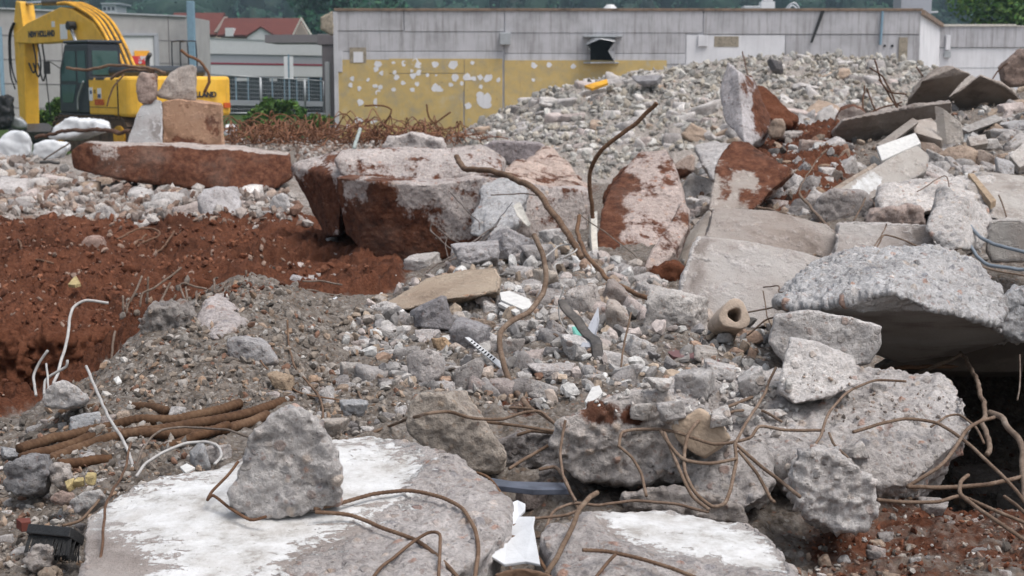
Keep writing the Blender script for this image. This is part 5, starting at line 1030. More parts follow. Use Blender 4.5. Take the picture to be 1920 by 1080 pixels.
# stones placed by outline size: x, y, width, height, tint, label
ST_ = [
 (812, 592, 86, 56, (.60, .59, .62), 'dark angular stone below the left end of the stained beam'),
 (870, 608, 42, 34, WARM, 'tan grey stone right of the dark angular stone'),
 (884, 640, 70, 46, (.7, .69, .72), 'grey stone with a flat face above the slotted plastic strip'),
 (797, 635, 58, 38, PINK, 'rounded grey pink stone left of the ochre stained stone'),
 (828, 650, 36, 52, (1.05, .76, .5), 'ochre stained stone between two grey stones'),
 (795, 700, 62, 66, PINK, 'broad grey stone left of the thick bent rod'),
 (880, 706, 62, 60, (.86, .82, .8), 'rough stone under the slotted plastic strip'),
 (955, 655, 50, 34, WARM, 'stone right beside the upright bent rod'),
 (985, 612, 70, 28, (1.0, .98, .96), 'flat pale stone right of the upright bent rod'),
 (1040, 690, 92, 48, PINK, 'long flat grey stone right of the upright bent rod'),
 (1020, 725, 62, 32, (1.15, 1.12, 1.1), 'pale flat stone low beside the foot of the upright bent rod'),
 (1085, 650, 72, 50, PALE, 'pale stone left of the white plastic strip'),
 (1040, 625, 42, 36, PINK, 'pinkish stone behind the teal shard'),
 (1090, 562, 66, 60, (.98, .92, .88), 'grey stone behind the top of the bent metal strap'),
 (1160, 605, 60, 64, (1.02, .92, .84), 'tan stone left of the big pale boulder'),
 (1205, 652, 58, 42, PALE, 'pale broken stone below the big pale boulder'),
 (1272, 596, 112, 74, (1.12, 1.08, 1.04), 'big pale boulder behind the clay pipe piece'),
 (1370, 572, 86, 62, (1.05, 1.0, .95), 'pale slanted stone right behind the clay pipe piece'),
 (1436, 704, 54, 48, PALE, 'pale stone at the left foot of the pale wedge'),
 (1325, 668, 60, 30, (1.0, .95, .9), 'flat stone in front of the clay pipe piece'),
 (1180, 700, 60, 36, PALE, 'pale stone behind the left pebbly boulder'),
 (900, 480, 90, 56, (.95, .93, .95), 'grey block on the ridge below the tangle of thin rods'),
 (960, 465, 100, 66, (.96, .94, .97), 'large grey stone on the ridge in front of the foundation block'),
 (1010, 480, 60, 60, (.86, .83, .82), 'grey brown stone right of the large ridge stone'),
 (865, 480, 44, 36, PALE, 'pale block at the left end of the ridge'),
 (1020, 520, 54, 44, TAN, 'tan stone under the upper end of the upright bent rod'),
 (1045, 440, 60, 32, PALE, 'pale rough stone under the foundation block at the ridge'),
 (790, 490, 70, 34, PALE, 'pale grey stone at the dark hollow under the foundation block'),
 (1155, 555, 60, 46, (.7, .62, .58), 'brown stone under the sagging rod'),
 (660, 690, 44, 34, (.9, .85, .8), 'grey stone on the right slope of the mound'),
 (560, 535, 30, 24, (.95, .93, .95), 'small grey stone at the top right of the mound'),
 (620, 460, 26, 28, (.9, .9, .92), 'round grey stone below the left end of the foundation block'),
 (1705, 790, 70, 50, WARM, 'stone lying on the right part of the pebbly slab'),
 (1390, 805, 40, 28, (.98, .85, .74), 'small tan stone on the pebbly slab among the rods'),
 (1420, 775, 36, 26, (1.5, 1.48, 1.45), 'white crumb of plaster stone on the pebbly slab'),
 (1445, 800, 60, 30, PALE, 'pale flat crumb right of the small tan stone'),
 (1372, 785, 34, 24, (1.45, 1.4, 1.35), 'whitish crumb left of the small tan stone'),
 (1625, 845, 66, 40, (1.35, 1.3, 1.22), 'cream coloured flake between the pitted boulder and the pebbly slab'),
 (1745, 955, 54, 34, (1.0, .96, .94), 'grey cube shaped stone in the brown soil under the rod'),
 (1840, 900, 100, 60, WARM, 'pebbly grey stone at the right edge above the brown soil'),
 (1900, 935, 60, 50, (.95, .9, .86), 'brown grey stone at the right edge'),
 (1195, 765, 52, 38, (.8, .45, .35), 'red brown brick lump on the left pebbly boulder'),
 (1225, 742, 60, 44, PINK, 'grey lump behind the red brown brick lump'),
 (1000, 930, 60, 50, (.58, .5, .46), 'dark brown stone above the white sheet scrap'),
 (1030, 905, 50, 36, (.75, .7, .68), 'grey stone on the blue grey plastic strip'),
 (1548, 338, 38, 36, (1.2, 1.15, 1.12), 'pale round stone on the red soil left of the half round post'),
 (1805, 295, 60, 40, (.8, .75, .72), 'rounded grey stone below the upright paving plate'),
 (1885, 320, 46, 40, (.9, .9, .92), 'round grey rubble piece above the block with the wooden strip'),
 (1850, 275, 60, 30, (1.0, .97, .94), 'flat pale stone on the upper right heap'),
 (1900, 240, 46, 30, (.9, .9, .92), 'grey stone at the right edge below the cracked top slab'),
 (1840, 300, 44, 40, (.72, .6, .52), 'brown broken slab below the flat pale stone'),
 (1480, 265, 60, 30, (.9, .84, .8), 'grey slab piece right of the brown knob'),
 (1520, 285, 50, 34, (.85, .7, .62), 'brown stone above the red soil chute'),
 (1495, 215, 60, 26, (1.1, .95, .9), 'pinkish slab piece behind the soil capped block'),
 (1490, 340, 40, 26, PALE, 'pale crumb on the red soil chute'),
 (410, 855, 52, 44, PINK, 'pinkish stone between the thick ribbed bars'),
 (375, 865, 40, 40, COOL, 'grey pointed stone beside the pale wire loop'),
 (160, 790, 60, 34, COOL, 'blue grey stone above the thick ribbed bars'),
 (230, 783, 26, 22, (1.0, .82, .68), 'tan stone on the ribbed bars'),
 (330, 770, 36, 28, PALE, 'pale stone behind the ribbed bars'),
 (20, 845, 50, 28, COOL, 'flat grey stone at the left edge behind the dark pebbly rock'),
 (620, 805, 60, 40, (1.25, 1.15, 1.05), 'cream stone behind the standing rock'),
 (525, 720, 50, 36, (.8, .62, .45), 'brown stone on the lower mound'),
 (660, 770, 50, 34, COOL, 'grey stone on the lower mound right of the thin rusty rod'),
]
SH = {}
def stone_shape(k, sub=4):
    if (k, sub) not in SH:
        q = random.Random(k); V, Fc = unit_rock(k, sub, 9 + k % 6, (1, q.uniform(.7, 1), q.uniform(.6, .95)))
        SH[(k, sub)] = np_mesh('stone', V, [Fc], attrs={'mask': np.zeros((len(V), 3)), 'agg': np.ones((len(V), 3))}); SH[(k, sub)].materials.append(M['con'])
    return SH[(k, sub)]
def stone(name, px, py, wpx, hpx, tint, label, cat='stone', k=None, group=None, d=None, rr=None, sub=4):
    rr = rr or random; d = d or dg(px, min(1079, py + hpx * .38)); k = rr.randrange(14) if k is None else k
    o = bpy.data.objects.new(name, stone_shape(k, sub)); COL.objects.link(o); c = P(px, py, d); c[2] += float(disp(c[0], c[1], c[2])[0]) * (.6 if d < 45 else 0)
    s = wpx * d / F * 1.08; hz = hpx * d / F
    o.location = [float(v) for v in c]; o.scale = (s, s * rr.uniform(.75, 1), max(hz * 1.35, s * .4)); o.rotation_euler = (rr.uniform(-.25, .25), rr.uniform(-.25, .25) , rr.choice((0, math.pi)) + rr.uniform(-.4, .4))
    if name == 'slab_fragment': o.rotation_euler = (rr.uniform(-.7, .7), rr.uniform(-.8, .8), rr.uniform(-.8, .8))
    o.color = tuple(tint) + (1,); tag(o, label, cat, group); return o
for i, (x, y, w_, h_, tn, lb) in enumerate(ST_):
    stone('stone', x, y, w_, h_, tn, lb, k=i % 14, sub=5 if w_ > 70 else 4); OUT.append(([(x - w_ / 2, y - h_ / 2), (x + w_ / 2, y - h_ / 2), (x + w_ / 2, y + h_ / 2), (x - w_ / 2, y + h_ / 2)], dg(x, y + h_ * .3)))
# ------------------------------------------------------------------ scattered broken stones (each its own object), then gravel
def in_out(x, y, d):
    for poly, dd in OUT:
        if dd < d + .05 and poly[0][0] - 900 < x < poly[0][0] + 900 and in_poly(np.array([x]), np.array([y]), poly)[0]: return True
    return False
TONES = [('pale grey', (1.2, 1.17, 1.15)), ('mid grey', (.96, .93, .92)), ('dark grey', (.64, .61, .60)), ('pinkish grey', (1.08, .96, .92)), ('brown', (.86, .68, .54)), ('whitish', (1.45, 1.42, 1.38))]
def scatter(name, n, poly, smin, smax, cat, group, where, weights, seed, sub=3, hgt=(.55, .9)):
    rr = random.Random(seed); poly = [(a, b) for a, b, c in parse(poly)]; xs = [p[0] for p in poly]; ys = [p[1] for p in poly]; made = 0; tries = 0
    while made < n and tries < n * 30:
        tries += 1; x = rr.uniform(min(xs), max(xs)); y = rr.uniform(min(ys), max(ys))
        if not in_poly(np.array([x]), np.array([y]), poly)[0]: continue
        d = dg(x, y)
        if d > 59 or in_out(x, y, d): continue
        s = smin * (smax / smin) ** (rr.random() ** 1.7); tn, tv = rr.choices(TONES, weights)[0]; v = rr.uniform(.85, 1.12)
        big = 'large' if s > smin * (smax / smin) ** .6 else 'small'
        stone(name, x, y, s, s * rr.uniform(*hgt), tuple(t * v for t in tv), f'{big} {tn} {where}', cat, rr.randrange(14), group, d, rr, sub); made += 1
scatter('concrete_chunk', 90, "690,580 760,570 900,600 950,540 1200,560 1230,640 1190,720 1100,740 760,740 640,700", 26, 72, 'concrete chunk', 'concrete chunks in the middle rubble', 'concrete chunk in the rubble around the upright bent rod', (3, 4, 2, 2, 1.4, .3), 41)
scatter('concrete_chunk', 34, "1040,470 1120,480 1230,540 1260,580 1000,560 960,520", 20, 54, 'concrete chunk', 'concrete chunks below the leaning slab', 'concrete chunk in the rubble below the big leaning slab', (3, 3, 2, 1, 2, .8), 42)
scatter('concrete_chunk', 40, "560,690 760,700 760,790 640,830 600,790 480,740", 16, 48, 'concrete chunk', 'concrete chunks at the foot of the mound', 'concrete chunk at the foot of the gravel mound', (2, 3, 3, 1, 1.5, .2), 43)
scatter('concrete_chunk', 40, "0,770 160,760 330,810 430,850 300,890 180,930 40,1000 0,1000", 14, 40, 'concrete chunk', 'concrete chunks around the ribbed bars', 'concrete chunk lying around the thick ribbed bars', (3, 3, 2, 1.5, 2, .6), 44)
scatter('concrete_chunk', 26, "0,930 120,930 160,980 150,1080 0,1080", 12, 34, 'concrete chunk', 'concrete chunks in the front corner', 'fragment in the litter around the black brush', (3, 3, 2, 1.5, 2.5, 1), 45)
scatter('concrete_chunk', 34, "1700,900 1920,860 1920,1080 1480,1080 1640,990", 12, 40, 'concrete chunk', 'concrete chunks on the brown soil', 'stone on the brown soil below the pitted boulder', (3, 3, 2, 1.5, 2.5, .8), 46)
scatter('concrete_chunk', 40, "1640,270 1760,270 1920,190 1920,400 1640,400", 14, 46, 'concrete chunk', 'concrete chunks on the upper right heap', 'concrete chunk on the heap beside the paving plates', (3, 4, 2, 1, 1.6, .4), 47)
scatter('slab_fragment', 105, "1300,260 1480,190 1560,200 1760,260 1920,190 1920,420 1640,410 1560,420 1480,400 1320,470 1290,420", 26, 90, 'slab fragment', 'slab fragments on the right heap', 'slab fragment lodged among the slabs of the right heap', (2.2, 4, 3, 1.5, 2.4, .3), 49, 4, (.4, .8))
scatter('slab_fragment', 26, "1040,470 1120,480 1230,540 1330,600 1230,650 1000,600 960,520", 24, 60, 'slab fragment', 'slab fragments in the middle rubble', 'slab fragment in the middle rubble below the leaning slab', (5, 4, 1, 1, 1, .8), 50, 4, (.4, .8))
scatter('concrete_chunk', 22, "1300,280 1560,260 1560,420 1480,400 1440,420 1320,470 1290,420", 14, 38, 'concrete chunk', 'concrete chunks around the red soil chute', 'chunk around the red soil chute of the heap', (2, 3, 2, 1, 3, .3), 48)
scatter('broken_stone', 110, "0,300 130,340 540,370 560,430 420,440 250,420 0,415", 14, 66, 'broken stone', 'broken stones between the red soil and the beam', 'stone in the belt between the red soil and the long beam', (2.4, 3, 1, 4, 3, .3), 51)
scatter('broken_stone', 26, "480,430 640,470 740,560 660,580 560,520", 10, 30, 'broken stone', 'broken stones on the slope below the foundation block', 'stone on the earth slope below the foundation block', (3, 3, 2, 1, 2, .3), 52)
scatter('soil_lump', 55, "0,430 420,440 560,520 330,560 200,560 60,700 0,700", 14, 62, 'soil lump', 'lumps in the red soil', 'lump in the red soil', (0, 0, .2, 0, 1, 0), 53)
for o in [q for q in COL.objects if q.name.startswith('soil_lump') and q.data and q.data.name.startswith('stone')]:
    o.material_slots[0].link = 'OBJECT'; o.material_slots[0].material = M['soil']; o['label'] = ('large' if o['label'].startswith('large') else 'small') + ' crumbly clod of red brown soil lying in the red soil'
scatter("heap_stone", 250, "880,262 950,195 1030,150 1150,138 1250,122 1320,98 1420,88 1560,98 1700,118 1780,145 1700,190 1560,210 1480,160 1350,140 1330,270 1200,290 1120,330 1060,290 900,275", 11, 40, 'heap stone', 'stones of the far crushed concrete heap', 'stone on the far heap of crushed concrete', (4, 3, .8, 1, 1.6, 1.4), 54)
scatter('heap_slab', 16, "960,220 1060,160 1250,130 1420,95 1660,120 1700,170 1500,190 1330,250 1180,270", 34, 76, 'heap slab', 'larger pieces on the far heap', 'flat piece on the far heap of crushed concrete', (3, 4, 2, 1, 1.5, .6), 55, 4, (.3, .5))
def gravel(name, label, poly, n, smin, smax, pal, seed, heroes=True, sub=1, pw=2.4, lift=.25):
    r = np.random.default_rng(seed); rr = random.Random(seed); poly = [(a, b) for a, b, c in parse(poly)]; xs = [p[0] for p in poly]; ys = [p[1] for p in poly]
    pr = [unit_rock(300 + k, sub, 8 + k % 5, (1, .8, .7)) for k in range(12)]; vs = []; fs = []; ts = []; nv = 0; made = 0; tries = 0
    X = r.uniform(min(xs), max(xs), n * 8); Y = r.uniform(min(ys), max(ys), n * 8); ok = in_poly(X, Y, poly)
    X = X[ok][:n]; Y = Y[ok][:n]; DD = np.array([dg(a, b) for a, b in zip(X, Y)]); CC = np.array([P(a, b, c) for a, b, c in zip(X, Y, DD)]); HH = disp(CC[:, 0], CC[:, 1], CC[:, 2])
    for ii, (x, y) in enumerate(zip(X, Y)):
        d = DD[ii]
        if d > 59: continue
        s = smin * (smax / smin) ** (rr.random() ** pw) * d / F
        c = P(x, y, d); c[2] += s * lift + float(HH[ii])
        V, Fc = pr[rr.randrange(12)]; a = r.normal(size=(3, 3)); qm, _ = np.linalg.qr(a)
        V = (V * (1, r.uniform(.6, 1), r.uniform(.5, 1))) @ qm.T * s + c
        col = np.array(pal[rr.randrange(len(pal))]) * rr.uniform(.75, 1.2)
        vs.append(V); fs.append(Fc + nv); ts.append(np.tile(col, (len(V), 1))); nv += len(V); made += 1
    me = np_mesh(name, np.concatenate(vs), [np.concatenate(fs)], smooth=False, attrs={'tint': np.concatenate(ts)})
    tag(link(name, me, M['stone']), label, None, None, 'stuff')
GP = [(.22, .19, .165), (.26, .23, .205), (.30, .275, .255), (.15, .13, .115), (.10, .088, .078), (.18, .15, .125), (.25, .20, .16), (.25, .175, .125), (.18, .105, .075), (.38, .36, .34), (.27, .245, .225), (.20, .175, .155), (.13, .11, .095), (.29, .22, .17)]
MP = [(.35, .28, .22), (.38, .32, .28), (.30, .21, .16), (.40, .35, .33), (.36, .345, .335), (.30, .285, .275), (.43, .42, .41), (.25, .235, .225), (.17, .16, .155), (.35, .31, .28), (.48, .47, .46), (.29, .23, .18), (.22, .21, .21)]
HP = [(.33, .31, .28), (.28, .265, .245), (.38, .36, .33), (.24, .23, .215), (.42, .385, .335), (.31, .275, .23), (.46, .445, .42)]
BP = [(.29, .25, .23), (.24, .20, .18), (.35, .32, .30), (.27, .21, .175), (.17, .105, .08), (.40, .37, .35), (.21, .15, .12)]
RP = [(.10, .04, .024), (.15, .058, .032), (.19, .08, .046), (.12, .048, .028), (.28, .20, .16)]
gravel('mound_gravel', 'fine grey gravel covering the mound', "80,760 150,690 250,590 330,560 470,522 560,545 700,600 780,660 1000,700 1060,760 760,800 620,830 560,760 440,770 200,790 100,800", 12000, 3, 24, GP, 61, pw=4.2)
gravel('rubble_gravel', 'small broken rubble filling the middle ground', "690,560 960,460 1130,470 1270,560 1450,590 1440,700 1240,730 1020,760 760,740 640,640", 4600, 4, 40, MP, 62, pw=2.7, sub=2)
gravel('corner_gravel', 'fine mixed litter of stones in the front corner', "-450,760 0,780 300,800 470,860 180,960 150,1080 -450,1080", 6400, 5, 26, GP, 63)
gravel('soil_gravel', 'pebbles in the brown soil at the front right', "1480,1000 1700,900 1920,830 2300,760 2500,1080 1480,1080", 4600, 4, 22, GP + RP + RP, 64)
gravel('belt_gravel', 'small pinkish rubble belt beyond the red soil', "-350,300 0,290 140,330 545,365 580,440 420,445 -350,425", 6400, 4, 30, BP, 65, pw=2.0)
gravel('far_rubble', 'small pinkish rubble between the foundation beam and the rusty rods', "430,262 700,268 720,285 560,312 548,285 440,278", 1500, 4, 16, BP, 72)
gravel('soil_crumbs', 'crumbs of red soil', "-350,425 440,440 640,520 740,560 560,540 330,570 130,680 0,780 -350,760", 13000, 3, 18, RP, 66, pw=2.6)
gravel('heap_gravel', 'crushed concrete of the far heap', "862,268 950,195 1030,150 1150,138 1250,122 1320,98 1420,88 1560,98 1700,118 1800,150 1700,200 1560,230 1480,200 1330,280 1200,300 1120,345 1050,300 900,285", 9500, 4, 22, HP, 67, pw=2.4)
gravel('right_heap_gravel', 'small rubble on the right heap', "1280,300 1600,190 1920,170 2500,170 2700,900 1960,860 1930,600 1920,480 1260,560", 9500, 4, 30, GP + MP, 68, sub=2)
gravel('slab_crumbs', 'pale crumbs lying on the pebbly slab', "1190,700 1470,690 1480,760 1440,820 1330,800 1230,740", 10, 6, 14, [(.5, .48, .46)], 69)
# crumbs resting on the pebbly slab itself
def crumbs_on(name, label, poly, d0, d1, n, smin, smax, pal, seed):
    r = np.random.default_rng(seed); pl = [(a, b) for a, b, c in parse(poly)]; xs = [p[0] for p in pl]; ys = [p[1] for p in pl]; dep = bpy.context.evaluated_depsgraph_get(); dep.update(); vs = []; fs = []; ts = []; nv = 0
    pr = [unit_rock(340 + k, 2, 9, (1, .8, .6)) for k in range(8)]; cnt = 0
    for _ in range(n * 5):
        if cnt >= n: break
        x, y = r.uniform(min(xs), max(xs)), r.uniform(min(ys), max(ys))
        if not in_poly(np.array([x]), np.array([y]), pl)[0]: continue
        e = Vector((0, 0, EYE)); q = Vector(P(x, y, 3.)) - e; hit, loc, nrm, _, ob, _ = sc.ray_cast(dep, e, q.normalized())
        if not hit or nrm.z < .35 or loc.y > d1 or loc.y < d0: continue
        s = smin * (smax / smin) ** (r.random() ** 2) * loc.y / F; V, Fc = pr[r.integers(8)]; qm, _ = np.linalg.qr(r.normal(size=(3, 3)))
        vs.append(V @ qm.T * s + np.array(loc) + (0, 0, s * .25)); fs.append(Fc + nv); ts.append(np.tile(np.array(pal[r.integers(len(pal))]) * r.uniform(.8, 1.15), (len(V), 1))); nv += len(V); cnt += 1
    if vs: tag(link(name, np_mesh(name, np.concatenate(vs), [np.concatenate(fs)], False, {'tint': np.concatenate(ts)}), M['stone']), label, None, None, 'stuff')
bpy.data.objects.remove(bpy.data.objects['slab_crumbs'])
crumbs_on('slab_crumbs', 'pale crumbs and dust lying on the pebbly slab and boulder', "1100,745 1210,720 1400,690 1480,720 1500,790 1440,830 1340,830 1260,790 1130,790", 2.6, 4.6, 260, 4, 26, [(.48, .46, .44), (.40, .37, .35), (.60, .58, .56), (.30, .27, .25)], 70)
crumbs_on('boulder_crumbs', 'small loose grit on the right part of the pebbly slab', "1500,700 1760,720 1800,790 1560,800", 2.6, 4.6, 120, 3, 12, [(.42, .39, .37), (.30, .24, .2), (.22, .19, .17)], 71)
# angular chunks resting on the pebbly slab
dep_ = bpy.context.evaluated_depsgraph_get(); dep_.update()
for i, (x, y, w_, h_, tn, lb) in enumerate(((1300, 722, 74, 46, PALE, 'broad pale chunk at the back of the pebbly slab'), (1352, 700, 60, 40, (1.35, 1.32, 1.3), 'whitish chunk at the back edge of the pebbly slab'), (1410, 712, 56, 44, PALE, 'pale chunk behind the crumbs left of the pale wedge'),
    (1265, 765, 62, 46, (1.1, 1.06, 1.04), 'grey chunk behind the beige square stone'), (1400, 770, 48, 28, (1.5, 1.47, 1.43), 'white plaster chunk among the pale crumbs'),
    (1350, 782, 54, 30, (1.4, 1.36, 1.32), 'white plaster chunk left of the small tan stone'), (1450, 778, 44, 26, (1.3, 1.27, 1.24), 'pale chunk right of the white plaster chunk'), (1240, 720, 50, 34, (1.2, 1.16, 1.12), 'pale chunk at the left end of the pebbly slab'),
    (1605, 850, 48, 28, (1.35, 1.3, 1.25), 'cream chunk on the front of the pebbly slab'), (1650, 725, 36, 22, (1.1, 1.06, 1.03), 'grey chip on the right part of the pebbly slab'), (1200, 770, 44, 30, (1.15, 1.1, 1.05), 'angular grey flake on the left pebbly boulder'))):
    hit, loc, nrm, _, _, _ = sc.ray_cast(dep_, Vector((0, 0, EYE)), (Vector(P(x, y + h_ * .35, 3.)) - Vector((0, 0, EYE))).normalized())
    dd = loc.y if hit and loc.y < 6 else 3.6; o = stone('concrete_chunk', x, y, w_, h_, tn, lb, 'concrete chunk', (i * 5 + 2) % 14, 'pale chunks on the pebbly slab', dd, None, 4)
    o.location.z -= float(disp(np.array([o.location.x]), np.array([o.location.y]), np.array([o.location.z]))[0]) * .6
# ------------------------------------------------------------------ steel rods
def rod(label, pts, r, m='dusty', d=None, rib=0, pitch=.015, n=7, tint=(1, 1, 1), name='rebar', cat='steel rod', flat=None, taper=None, group=None):
    q = parse(pts, None); ds = [t[2] for t in q]
    idx = [i for i, t in enumerate(ds) if t is not None]
    if not idx: ds = [d] * len(q)
    else: ds = list(np.interp(range(len(q)), idx, [ds[i] for i in idx]))
    r *= .64 if ds[0] < 6 else .85
    ds = [min(dd, dg(a, b) - .03) for (a, b, _), dd in zip(q, ds)]
    p = np.array([P(a, b, dd) for (a, b, _), dd in zip(q, ds)]); sp = pitch / 4.5 if rib else max(.006, min(.06, ds[0] * 6 / F))
    path = smooth_path(p, sp, .72)
    path = path + np.stack([fbm(path, 5, 3, len(label) * 1.7 + k) for k in range(3)], 1) * r * 1.1
    if not rib and len(path) > 8: path = path + np.stack([fbm(path, 9, 2, len(label) + k) for k in range(3)], 1) * min(r * 1.6, .012)
    me = tube_mesh(name, path, r, 10 if rib else n, rib=rib, pitch=pitch, flat=flat, taper=taper); o = link(name, me, M[m]); o.color = tuple(tint) + (1,)
    origin_to(o, path[0]); return tag(o, label, cat, group)
L = rod
L('thick ribbed bar bending out of the foundation block and down to the rubble', "855,294,9.0 872,316,8.7 925,322,8.3 975,338,8.0 1012,365,7.7 1040,408,7.4 1066,442,7.2 1092,482,7.1", .019, 'rust', rib=.14, pitch=.028)
L('bent ribbed bar with a raised end in front of the far heap', "1232,193,7.2 1190,232,7.25 1128,282,7.3 1108,315,7.35 1107,350,7.4 1112,410,7.45", .0125, 'rust', rib=.12, pitch=.02, tint=(1, .9, .8))
L('thick upright bent rod rising from the middle rubble', "1000,440,4.75 1018,478,4.7 1024,515,4.65 1018,550,4.6 995,582,4.5 962,603,4.4 940,622,4.35 938,655,4.3 950,700,4.2 968,735,4.1 992,765,4.05", .0135, 'dusty', rib=.07, pitch=.014, tint=(1, .86, .74))
L('brown rod sagging from the leaning slab to the clay pipe piece', "1088,405,7.0 1084,438,6.9 1100,475,6.6 1140,520,6.3 1195,553,6.1 1258,572,5.9", .0125, 'rust', tint=(1, .9, .8))
L('thin white wire bent in a bow beside the metal strap', "1062,534 1048,568 1050,598 1062,620 1071,628", .0045, 'pale', d=4.85, name='wire', cat='wire')
L('bent dark metal strap standing in the rubble', "1058,562,4.75 1068,585,4.7 1095,618,4.6 1116,652,4.5 1126,690,4.4 1120,745,4.25", .028, 'darkmetal', flat=(1, .16), name='metal_strap', cat='metal strap', n=8, tint=(1.1, 1.05, 1))
L('thin straight tan stick standing behind the left pebbly boulder', "1183,588,4.5 1170,640,4.4 1160,720,4.2", .005, 'dusty', name='stick', cat='stick', tint=(1, .85, .72))
L('thin rusty rod rising from the gravel mound', "540,600,4.45 542,640,4.4 552,685,4.35 580,722,4.25 602,752,4.15 610,808,4.0", .0052, 'rust')
L('fine straight rod lying down the mound slope', "400,560,4.9 450,625,4.7 500,690,4.5 560,735,4.3 640,750,4.2", .0035, 'rust', tint=(1.3, 1.2, 1.1))
L('pale bent rod arching over the red soil at the left', "203,568,4.5 160,564,4.5 140,580,4.48 128,615,4.4 118,660,4.3 100,720,4.15", .0075, 'pale')
L('short pale bent rod with a hooked end below the arching rod', "128,678,4.1 126,690,4.1 104,702,4.1 86,712,4.1 84,740,4.05", .0065, 'pale')
L('short curved pale rod at the left beside the round red clod', "90,655,4.2 72,680,4.2 63,705,4.18 68,740,4.1", .0065, 'pale')
L('pale thin rod leaning before the pale left rock', "86,682,4.15 92,730,4.05", .005, 'pale')
L('long pale coated rod leaning across the ribbed bars', "163,686,3.75 180,730,3.65 202,780,3.5 228,822,3.4 244,852,3.35 250,890,3.25", .0062, 'pale')
L('pale wire bent in a loop on the gravel', "254,893,3.15 275,868,3.2 310,846,3.25 350,831,3.3 385,827,3.32 408,838,3.3 414,855,3.25 402,870,3.2", .0056, 'pale', name='wire', cat='wire')
L('thin grey loop of wire behind the pale wire', "252,880,3.2 268,840,3.3 300,808,3.42 350,800,3.5 420,806,3.4 470,822,3.3", .0045, 'dusty', name='wire', cat='wire')
for i, (pt, rr_, tn, lb) in enumerate((("112,772,3.95 180,763,3.98 260,765,4.0 310,772,4.0", .0190, (.95, .85, .72), 'short upper ribbed bar of the rusty bundle'),
    ("40,848,3.5 100,825,3.6 170,805,3.7 260,790,3.78 340,782,3.82 420,765,3.9 450,758,3.95", .0205, (1, .88, .74), 'upper long ribbed bar of the rusty bundle'),
    ("42,858,3.45 110,838,3.55 200,812,3.65 290,806,3.7 380,790,3.75 470,772,3.8 545,752,3.9", .0205, (.9, .76, .62), 'middle long ribbed bar of the rusty bundle'),
    ("95,862,3.45 150,842,3.55 230,822,3.6 330,812,3.65 420,800,3.7 500,775,3.8", .0205, (1.05, .93, .8), 'lower long ribbed bar of the rusty bundle'),
    ("108,868,3.3 170,860,3.35 240,852,3.4 310,838,3.45 380,815,3.55 430,800,3.62", .0190, (.95, .78, .6), 'lowest short ribbed bar of the rusty bundle'))):
    L(lb, pt, rr_, 'rust', rib=.10, pitch=.014, tint=tuple(.72 * v for v in tn), group='thick ribbed bars lying in a bundle')
L('brown rod lying on the pebbly edge of the painted slab, curling down to the front', "590,957,2.62 640,945,2.66 700,926,2.70 765,919,2.72 825,931,2.68 868,955,2.62 890,990,2.54 897,1025,2.48 890,1085,2.36", .0058, 'rust', rib=.14, pitch=.009)
L('brown rod curving over the front of the painted slab', "590,960,2.6 655,966,2.6 715,988,2.55 775,1010,2.5 815,1038,2.45 840,1062,2.4 862,1090,2.33", .0058, 'rust', rib=.14, pitch=.009)
L('forked thin rod on the front of the painted slab', "690,1090,2.32 730,1050,2.4 775,1015,2.46 806,1000,2.48 826,1002,2.46 824,1040,2.4 822,1085,2.34", .0048, 'rust')
L('bent wire hanging at the left foot of the standing rock', "446,866,2.78 425,893,2.74 398,922,2.68 389,938,2.66 400,930,2.66 432,952,2.62 470,974,2.58 500,969,2.57", .0045, 'rust', tint=(.9, .75, .65), rib=.08, pitch=.009)
L('thin brown wire standing upright at the left side of the painted slab', "300,1090,2.3 191,1080,2.4 193,1010,2.5 200,950,2.62 215,915,2.75 236,872,2.95 246,830,3.1", .0042, 'rust', tint=(.8, .72, .68), name='wire', cat='wire')
L('curved rod at the left end of the painted slab', "118,987,2.75 150,975,2.78 180,945,2.85 196,922,2.9", .005, 'dusty', tint=(1, .85, .72))
L('pale rusty rod leaning at the front between the two painted pieces', "1022,1078,2.33 1048,1035,2.42 1070,990,2.52 1085,955,2.6 1105,932,2.66 1120,922,2.7", .0075, 'dusty', tint=(1, .86, .72), rib=.06, pitch=.012)
L('rusty rod lying across the face of the white topped block at the front', "1092,1033,2.40 1140,1036,2.41 1200,1048,2.39 1260,1065,2.36 1310,1085,2.32", .0052, 'rust', rib=.14, pitch=.009)
L('short rusty branch rod on the face of the white topped block', "1155,1042,2.39 1130,1065,2.36 1105,1090,2.32", .0048, 'rust')
L('rusty rod along the right edge of the painted slab', "838,868,2.98 880,884,2.95 912,896,2.9 935,920,2.84 950,945,2.8 975,985,2.7 1003,1035,2.55 1030,1075,2.46", .0055, 'rust', tint=(1, .9, .8))
for pt, lb in (("1060,790,3.0 1050,850,2.95 1060,900,2.85 1078,940,2.75", 'dusty rod hanging down the left side of the pebbly boulder'),
    ("1012,1040,2.6 1020,990,2.66 1040,958,2.72 1075,945,2.76 1120,948,2.76 1180,940,2.79 1260,945,2.78 1330,960,2.74", 'pale dusty rod running along the back of the white topped block'),
    ("955,990,2.65 1000,972,2.68 1060,965,2.7 1090,948,2.76", 'thin dark rod across the white sheet scrap'),
    ("945,1005,2.6 980,1010,2.6 1020,1008,2.58", 'short level rod across the white sheet scrap'),
    ("930,1005,2.6 950,1045,2.54 965,1078,2.48", 'short steep rod left of the white sheet scrap')):
    L(lb, pt, .0048, 'dusty', tint=(1, .85, .74))
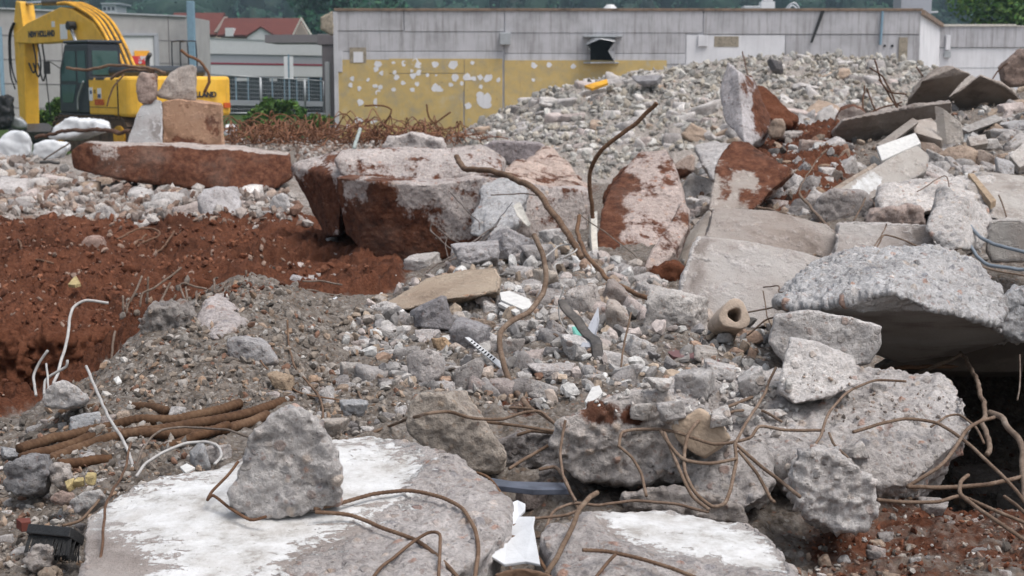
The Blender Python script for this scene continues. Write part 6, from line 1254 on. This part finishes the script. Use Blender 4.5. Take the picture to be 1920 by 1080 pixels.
for pt, r_, lb in (("1160,838,2.95 1165,812,2.98 1190,805,3.0 1235,805,3.0 1270,812,2.98 1340,834,2.95 1405,822,2.95 1425,800,2.98 1470,806,3.0 1545,808,3.05", .0052, 'ribbed rod running from the pebbly boulder across the beige stone'),
    ("1160,838,2.95 1185,860,2.92 1203,890,2.88 1212,930,2.8", .0048, 'thin rod hanging down the front of the pebbly boulder'),
    ("1410,745,3.4 1350,770,3.2 1310,790,2.98 1290,815,2.92 1283,850,2.88 1285,885,2.84 1305,925,2.8 1335,950,2.78 1358,945,2.78 1370,915,2.82 1380,865,2.88 1378,830,2.92", .0058, 'large loop of rod hanging in front of the beige stone'),
    ("1240,808,2.98 1262,840,2.9 1285,862,2.86 1330,868,2.86 1380,860,2.88", .0055, 'sagging rod under the beige stone'),
    ("1245,812,2.96 1275,880,2.84 1300,930,2.78 1330,955,2.74", .0055, 'straight rod running down from the beige stone'),
    ("1378,832,2.92 1410,860,2.88 1440,885,2.85 1480,915,2.78 1500,930,2.72", .0058, 'rusty rod reaching the left side of the pitted boulder'),
    ("1385,845,2.9 1420,890,2.84 1445,935,2.78 1452,942,2.76", .0052, 'short rod behind the left side of the pitted boulder'),
    ("1380,830,2.92 1400,790,3.05 1430,745,3.3 1440,720,3.45 1455,690,3.5", .0052, 'rod rising from the knot of rods towards the pale wedge'),
    ("1340,785,3.1 1380,770,3.25 1430,770,3.3 1465,790,3.2", .0048, 'short arched rod over the pale crumbs'),
    ("1525,838,2.95 1540,815,3.0 1555,770,3.15 1590,735,3.3 1640,714,3.5 1700,716,3.5", .0048, 'thin rod curving over the back of the pebbly slab'),
    ("1555,812,3.0 1565,835,2.95 1590,860,2.88 1600,872,2.84", .0042, 'very thin rod behind the cream flake'),
    ("1600,810,3.1 1650,795,3.15 1700,786,3.2 1760,795,3.2 1815,830,3.1 1860,872,3.0 1905,920,2.9 1935,965,2.8", .0058, 'long rod arching over the right end of the pebbly slab'),
    ("1700,912,2.98 1760,875,3.0 1790,840,3.05 1812,805,3.1 1835,790,3.15 1862,782,3.2", .0062, 'rod bent around the right end of the pebbly slab'),
    ("1745,800,3.2 1775,780,3.3 1800,778,3.3 1830,800,3.2 1845,830,3.1", .0042, 'small loop of rod at the right end of the pebbly slab'),
    ("1645,937,2.74 1700,942,2.76 1760,940,2.78 1800,930,2.8 1850,950,2.76 1930,985,2.7", .0056, 'level rod across the brown soil'),
    ("1815,892,2.9 1802,905,2.86 1802,925,2.8 1830,950,2.74 1870,980,2.68 1930,1018,2.6", .0062, 'hooked grey rod in the brown soil at the right edge'),
    ("1885,930,2.95 1905,945,2.9 1925,965,2.85", .0055, 'short curved rod at the right edge'),
    ("1700,910,2.95 1770,915,3.0 1850,908,3.0 1930,890,3.05", .007, 'rusty rod lying low at the right edge')):
    L(lb, pt, r_, 'dusty', rib=.13, pitch=.009, tint=(1.02, .88, .76))
L('thick pale rod standing in front of the dark hollow', "1800,662,4.6 1822,690,4.4 1838,735,4.0 1848,800,3.6 1852,852,3.35", .0105, 'dusty', tint=(1.05, .95, .86))
L('thick pale rod bent down at the right edge of the hollow', "1850,772,3.35 1880,785,3.3 1905,820,3.2 1920,870,3.1 1926,940,2.95", .0115, 'dusty', tint=(1.1, 1.03, .96))
L('thin brown stick at the right edge inside the hollow', "1912,665,4.2 1912,720,4.1 1908,750,4.05", .004, 'dusty', name='stick', cat='stick')
L('grey brown rod reaching out of the dark hollow', "1705,708,4.7 1750,690,4.55 1800,664,4.55", .010, 'dusty', tint=(.75, .68, .6))
L('rusty beam edge inside the dark hollow', "1640,690,4.85 1750,688,4.95 1850,678,5.0 1960,665,5.0", .012, 'rust', tint=(.8, .7, .6))
for pt, lb in (("700,812,3.6 740,795,3.55 790,778,3.0 840,772,3.02 890,784,3.1 940,786,3.2 985,772,3.35 1015,772,3.4 1045,798,3.3", 'brown rod arching over the tilted rock'),
    ("890,803,3.2 905,792,3.22 960,796,3.2 1040,808,3.15", 'dusty rod behind the tilted rock'),
    ("955,764,3.5 1000,768,3.45 1050,800,3.3", 'short brown rod on the red soil patch'),
    ("970,815,3.2 1000,808,3.2 1040,812,3.15", 'short pale rod above the dark brown grey rock'),
    ("955,880,3.0 990,858,3.05 1032,835,3.1", 'straight brown stick across the dark brown grey rock'),
    ("1010,880,2.95 1040,876,2.95 1055,890,2.9 1075,930,2.8 1085,955,2.75", 'pale rod bent down left of the pebbly boulder'),
    ("668,727,4.1 700,790,3.8 715,806,3.7", 'thin rod leaning left of the tilted rock')):
    L(lb, pt, .0056, 'dusty', tint=(1, .85, .72), rib=.13, pitch=.010)
for pt, r_, lb in (("1488,545,4.55 1520,530,4.7 1590,500,5.0 1640,470,5.3 1660,441,5.5 1720,462,5.4 1800,490,5.2 1860,505,5.1 1935,520,5.0", .0055, 'grey rod rising to a point over the overhanging slab'),
    ("1490,552,4.5 1530,538,4.65 1590,510,4.85 1625,485,5.1 1660,428,5.6 1662,420,5.6", .0045, 'thin rod lying along the edge of the overhanging slab'),
    ("1432,538,5.2 1460,536,5.0 1462,547,4.8 1490,545,4.6", .004, 'short pale bent wire left of the overhanging slab'),
    ("1500,362,8.2 1530,400,7.9 1550,425,7.6 1552,450,7.4 1535,475,7.2 1520,485,7.1", .010, 'thick rod bent over the end of the smooth beam'),
    ("1390,500,6.4 1410,530,6.2 1432,555,6.0 1452,572,5.9", .009, 'brown rod leaning on the large smooth block'),
    ("1285,495,6.6 1300,530,6.4 1330,570,6.1", .009, 'curved brown rod at the lower left of the large smooth block'),
    ("1303,478,6.65 1312,520,6.5 1350,560,6.2", .007, 'second thinner curved rod on the large smooth block'),
    ("1430,545,5.6 1438,590,5.4 1450,620,5.2", .004, 'thin wire in front of the large smooth block'),
    ("1380,590,5.2 1440,578,5.1 1475,572,5.0", .005, 'wire reaching from the clay pipe piece to the overhanging slab'),
    ("1400,630,5.0 1440,600,5.0 1470,590,4.9", .005, 'tan stick above the clay pipe piece'),
    ("1420,390,8.4 1440,392,8.4 1500,410,8.0 1545,425,7.7", .009, 'rod lying on top of the smooth beam'),
    ("1540,290,10 1550,280,10.2 1525,310,9.8 1503,345,9.4 1500,362,9.0", .006, 'curved pale rod on the red soil chute'),
    ("1780,350,8.4 1770,330,8.5 1720,360,8.3", .004, 'thin wire by the pitted pale slab'),
    ("1872,365,8.0 1885,400,7.9 1890,440,7.8", .005, 'rusty wire in front of the block with the wooden strip'),
    ("1600,415,8.2 1615,390,8.3 1622,372,8.4", .006, 'pale wire at the round dark boulder')):
    L(lb, pt, r_, 'dusty', tint=(1, .88, .78))
for pt, r_, lb in (("1822,425,6.8 1840,445,6.7 1880,462,6.6 1935,476,6.5", .010, 'upper grey blue hose at the right edge'), ("1815,455,6.7 1830,480,6.6 1860,498,6.5 1935,506,6.4", .010, 'lower grey blue hose at the right edge')):
    L(lb, pt, r_, 'bluehose', name='hose', cat='hose')
for i, pt in enumerate(("1640,112,14.5 1652,150,14.4 1668,180,14.3 1688,215,14.2", "1690,220,14.2 1676,185,14.3 1655,145,14.4 1630,128,14.5", "1625,165,14.2 1635,190,14.1 1648,218,14", "1622,160,14.2 1618,190,14.1 1619,222,14", "1648,150,14.4 1668,172,14.3 1700,177,14.2", "1600,228,13.9 1645,205,14.2 1690,192,14.3", "1718,125,15.2 1730,143,15.1", "1676,192,14.3 1705,205,14.2 1712,212,14.1", "1392,98,20 1402,140,18", "1890,118,17 1870,135,17 1862,148,16.8")):
    L(('thin dark twig like wire sticking up over the long broken slab', 'thin wire crossing the twig like wire over the long broken slab', 'right one of two short wires left of the crossing wires', 'upright one of two short wires left of the crossing wires', 'wire branching towards the cracked top slab', 'wire lying along the top of the long broken slab', 'short wire standing on the cracked top slab', 'small wire at the right end of the long broken slab', 'thin rusty wire standing above the jagged slab', 'bent wire hanging from the dark brown chunk at the right edge')[i], pt, .010, 'rust', name='wire', cat='wire', tint=(.62, .5, .45))
# rods cut off along the crest of the mound
for i, (pt, lb) in enumerate((("232,585,4.95 231,555,4.97", 'short upright cut rod at the left of the mound crest'), ("236,588,4.9 240,570,4.92 258,540,4.95 266,517,4.97", 'cut rod bent right beside the left upright rod on the mound crest'), ("275,570,5 277,518,5.02", 'straight upright cut rod of the mound crest'),
    ("262,575,4.95 268,550,4.98 290,540,5.0 320,520,5.05 339,504,5.1", 'long cut rod slanting up right on the mound crest'), ("293,580,4.95 305,558,5 320,530,5.05", 'leaning cut rod in the middle of the mound crest'), ("322,570,5 330,552,5", 'very short cut rod of the mound crest'),
    ("348,568,5 337,535,5.05 345,530,5.05 365,538,5.05 388,542,5.05", 'hooked cut rod bent over to the right on the mound crest'), ("352,568,5 348,540,5.05", 'cut rod under the hooked rod'), ("368,572,4.95 367,545,5 ", 'stout grey cut rod of the mound crest'), ("402,548,5.1 402,522,5.12 408,520,5.12", 'short cut rod left of the mound peak'), ("410,547,5.1 426,527,5.15", 'cut rod leaning right next to the mound peak'), ("463,520,5.15 462,507,5.15", 'tiny cut rod at the mound peak'),
    ("305,580,4.9 312,566,4.92 322,565,4.92 330,580,4.9", 'small bent stirrup of rod on the mound crest'), ("162,760,4.3 175,735,4.35 205,690,4.5 215,622,4.7", 'thin rod along the left edge of the mound'))):
    L(lb, pt, .0062, 'dusty', tint=(1.0, .93, .88), group='cut rods along the mound crest')
for pt, lb in (("570,527,5.9 600,527,6.0 640,533,6.1", 'upper pale rod on the soil right of the mound'), ("576,542,5.7 610,550,5.8 650,556,5.9", 'middle pale rod on the soil right of the mound'), ("555,548,5.6 600,560,5.6 640,552,5.7", 'lower pale rod on the soil right of the mound')):
    L(lb, pt, .006, 'dusty')
for pt, lb in (("220,450,10.5 250,432,10.8 280,428,10.9 300,440,10.7 262,460,10.4 255,475,10.3 270,486,10.2 300,470,10.4 326,434,10.9", 'looped tan wire lying on the red soil'), ("225,472,10.2 218,480,10.1 232,492,10 240,470,10.3 275,440,10.8", 'tangled wire left of the looped tan wire'), ("35,450,10.5 50,480,9.8 100,494,9.5", 'thin wire on the red soil at the left')):
    L(lb, pt, .009, 'dusty', name='wire', cat='wire', tint=(.95, .68, .52))
# thin rods on the ridge in front of the foundation block
for i, pt in enumerate(("812,416,8.2 808,432,8.2 840,462,8.0 858,470,7.9", "822,430,8.3 850,450,8.1 872,462,8.0", "800,510,7.2 860,470,7.7 905,440,8.0 930,425,8.2", "830,500,7.4 880,465,7.8 925,430,8.2", "840,510,7.3 880,480,7.6 960,380,8.8", "872,510,7.3 900,460,7.8 940,410,8.5", "845,362,8.9 880,400,8.5 898,415,8.3 900,430,8.2", "840,440,8.2 835,460,8.0 845,500,7.6")):
    L(('pale wire with a kink at the left of the tangle', 'short pale wire in the tangle', 'long grey wire lying along the ridge', 'second grey wire along the ridge', 'thin dark wire rising to the foundation block', 'dark wire leaning in the tangle', 'thin wire hanging down the face of the foundation block', 'short upright wire in the tangle')[i], pt, .0055 if i < 4 else .0035, 'dusty' if i != 4 else 'darkmetal', name='wire', cat='wire', tint=(.85, .85, .9), group='tangle of thin wires on the ridge')
L('pale wire bow below the foundation block', "1020,485,7 1045,462,7.2 1075,458,7.2 1080,470,7.1 1050,485,7", .005, 'pale', name='wire', cat='wire')
L('pale wire spanning the right part of the foundation block', "920,366,8.9 980,362,8.9 1010,368,8.8 1029,382,8.7", .005, 'dusty', name='wire', cat='wire')
L('thin wire running down the leaning slab', "1085,400,8 1140,440,8 1180,470,7.8 1222,512,7.5", .004, 'dusty', name='wire', cat='wire')
# rods by the excavator
L('long brown rod arching from the cab to the lump above the ochre cube', "125,127,17.8 160,131,17.8 210,123,17.8 270,128,17.8 312,137,17.8", .022, 'dusty', tint=(.9, .7, .56))
L('second brown rod curving down left of the balanced rock', "208,148,17.8 222,136,17.8 250,130,17.8 290,134,17.8", .021, 'dusty', tint=(.8, .65, .55))
L('rod bent in a half circle right of the ochre lump', "340,95,17.8 352,106,17.8 375,116,17.8 390,135,17.8 393,155,17.8 384,172,17.8", .022, 'rust', tint=(1.1, .9, .75))
L('thin wire hanging down left of the balanced rock', "232,140,17.4 212,165,17.4 202,190,17.4 200,200,17.4", .012, 'rust', name='wire', cat='wire')
L('dark rusty beam lying across the white bags', "62,258,28 110,248,28 170,243,27.5 240,247,27", .085, 'rust', tint=(.55, .45, .42), name='rusty_beam', cat='steel beam', flat=(1, .5))
L('thin curved wire on the rubble left of the long beam', "82,300,23 95,290,23 120,275,23 130,268,23", .016, 'dusty', name='wire', cat='wire')
L('short dark bar on the pale rubble left of the long beam', "75,303,23 112,306,23", .03, 'darkmetal', tint=(.8, .8, .8))
L('pale stake standing in the rusty thicket', "675,242,20 670,262,19.8 664,278,19.6", .03, 'pale', name='stake', cat='stake', tint=(.8, .95, .95))
# ------------------------------------------------------------------ tangled heap of rusty rods before the yellow wall
def thicket():
    r = np.random.default_rng(81); vs = []; fs = []; n = 0
    for k in range(330):
        x = r.uniform(430, 860); low = 252 + 22 * r.random(); amp = (40 if x < 700 else 30) * (r.random() ** 1.5) + 8; L_ = r.uniform(25, 150); d = r.uniform(26, 33); a = r.uniform(-1, 1)
        p = [(x + a * L_ * t, low - amp * math.sin(math.pi * (t * .9 + .05)) * r.uniform(.6, 1.1) + r.normal() * 4, d + r.normal() * .5) for t in np.linspace(0, 1, 6)]
        V, Fq, _ = tube_geo(smooth_path([P(*q) for q in p], .12), .011, 4); vs.append(V); fs.append(Fq + n); n += len(V)
    me = np_mesh('rusty_rod_tangle', np.concatenate(vs), [np.concatenate(fs)]); o = link('rusty_rod_tangle', me, M['rust']); o.color = (1.45, 1.05, .85, 1); tag(o, 'tangled mass of thin rusty rods heaped before the yellow wall', None, None, 'stuff')
thicket()
for pt, lb in (("684,198,30 720,198,30 734,206,30 728,222,30 710,240,30", 'rusty rod bent in a loop before the yellow wall'), ("845,210,30 820,228,30 800,236,30 770,250,30", 'rusty rod slanting up right before the yellow wall'), ("690,222,30 680,230,30 664,242,30", 'short rusty rod before the left of the yellow wall'), ("800,195,30 804,220,30 830,245,30", 'rusty rod hanging steeply before the yellow wall'), ("862,238,30 820,245,30 780,262,30", 'long low rusty rod before the yellow wall')):
    L(lb, pt, .022, 'rust', tint=(.95, .72, .5))
# ------------------------------------------------------------------ small things
def flat_thing(name, label, cat, pts, d, thick, m, bend=0):
    q = np.array([P(*t) for t in parse(pts, d)]); nn = newell(q); mb = MB(); mb.prism(q, -nn * thick); o = mb.build(name, M[m], None, min(.0015, thick * .3)); origin_to(o, q.mean(0)); return tag(o, label, cat)
flat_thing('plaster_scrap', 'white scrap of sheet with a torn edge between the two painted pieces', 'sheet scrap', "952,945,2.72 970,937,2.74 985,944,2.72 984,956,2.7 972,968,2.69 1003,968,2.66 1000,985,2.62 1013,1058,2.48 985,1052,2.5 945,1058,2.5 920,1042,2.52 950,1010,2.6", None, .006, 'plaster')
flat_thing('plastic_strip', 'white slotted plastic strip lying on the stones', 'plastic strip', "871,632,4.5 880,632,4.5 945,682,4.3 938,690,4.28", None, .006, 'shopwhite')
for k in range(9):
    f = .12 + .085 * k; a = np.array((876, 635.)) * (1 - f) + np.array((938, 683.)) * f; mb = MB(); q = [P(a[0] + u, a[1] + v, 4.5 - .2 * f - .012) for u, v in ((-3.2, 1.2), (1.5, -2.8), (3.6, -1.2), (-1, 2.8))]; mb.prism(q, (0, .002, 0)); o = mb.build('slot_dark_patch', M['dark'], None); o.parent = bpy.data.objects['plastic_strip']; o.matrix_parent_inverse = Matrix.Translation(-bpy.data.objects['plastic_strip'].location)  # dark slivers laid on the strip, colour standing for shade in its slits
flat_thing('white_tile', 'large white broken tile with a crack right of the stained beam', 'broken tile', "937,548,5.55 955,545,5.6 992,560,5.5 1000,575,5.4 980,580,5.35 940,562,5.45", None, .02, 'white')
flat_thing('white_tile', 'narrow white broken strip below the cracked white tile', 'broken tile', "933,568,5.4 940,566,5.4 975,582,5.3 966,586,5.28", None, .015, 'white')
flat_thing('white_tile', 'small white chip at the right end of the cracked white tile', 'broken tile', "990,578,5.3 1000,566,5.35 1002,580,5.3", None, .01, 'white')
flat_thing('plaster_flake', 'large white plaster flake below the leaning slab', 'plaster flake', "1071,478,7.6 1082,480,7.6 1128,506,7.3 1128,516,7.2 1105,510,7.3 1078,494,7.5", None, .025, 'white')
flat_thing('plaster_flake', 'smaller white plaster flake under the large flake', 'plaster flake', "1091,512,7.2 1108,508,7.2 1118,520,7.1 1110,536,7.0 1095,522,7.1", None, .02, 'white')
flat_thing('plaster_flake', 'white crumpled plaster flake at the left end of the stained beam', 'plaster flake', "694,574,5.6 730,578,5.6 736,584,5.55 712,597,5.45 700,590,5.5", None, .012, 'plaster')
flat_thing('plaster_flake', 'white wrinkled flake at the edge of the red soil left of the stained beam', 'plaster flake', "615,562,5.6 630,555,5.7 650,572,5.5 648,588,5.4 632,585,5.4", None, .02, 'plaster')
flat_thing('white_stick', 'white painted splintered board standing against the foundation block', 'wooden board', "1108,400,8.7 1120,395,8.7 1120,450,8.4 1124,490,8.2 1112,492,8.2 1108,440,8.4", None, .03, 'whitewood')
flat_thing('torn_sheet', 'torn pale greenish sheet hanging at the foundation block', 'sheet scrap', "962,385,9.0 975,378,9.0 985,400,8.9 995,420,8.8 990,425,8.8 970,405,8.9", None, .01, 'whitewood')
flat_thing('teal_shard', 'small teal green plastic shard among the grey stones', 'plastic shard', "1072,612,4.75 1084,612,4.75 1092,622,4.7 1085,636,4.65 1075,628,4.7", None, .012, 'teal')
flat_thing('plastic_lath', 'pale grey slat standing behind the metal strap', 'slat', "1105,608,4.7 1122,574,4.8 1124,600,4.75 1118,625,4.6 1108,650,4.5 1088,650,4.5", None, .012, 'shopgrey')
flat_thing('wooden_lath', 'pale slat leaning at the left foot of the pebbly boulder', 'slat', "1096,752,3.7 1110,725,3.8 1124,722,3.8 1130,735,3.75 1105,760,3.65", None, .014, 'white')
flat_thing('maroon_board', 'maroon board lying in front of the pale boulder', 'board', "1240,652,4.7 1330,665,4.6 1350,675,4.55 1335,682,4.5 1262,668,4.6", None, .03, 'maroon')
flat_thing('maroon_board', 'maroon strip lying behind the tan stone in the middle rubble', 'board', "1140,572,5.8 1210,575,5.8 1215,585,5.7 1160,586,5.7", None, .03, 'maroon')
flat_thing('black_strip', 'blue grey plastic strip lying between the tilted rock and the pebbly boulder', 'plastic strip', "870,878,3.0 905,893,2.95 960,902,2.92 1060,905,2.92 1070,917,2.86 1000,918,2.86 930,910,2.88 880,890,2.95", None, .012, 'slate')
flat_thing('wood_strip', 'pale strip of wood lying on the white topped block', 'wood strip', "1815,325,8.75 1826,325,8.75 1868,375,8.2 1858,380,8.15", None, .04, 'wood')
flat_thing('yellow_scrap', 'small pale yellow triangular scrap on the red soil', 'scrap', "127,533,8.3 138,520,8.4 143,517,8.4 151,531,8.3 140,534,8.25", None, .02, 'foam')
flat_thing('yellow_board', 'yellow board lying near the crest of the far heap', 'board', "1096,160,34 1138,148,34.2 1140,155,34 1110,166,33.8", None, .06, 'yellow2')
flat_thing('white_chip', 'small white chip of plaster on the mound', 'plaster chip', "212,710,4.1 222,704,4.1 228,714,4.08 218,718,4.06", None, .008, 'white')
flat_thing('white_chip', 'small white chip in the gravel at the right side of the mound', 'plaster chip', "570,660,4.5 580,662,4.5 587,668,4.48 575,668,4.48", None, .008, 'white')
flat_thing('white_chip', 'thin white sliver on the gravel right of the mound', 'plaster chip', "672,620,4.9 680,622,4.9 697,640,4.8 692,643,4.8", None, .008, 'white')
flat_thing('plastic_lath', 'thin white slat on the gravel behind the standing rock', 'slat', "548,765,3.95 595,768,3.95 595,772,3.93 548,769,3.93", None, .008, 'shopwhite')
flat_thing('paper_scrap', 'white crumpled paper scrap beside the pale wire loop', 'paper scrap', "337,875,3.15 350,868,3.18 366,876,3.14 348,886,3.1", None, .006, 'white')
flat_thing('brick_shard', 'orange red brick shard in the front left litter', 'brick shard', "30,972,2.85 56,970,2.86 58,978,2.83 40,980,2.82", None, .02, 'roof')
for i, (x, y, s, lb) in enumerate(((131, 912, 22, 'left one of three yellow foam crumbs'), (150, 905, 26, 'biggest of three yellow foam crumbs'), (172, 902, 22, 'right one of three yellow foam crumbs'))):
    o = stone('foam_crumb', x, y, s, s, (1, 1, 1), lb + ' beside the dark pebbly rock', 'foam crumb', 3 + i, 'yellow foam crumbs', 3.0); o.material_slots[0].link = 'OBJECT'; o.material_slots[0].material = M['foam']
o = stone('brick_lump', 1190, 775, 10, 8, (1, 1, 1), 'tiny red crumb of soil on the pebbly boulder', 'soil crumb', 2, None, 3.1); o.material_slots[0].link = 'OBJECT'; o.material_slots[0].material = M['soil']
# brush
bz = P(100, 1018, 2.72); bt = empty('broom_head', bz, 'black broom head with a comb of bristles lying in the front left litter', 'broom head')
ax = P(165, 1012, 2.66) - P(40, 1000, 2.78); ax /= np.linalg.norm(ax); dn = np.array((0, -.75, -.66)); Ln = .135
mb = MB(); sd = np.cross(ax, dn); sd /= np.linalg.norm(sd)
q = [-ax * Ln / 2 + sd * .02, ax * Ln / 2 + sd * .02, ax * Ln / 2 - sd * .02, -ax * Ln / 2 - sd * .02]; mb.prism([v - dn * .03 for v in q], dn * .022); mb.build('block', M['black'], bt, .002)
mb = MB(); r = np.random.default_rng(4)
for k in range(46):
    for j in (-1, 0, 1):
        b0 = ax * Ln * ((k + .5) / 46 - .5) + sd * .012 * j - dn * .008; mb.tube([b0, b0 + dn * (.036 + .004 * r.random()) + ax * .004 * r.normal()], .0014, 4)
mb.build('bristles', M['black'], bt)
# clay pipe piece
a, b = P(1350, 612, 5.0), P(1378, 590, 4.78); axp = (b - a) / np.linalg.norm(b - a); u = np.cross(axp, (0, 0, 1)); u /= np.linalg.norm(u); v = np.cross(u, axp); mb = MB(); n = 20; ra, ri, Lp = .052, .023, .19; c0 = b - axp * Lp; ring = []
for cc, rr_ in ((c0, ra), (b, ra), (b, ri), (c0, ri)): ring += [cc + rr_ * (math.cos(t) * u + math.sin(t) * v) * (1 + .12 * math.sin(3 * t + rr_ * 50)) for t in np.linspace(0, 2 * math.pi, n, endpoint=False)]
mb.add(ring, [[k * n + i, k * n + (i + 1) % n, ((k + 1) % 4) * n + (i + 1) % n, ((k + 1) % 4) * n + i] for k in range(4) for i in range(n)])
o = mb.build('clay_pipe', M['clay'], None, .006, True); origin_to(o, a); tag(o, 'broken piece of pale clay pipe with its round hole facing the front', 'pipe piece')
# white bags, dark scrap, grey drum beyond
for pts, d, ext, lb in (("-20,290 0,262 25,246 45,246 56,262 58,290 40,300 -10,300", 31, (.1, .9, 0), 'crumpled white bag at the left edge before the excavator arm'), ("58,290 62,265 90,262 122,268 130,276 100,300 70,300", 30.5, (.2, .9, -.1), 'flat white bag spread below the dark rusty beam'), ("85,258 105,238 122,222 150,226 204,230 206,243 150,246 105,262", 36, (.2, 1.2, 0), 'big white bag lying under the excavator body'), ("418,250 420,232 432,238 446,256 440,262", 37, (.2, .8, 0), 'small white bag right of the ochre cube')):
    slab('white_bag', lb, 'bag', pts, ext, d=d, mat='plaster', amp=1.0, warp=1.0, wear=5, vox=.035)
slab('scrap_bundle', 'black tangled bundle of scrap at the left edge', 'scrap bundle', "-20,235 -15,190 0,178 10,182 16,205 20,235 8,242", (.2, .7, 0), d=44, mat='black', amp=1.8, warp=1.5, vox=.04)
slab('grey_drum', 'grey drum lying on the grass beside the black scrap bundle', 'drum', "12,225 16,216 40,222 52,232 50,242 30,242 16,236", (.1, .7, 0), d=44.5, mat='galv', amp=.3, warp=.2, wear=5, vox=.035)
o = stone('dark_scrap', 1455, 122, 30, 26, (.28, .28, .30), 'black pointed lump of scrap on the crest of the far heap', 'scrap lump', 6, None, 34.0)
o = stone('dark_scrap', 1215, 150, 55, 26, (.55, .55, .58), 'dark grey slab lying on the crest of the far heap', 'slab', 9, None, 34.0)
slab('rusty_can', 'rusty orange curved metal sheet at the very front edge of the photo', 'metal sheet', "925,1078 950,1068 985,1066 1020,1072 1060,1090 930,1095", (0, .05, -.02), d=2.3, mat='rust', amp=.2, wear=4, vox=.004)

# ------------------------------------------------------------------ the air: far slopes fade to blue
n = NT('air'); n.t.nodes.remove(n.b); pv = n.new('ShaderNodeVolumePrincipled'); pv.inputs['Color'].default_value = (.62, .84, 1, 1); pv.inputs['Density'].default_value = .00048; pv.inputs['Anisotropy'].default_value = .2
n.t.links.new(pv.outputs[0], n.t.nodes['Material Output'].inputs['Volume'])
m = MB(); m.box(-760, 760, -30, 660, -4, 95); tag(m.build('haze', n.m), 'thin bluish air over the site and the wooded slope', None, None, 'stuff')
